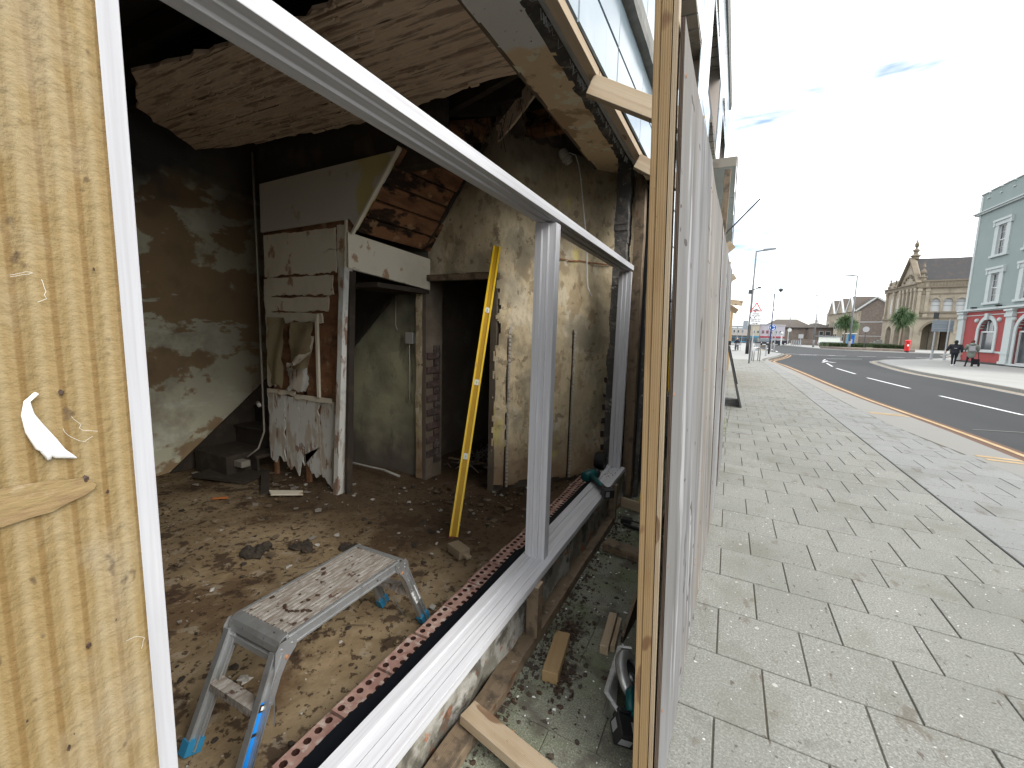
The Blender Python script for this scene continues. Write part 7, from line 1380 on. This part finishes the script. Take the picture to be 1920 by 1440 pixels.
car((19.2, 112, -.0), R(-80), 4.3, 'carw', 'pale silver car parked beyond the far hedge')
# ---- cafe furniture and the seated person
for i, (x, y, l) in enumerate(((.35, 50.5, 'nearer white metal cafe chair by the far end of the hoarding'), (.95, 52.2, 'farther white metal cafe chair behind the nearer one'))):
    c = thing('cafe_chair', l, 'chair', (x, y, 0), group='white metal cafe chairs')
    q = MB(); q.box(x - .22, x + .22, y - .22, y + .22, .43, .46); q.build('seat', 'galv', c)
    q = MB(); q.tube([(x - .2, y + .2, .44), (x - .2, y + .26, .85), (x + .2, y + .26, .85), (x + .2, y + .2, .44)], .015, 6); q.box(x - .18, x + .18, y + .23, y + .25, .62, .82); q.build('backrest', 'galv', c)
    for sx_ in (-1, 1):
        for sy in (-1, 1): q = MB(); q.tube([(x + sx_ * .18, y + sy * .18, .43), (x + sx_ * .23, y + sy * .23, 0)], .015, 6); q.build('leg', 'galv', c)
ct = thing('cafe_table', 'small round grey cafe table beside the white chairs', 'table', (.6, 53.6, 0)); q = MB(); q.lathe([(0, .72), (.38, .72), (.38, .745), (0, .745)], (.6, 53.6, 0), 20); q.build('table_top', 'galv', ct); q = MB(); q.tube([(.6, 53.6, 0), (.6, 53.6, .72)], .03, 6); q.lathe([(.24, 0), (.24, .03), (0, .03)], (.6, 53.6, 0), 14); q.build('pedestal', 'greyboard', ct)
# ---- people
def skin(name, vs, es, rad, m, parent, M, root=0, sub=1):
    me = bpy.data.meshes.new(name); bm = bmesh.new(); lay = bm.verts.layers.skin.verify(); B = [bm.verts.new(v) for v in vs]
    for i, (b, r) in enumerate(zip(B, rad)): b[lay].radius = (r if isinstance(r, tuple) else (r, r)); b[lay].use_root = (i == root)
    for a, b in es: bm.edges.new((B[a], B[b]))
    bm.to_mesh(me); bm.free(); me.materials.append(MT[m]); o = bpy.data.objects.new(name, me); place(o, M, parent)
    s = o.modifiers.new('s', 'SKIN'); s.use_smooth_shade = True; u = o.modifiers.new('u', 'SUBSURF'); u.levels = u.render_levels = sub + 1; return o
def person(o, rz, lbl, H, legs, arms, coat, trous, shoe, hair, coat_len, girth=1, hood=False, seated=False):
    t = thing('person', lbl, 'person', o, rz); M = W[t.name]; s = H / 1.7
    hz = .92 * s
    (lf, rf) = legs
    V = [(0, 0, hz), (0, 0, 1.12 * s), (0, .0, 1.32 * s), (0, 0, 1.43 * s), (0, 0, 1.50 * s), (0, .01, 1.60 * s), (0, .01, 1.68 * s)]
    Rr = [(.145 * girth, .115 * girth), (.13 * girth, .10 * girth), (.155 * girth, .105), (.10, .075), .05, .088, .06]
    E = [(i, i + 1) for i in range(6)]; n = 7
    for sgn, ft in ((-1, lf), (1, rf)):
        k = ((sgn * .09 + ft[0] * .4), ft[1] * .45 + (.05 if not seated else 0), .48 * s + ft[2] * .5); V += [(sgn * .09, 0, hz - .08), k, (sgn * .09 + ft[0], ft[1], .08 + ft[2]), (sgn * .09 + ft[0] * 1.1, ft[1] + .14, .04 + ft[2])]
        Rr += [.095 * girth, .062, .042, .035]; E += [(0, n), (n, n + 1), (n + 1, n + 2), (n + 2, n + 3)]; n += 4
    for sgn, (el, hn) in zip((-1, 1), arms):
        V += [(sgn * .19 * girth, 0, 1.37 * s), el, hn]; Rr += [.06, .045, .032]; E += [(3, n), (n, n + 1), (n + 1, n + 2)]; n += 3
    skin('body', V, E, Rr, trous, t, M)
    q = MB(); q.sph(M @ Vector((0, .015, 1.60 * s)), (.088, .10, .12), n=12); q.build('head', 'skin', t, smooth=True)
    q = MB()
    for sgn in (-1, 1): q.sph(M @ Vector((sgn * .088, .01, 1.60 * s)), (.012, .02, .03), n=8)
    q.sph(M @ Vector((0, .115, 1.59 * s)), (.014, .02, .02), n=8); q.build('face', 'skin', t, smooth=True)
    q = MB(); q.sph(M @ Vector((0, -.02, 1.63 * s)), (.105, .115, .125), n=14, j=.06); q.sph(M @ Vector((0, -.06, 1.52 * s)), (.085, .06, .12), n=10, j=.1); q.build('hair', hair, t, smooth=True)
    # coat: torso and sleeves as one skinned shape a little larger than the body
    lo = coat_len * s; Vc = [(0, 0, lo), (0, 0, hz), (0, 0, 1.15 * s), (0, 0, 1.32 * s), (0, 0, 1.44 * s)]; Rc = [(.215 * girth, .17 * girth), (.19 * girth, .155 * girth), (.18 * girth, .14 * girth), (.185 * girth, .135 * girth), (.09, .08)]; Ec = [(0, 1), (1, 2), (2, 3), (3, 4)]; n = 5
    for sgn, (el, hn) in zip((-1, 1), arms): Vc += [(sgn * .20 * girth, 0, 1.38 * s), el, tuple(Vector(el).lerp(Vector(hn), .85))]; Rc += [.085 * girth, .075 * girth, .06]; Ec += [(3, n), (n, n + 1), (n + 1, n + 2)]; n += 3
    skin('coat', Vc, Ec, Rc, coat, t, M)
    if hood: q = MB(); q.sph(M @ Vector((0, -.09, 1.47 * s)), (.15, .10, .10), n=12, j=.05); q.build('hood', coat, t, smooth=True)
    for sgn, (el, hn) in zip((-1, 1), arms):
        q = MB(); h = Vector(hn); q.sph(M @ h, (.035, .045, .05), n=8)
        for k in range(4): q.tube([M @ (h + Vector((-.024 + k * .016, .01, -.03))), M @ (h + Vector((-.026 + k * .017, .02, -.075 - .008 * (k in (1, 2))))), M @ (h + Vector((-.026 + k * .017, .035, -.10)))], .009, 6)
        q.tube([M @ (h + Vector((-sgn * .03, .03, 0))), M @ (h + Vector((-sgn * .045, .06, -.04)))], .010, 6); q.build('hand', 'skin', t, smooth=True)
    for sgn, ft in ((-1, lf), (1, rf)): q = MB(); q.sph(M @ Vector((sgn * .09 + ft[0] * 1.05, ft[1] + .06, .05 + ft[2])), (.05, .14, .055), n=10); q.build('shoe', shoe, t, smooth=True)
    return t, M
t1, M1 = person((13.5, 39.0, 0), R(-18), 'person walking away in a black puffer coat and dark trousers with white trainers', 1.66, ((.02, -.02, 0), (-.04, .26, .0)), (((-.33, -.04, 1.14), (-.42, .02, .95)), ((.30, -.05, 1.12), (.32, .05, .88))), 'coatk', 'jeans', 'shoew', 'hairk', .84, 1.25)
q = MB()
for z in (1.16,): q.box(-.07, .07, -.235, -.215, z, z + .03)
o = q.build('back_badge', 'galv', t1, M1, local=True)
t2, M2 = person((14.3, 39.0, 0), R(-15), 'person in a long grey green hooded parka with grey backpack pushing a trolley', 1.70, ((-.12, -.12, 0), (.03, .2, 0)), (((-.30, .05, 1.12), (-.26, .26, 1.06)), ((.30, .05, 1.12), (.30, .28, .98))), 'coatg', 'jeans', 'boot', 'hairr', .52, 1.15, hood=True)
q = MB(); q.box(-.15, .15, -.33, -.17, 1.0, 1.36); bo = q.build('backpack', 'bagg', t2, M2, bevel=.04, local=True); q = MB(); q.box(-.12, .12, -.37, -.33, 1.02, 1.18); q.build('pocket', 'bagg', bo, M2, bevel=.02, local=True); q = MB(); q.box(-.13, -.09, -.34, .12, 1.34, 1.39); q.box(.09, .13, -.34, .12, 1.34, 1.39); q.build('strap', 'signback', bo, M2, local=True)
ty = thing('shopping_trolley', 'small dark two wheeled trolley pushed by the person in the parka', 'trolley', (14.62, 39.1, 0))
q = MB(); q.tube([(14.50, 39.25, .98), (14.58, 39.4, .6), (14.64, 39.5, .15)], .016, 6); q.tube([(14.72, 39.2, .96), (14.82, 39.35, .6), (14.88, 39.45, .15)], .016, 6); q.tube([(14.50, 39.25, .98), (14.72, 39.2, .96)], .02, 6); q.build('frame', 'blackp', ty); q = MB(); q.box(14.58, 14.90, 39.35, 39.6, .14, .5); q.build('bag', 'coatk', ty, bevel=.03)
for x in (14.60, 14.92): q = MB(); q.lathe([(0, -.02), (.12, -.02), (.13, 0), (.12, .02), (0, .02)], (x, 39.5, .13), 16, axis='x'); q.build('wheel', 'tyre', ty)
# seated customer
sp = thing('person', 'person in dark clothes sitting at the cafe tables beyond the hoarding', 'person', (.8, 54.8, 0), 0); M = W[sp.name]
V = [(0, 0, .52), (0, -.02, .75), (0, 0, .98), (0, .02, 1.10), (0, .04, 1.18), (0, .06, 1.30), (-.1, -.38, .54), (-.1, -.42, .08), (-.1, -.55, .04), (.1, -.38, .54), (.1, -.42, .08), (.1, -.55, .04), (-.2, 0, 1.02), (-.26, -.12, .8), (-.15, -.34, .76), (.2, 0, 1.02), (.26, -.12, .8), (.15, -.34, .76)]
E = [(0, 1), (1, 2), (2, 3), (3, 4), (4, 5), (0, 6), (6, 7), (7, 8), (0, 9), (9, 10), (10, 11), (3, 12), (12, 13), (13, 14), (3, 15), (15, 16), (16, 17)]
skin('body', V, E, [(.17, .14), (.16, .13), (.17, .12), (.1, .09), .05, .08, .08, .05, .04, .08, .05, .04, .07, .05, .04, .07, .05, .04], 'coatk', sp, M)
q = MB(); q.sph((.8, 54.84, 1.31), (.09, .1, .12), n=10); q.build('head', 'skin', sp, smooth=True); q = MB(); q.sph((.8, 54.87, 1.34), (.1, .1, .11), n=10); q.build('hair', 'hairk', sp, smooth=True)
cs = thing('cafe_chair', 'dark cafe chair under the seated person', 'chair', (.8, 54.9, 0)); q = MB(); q.box(.58, 1.02, 54.62, 55.06, .40, .44); q.build('seat', 'greyboard', cs); q = MB(); q.box(.58, 1.02, 55.04, 55.08, .5, .88); q.build('backrest', 'greyboard', cs)
for x in (.6, 1.0):
    for y in (54.65, 55.04): q = MB(); q.tube([(x, y, .41), (x, y, 0)], .016, 6); q.build('leg', 'greyboard', cs)
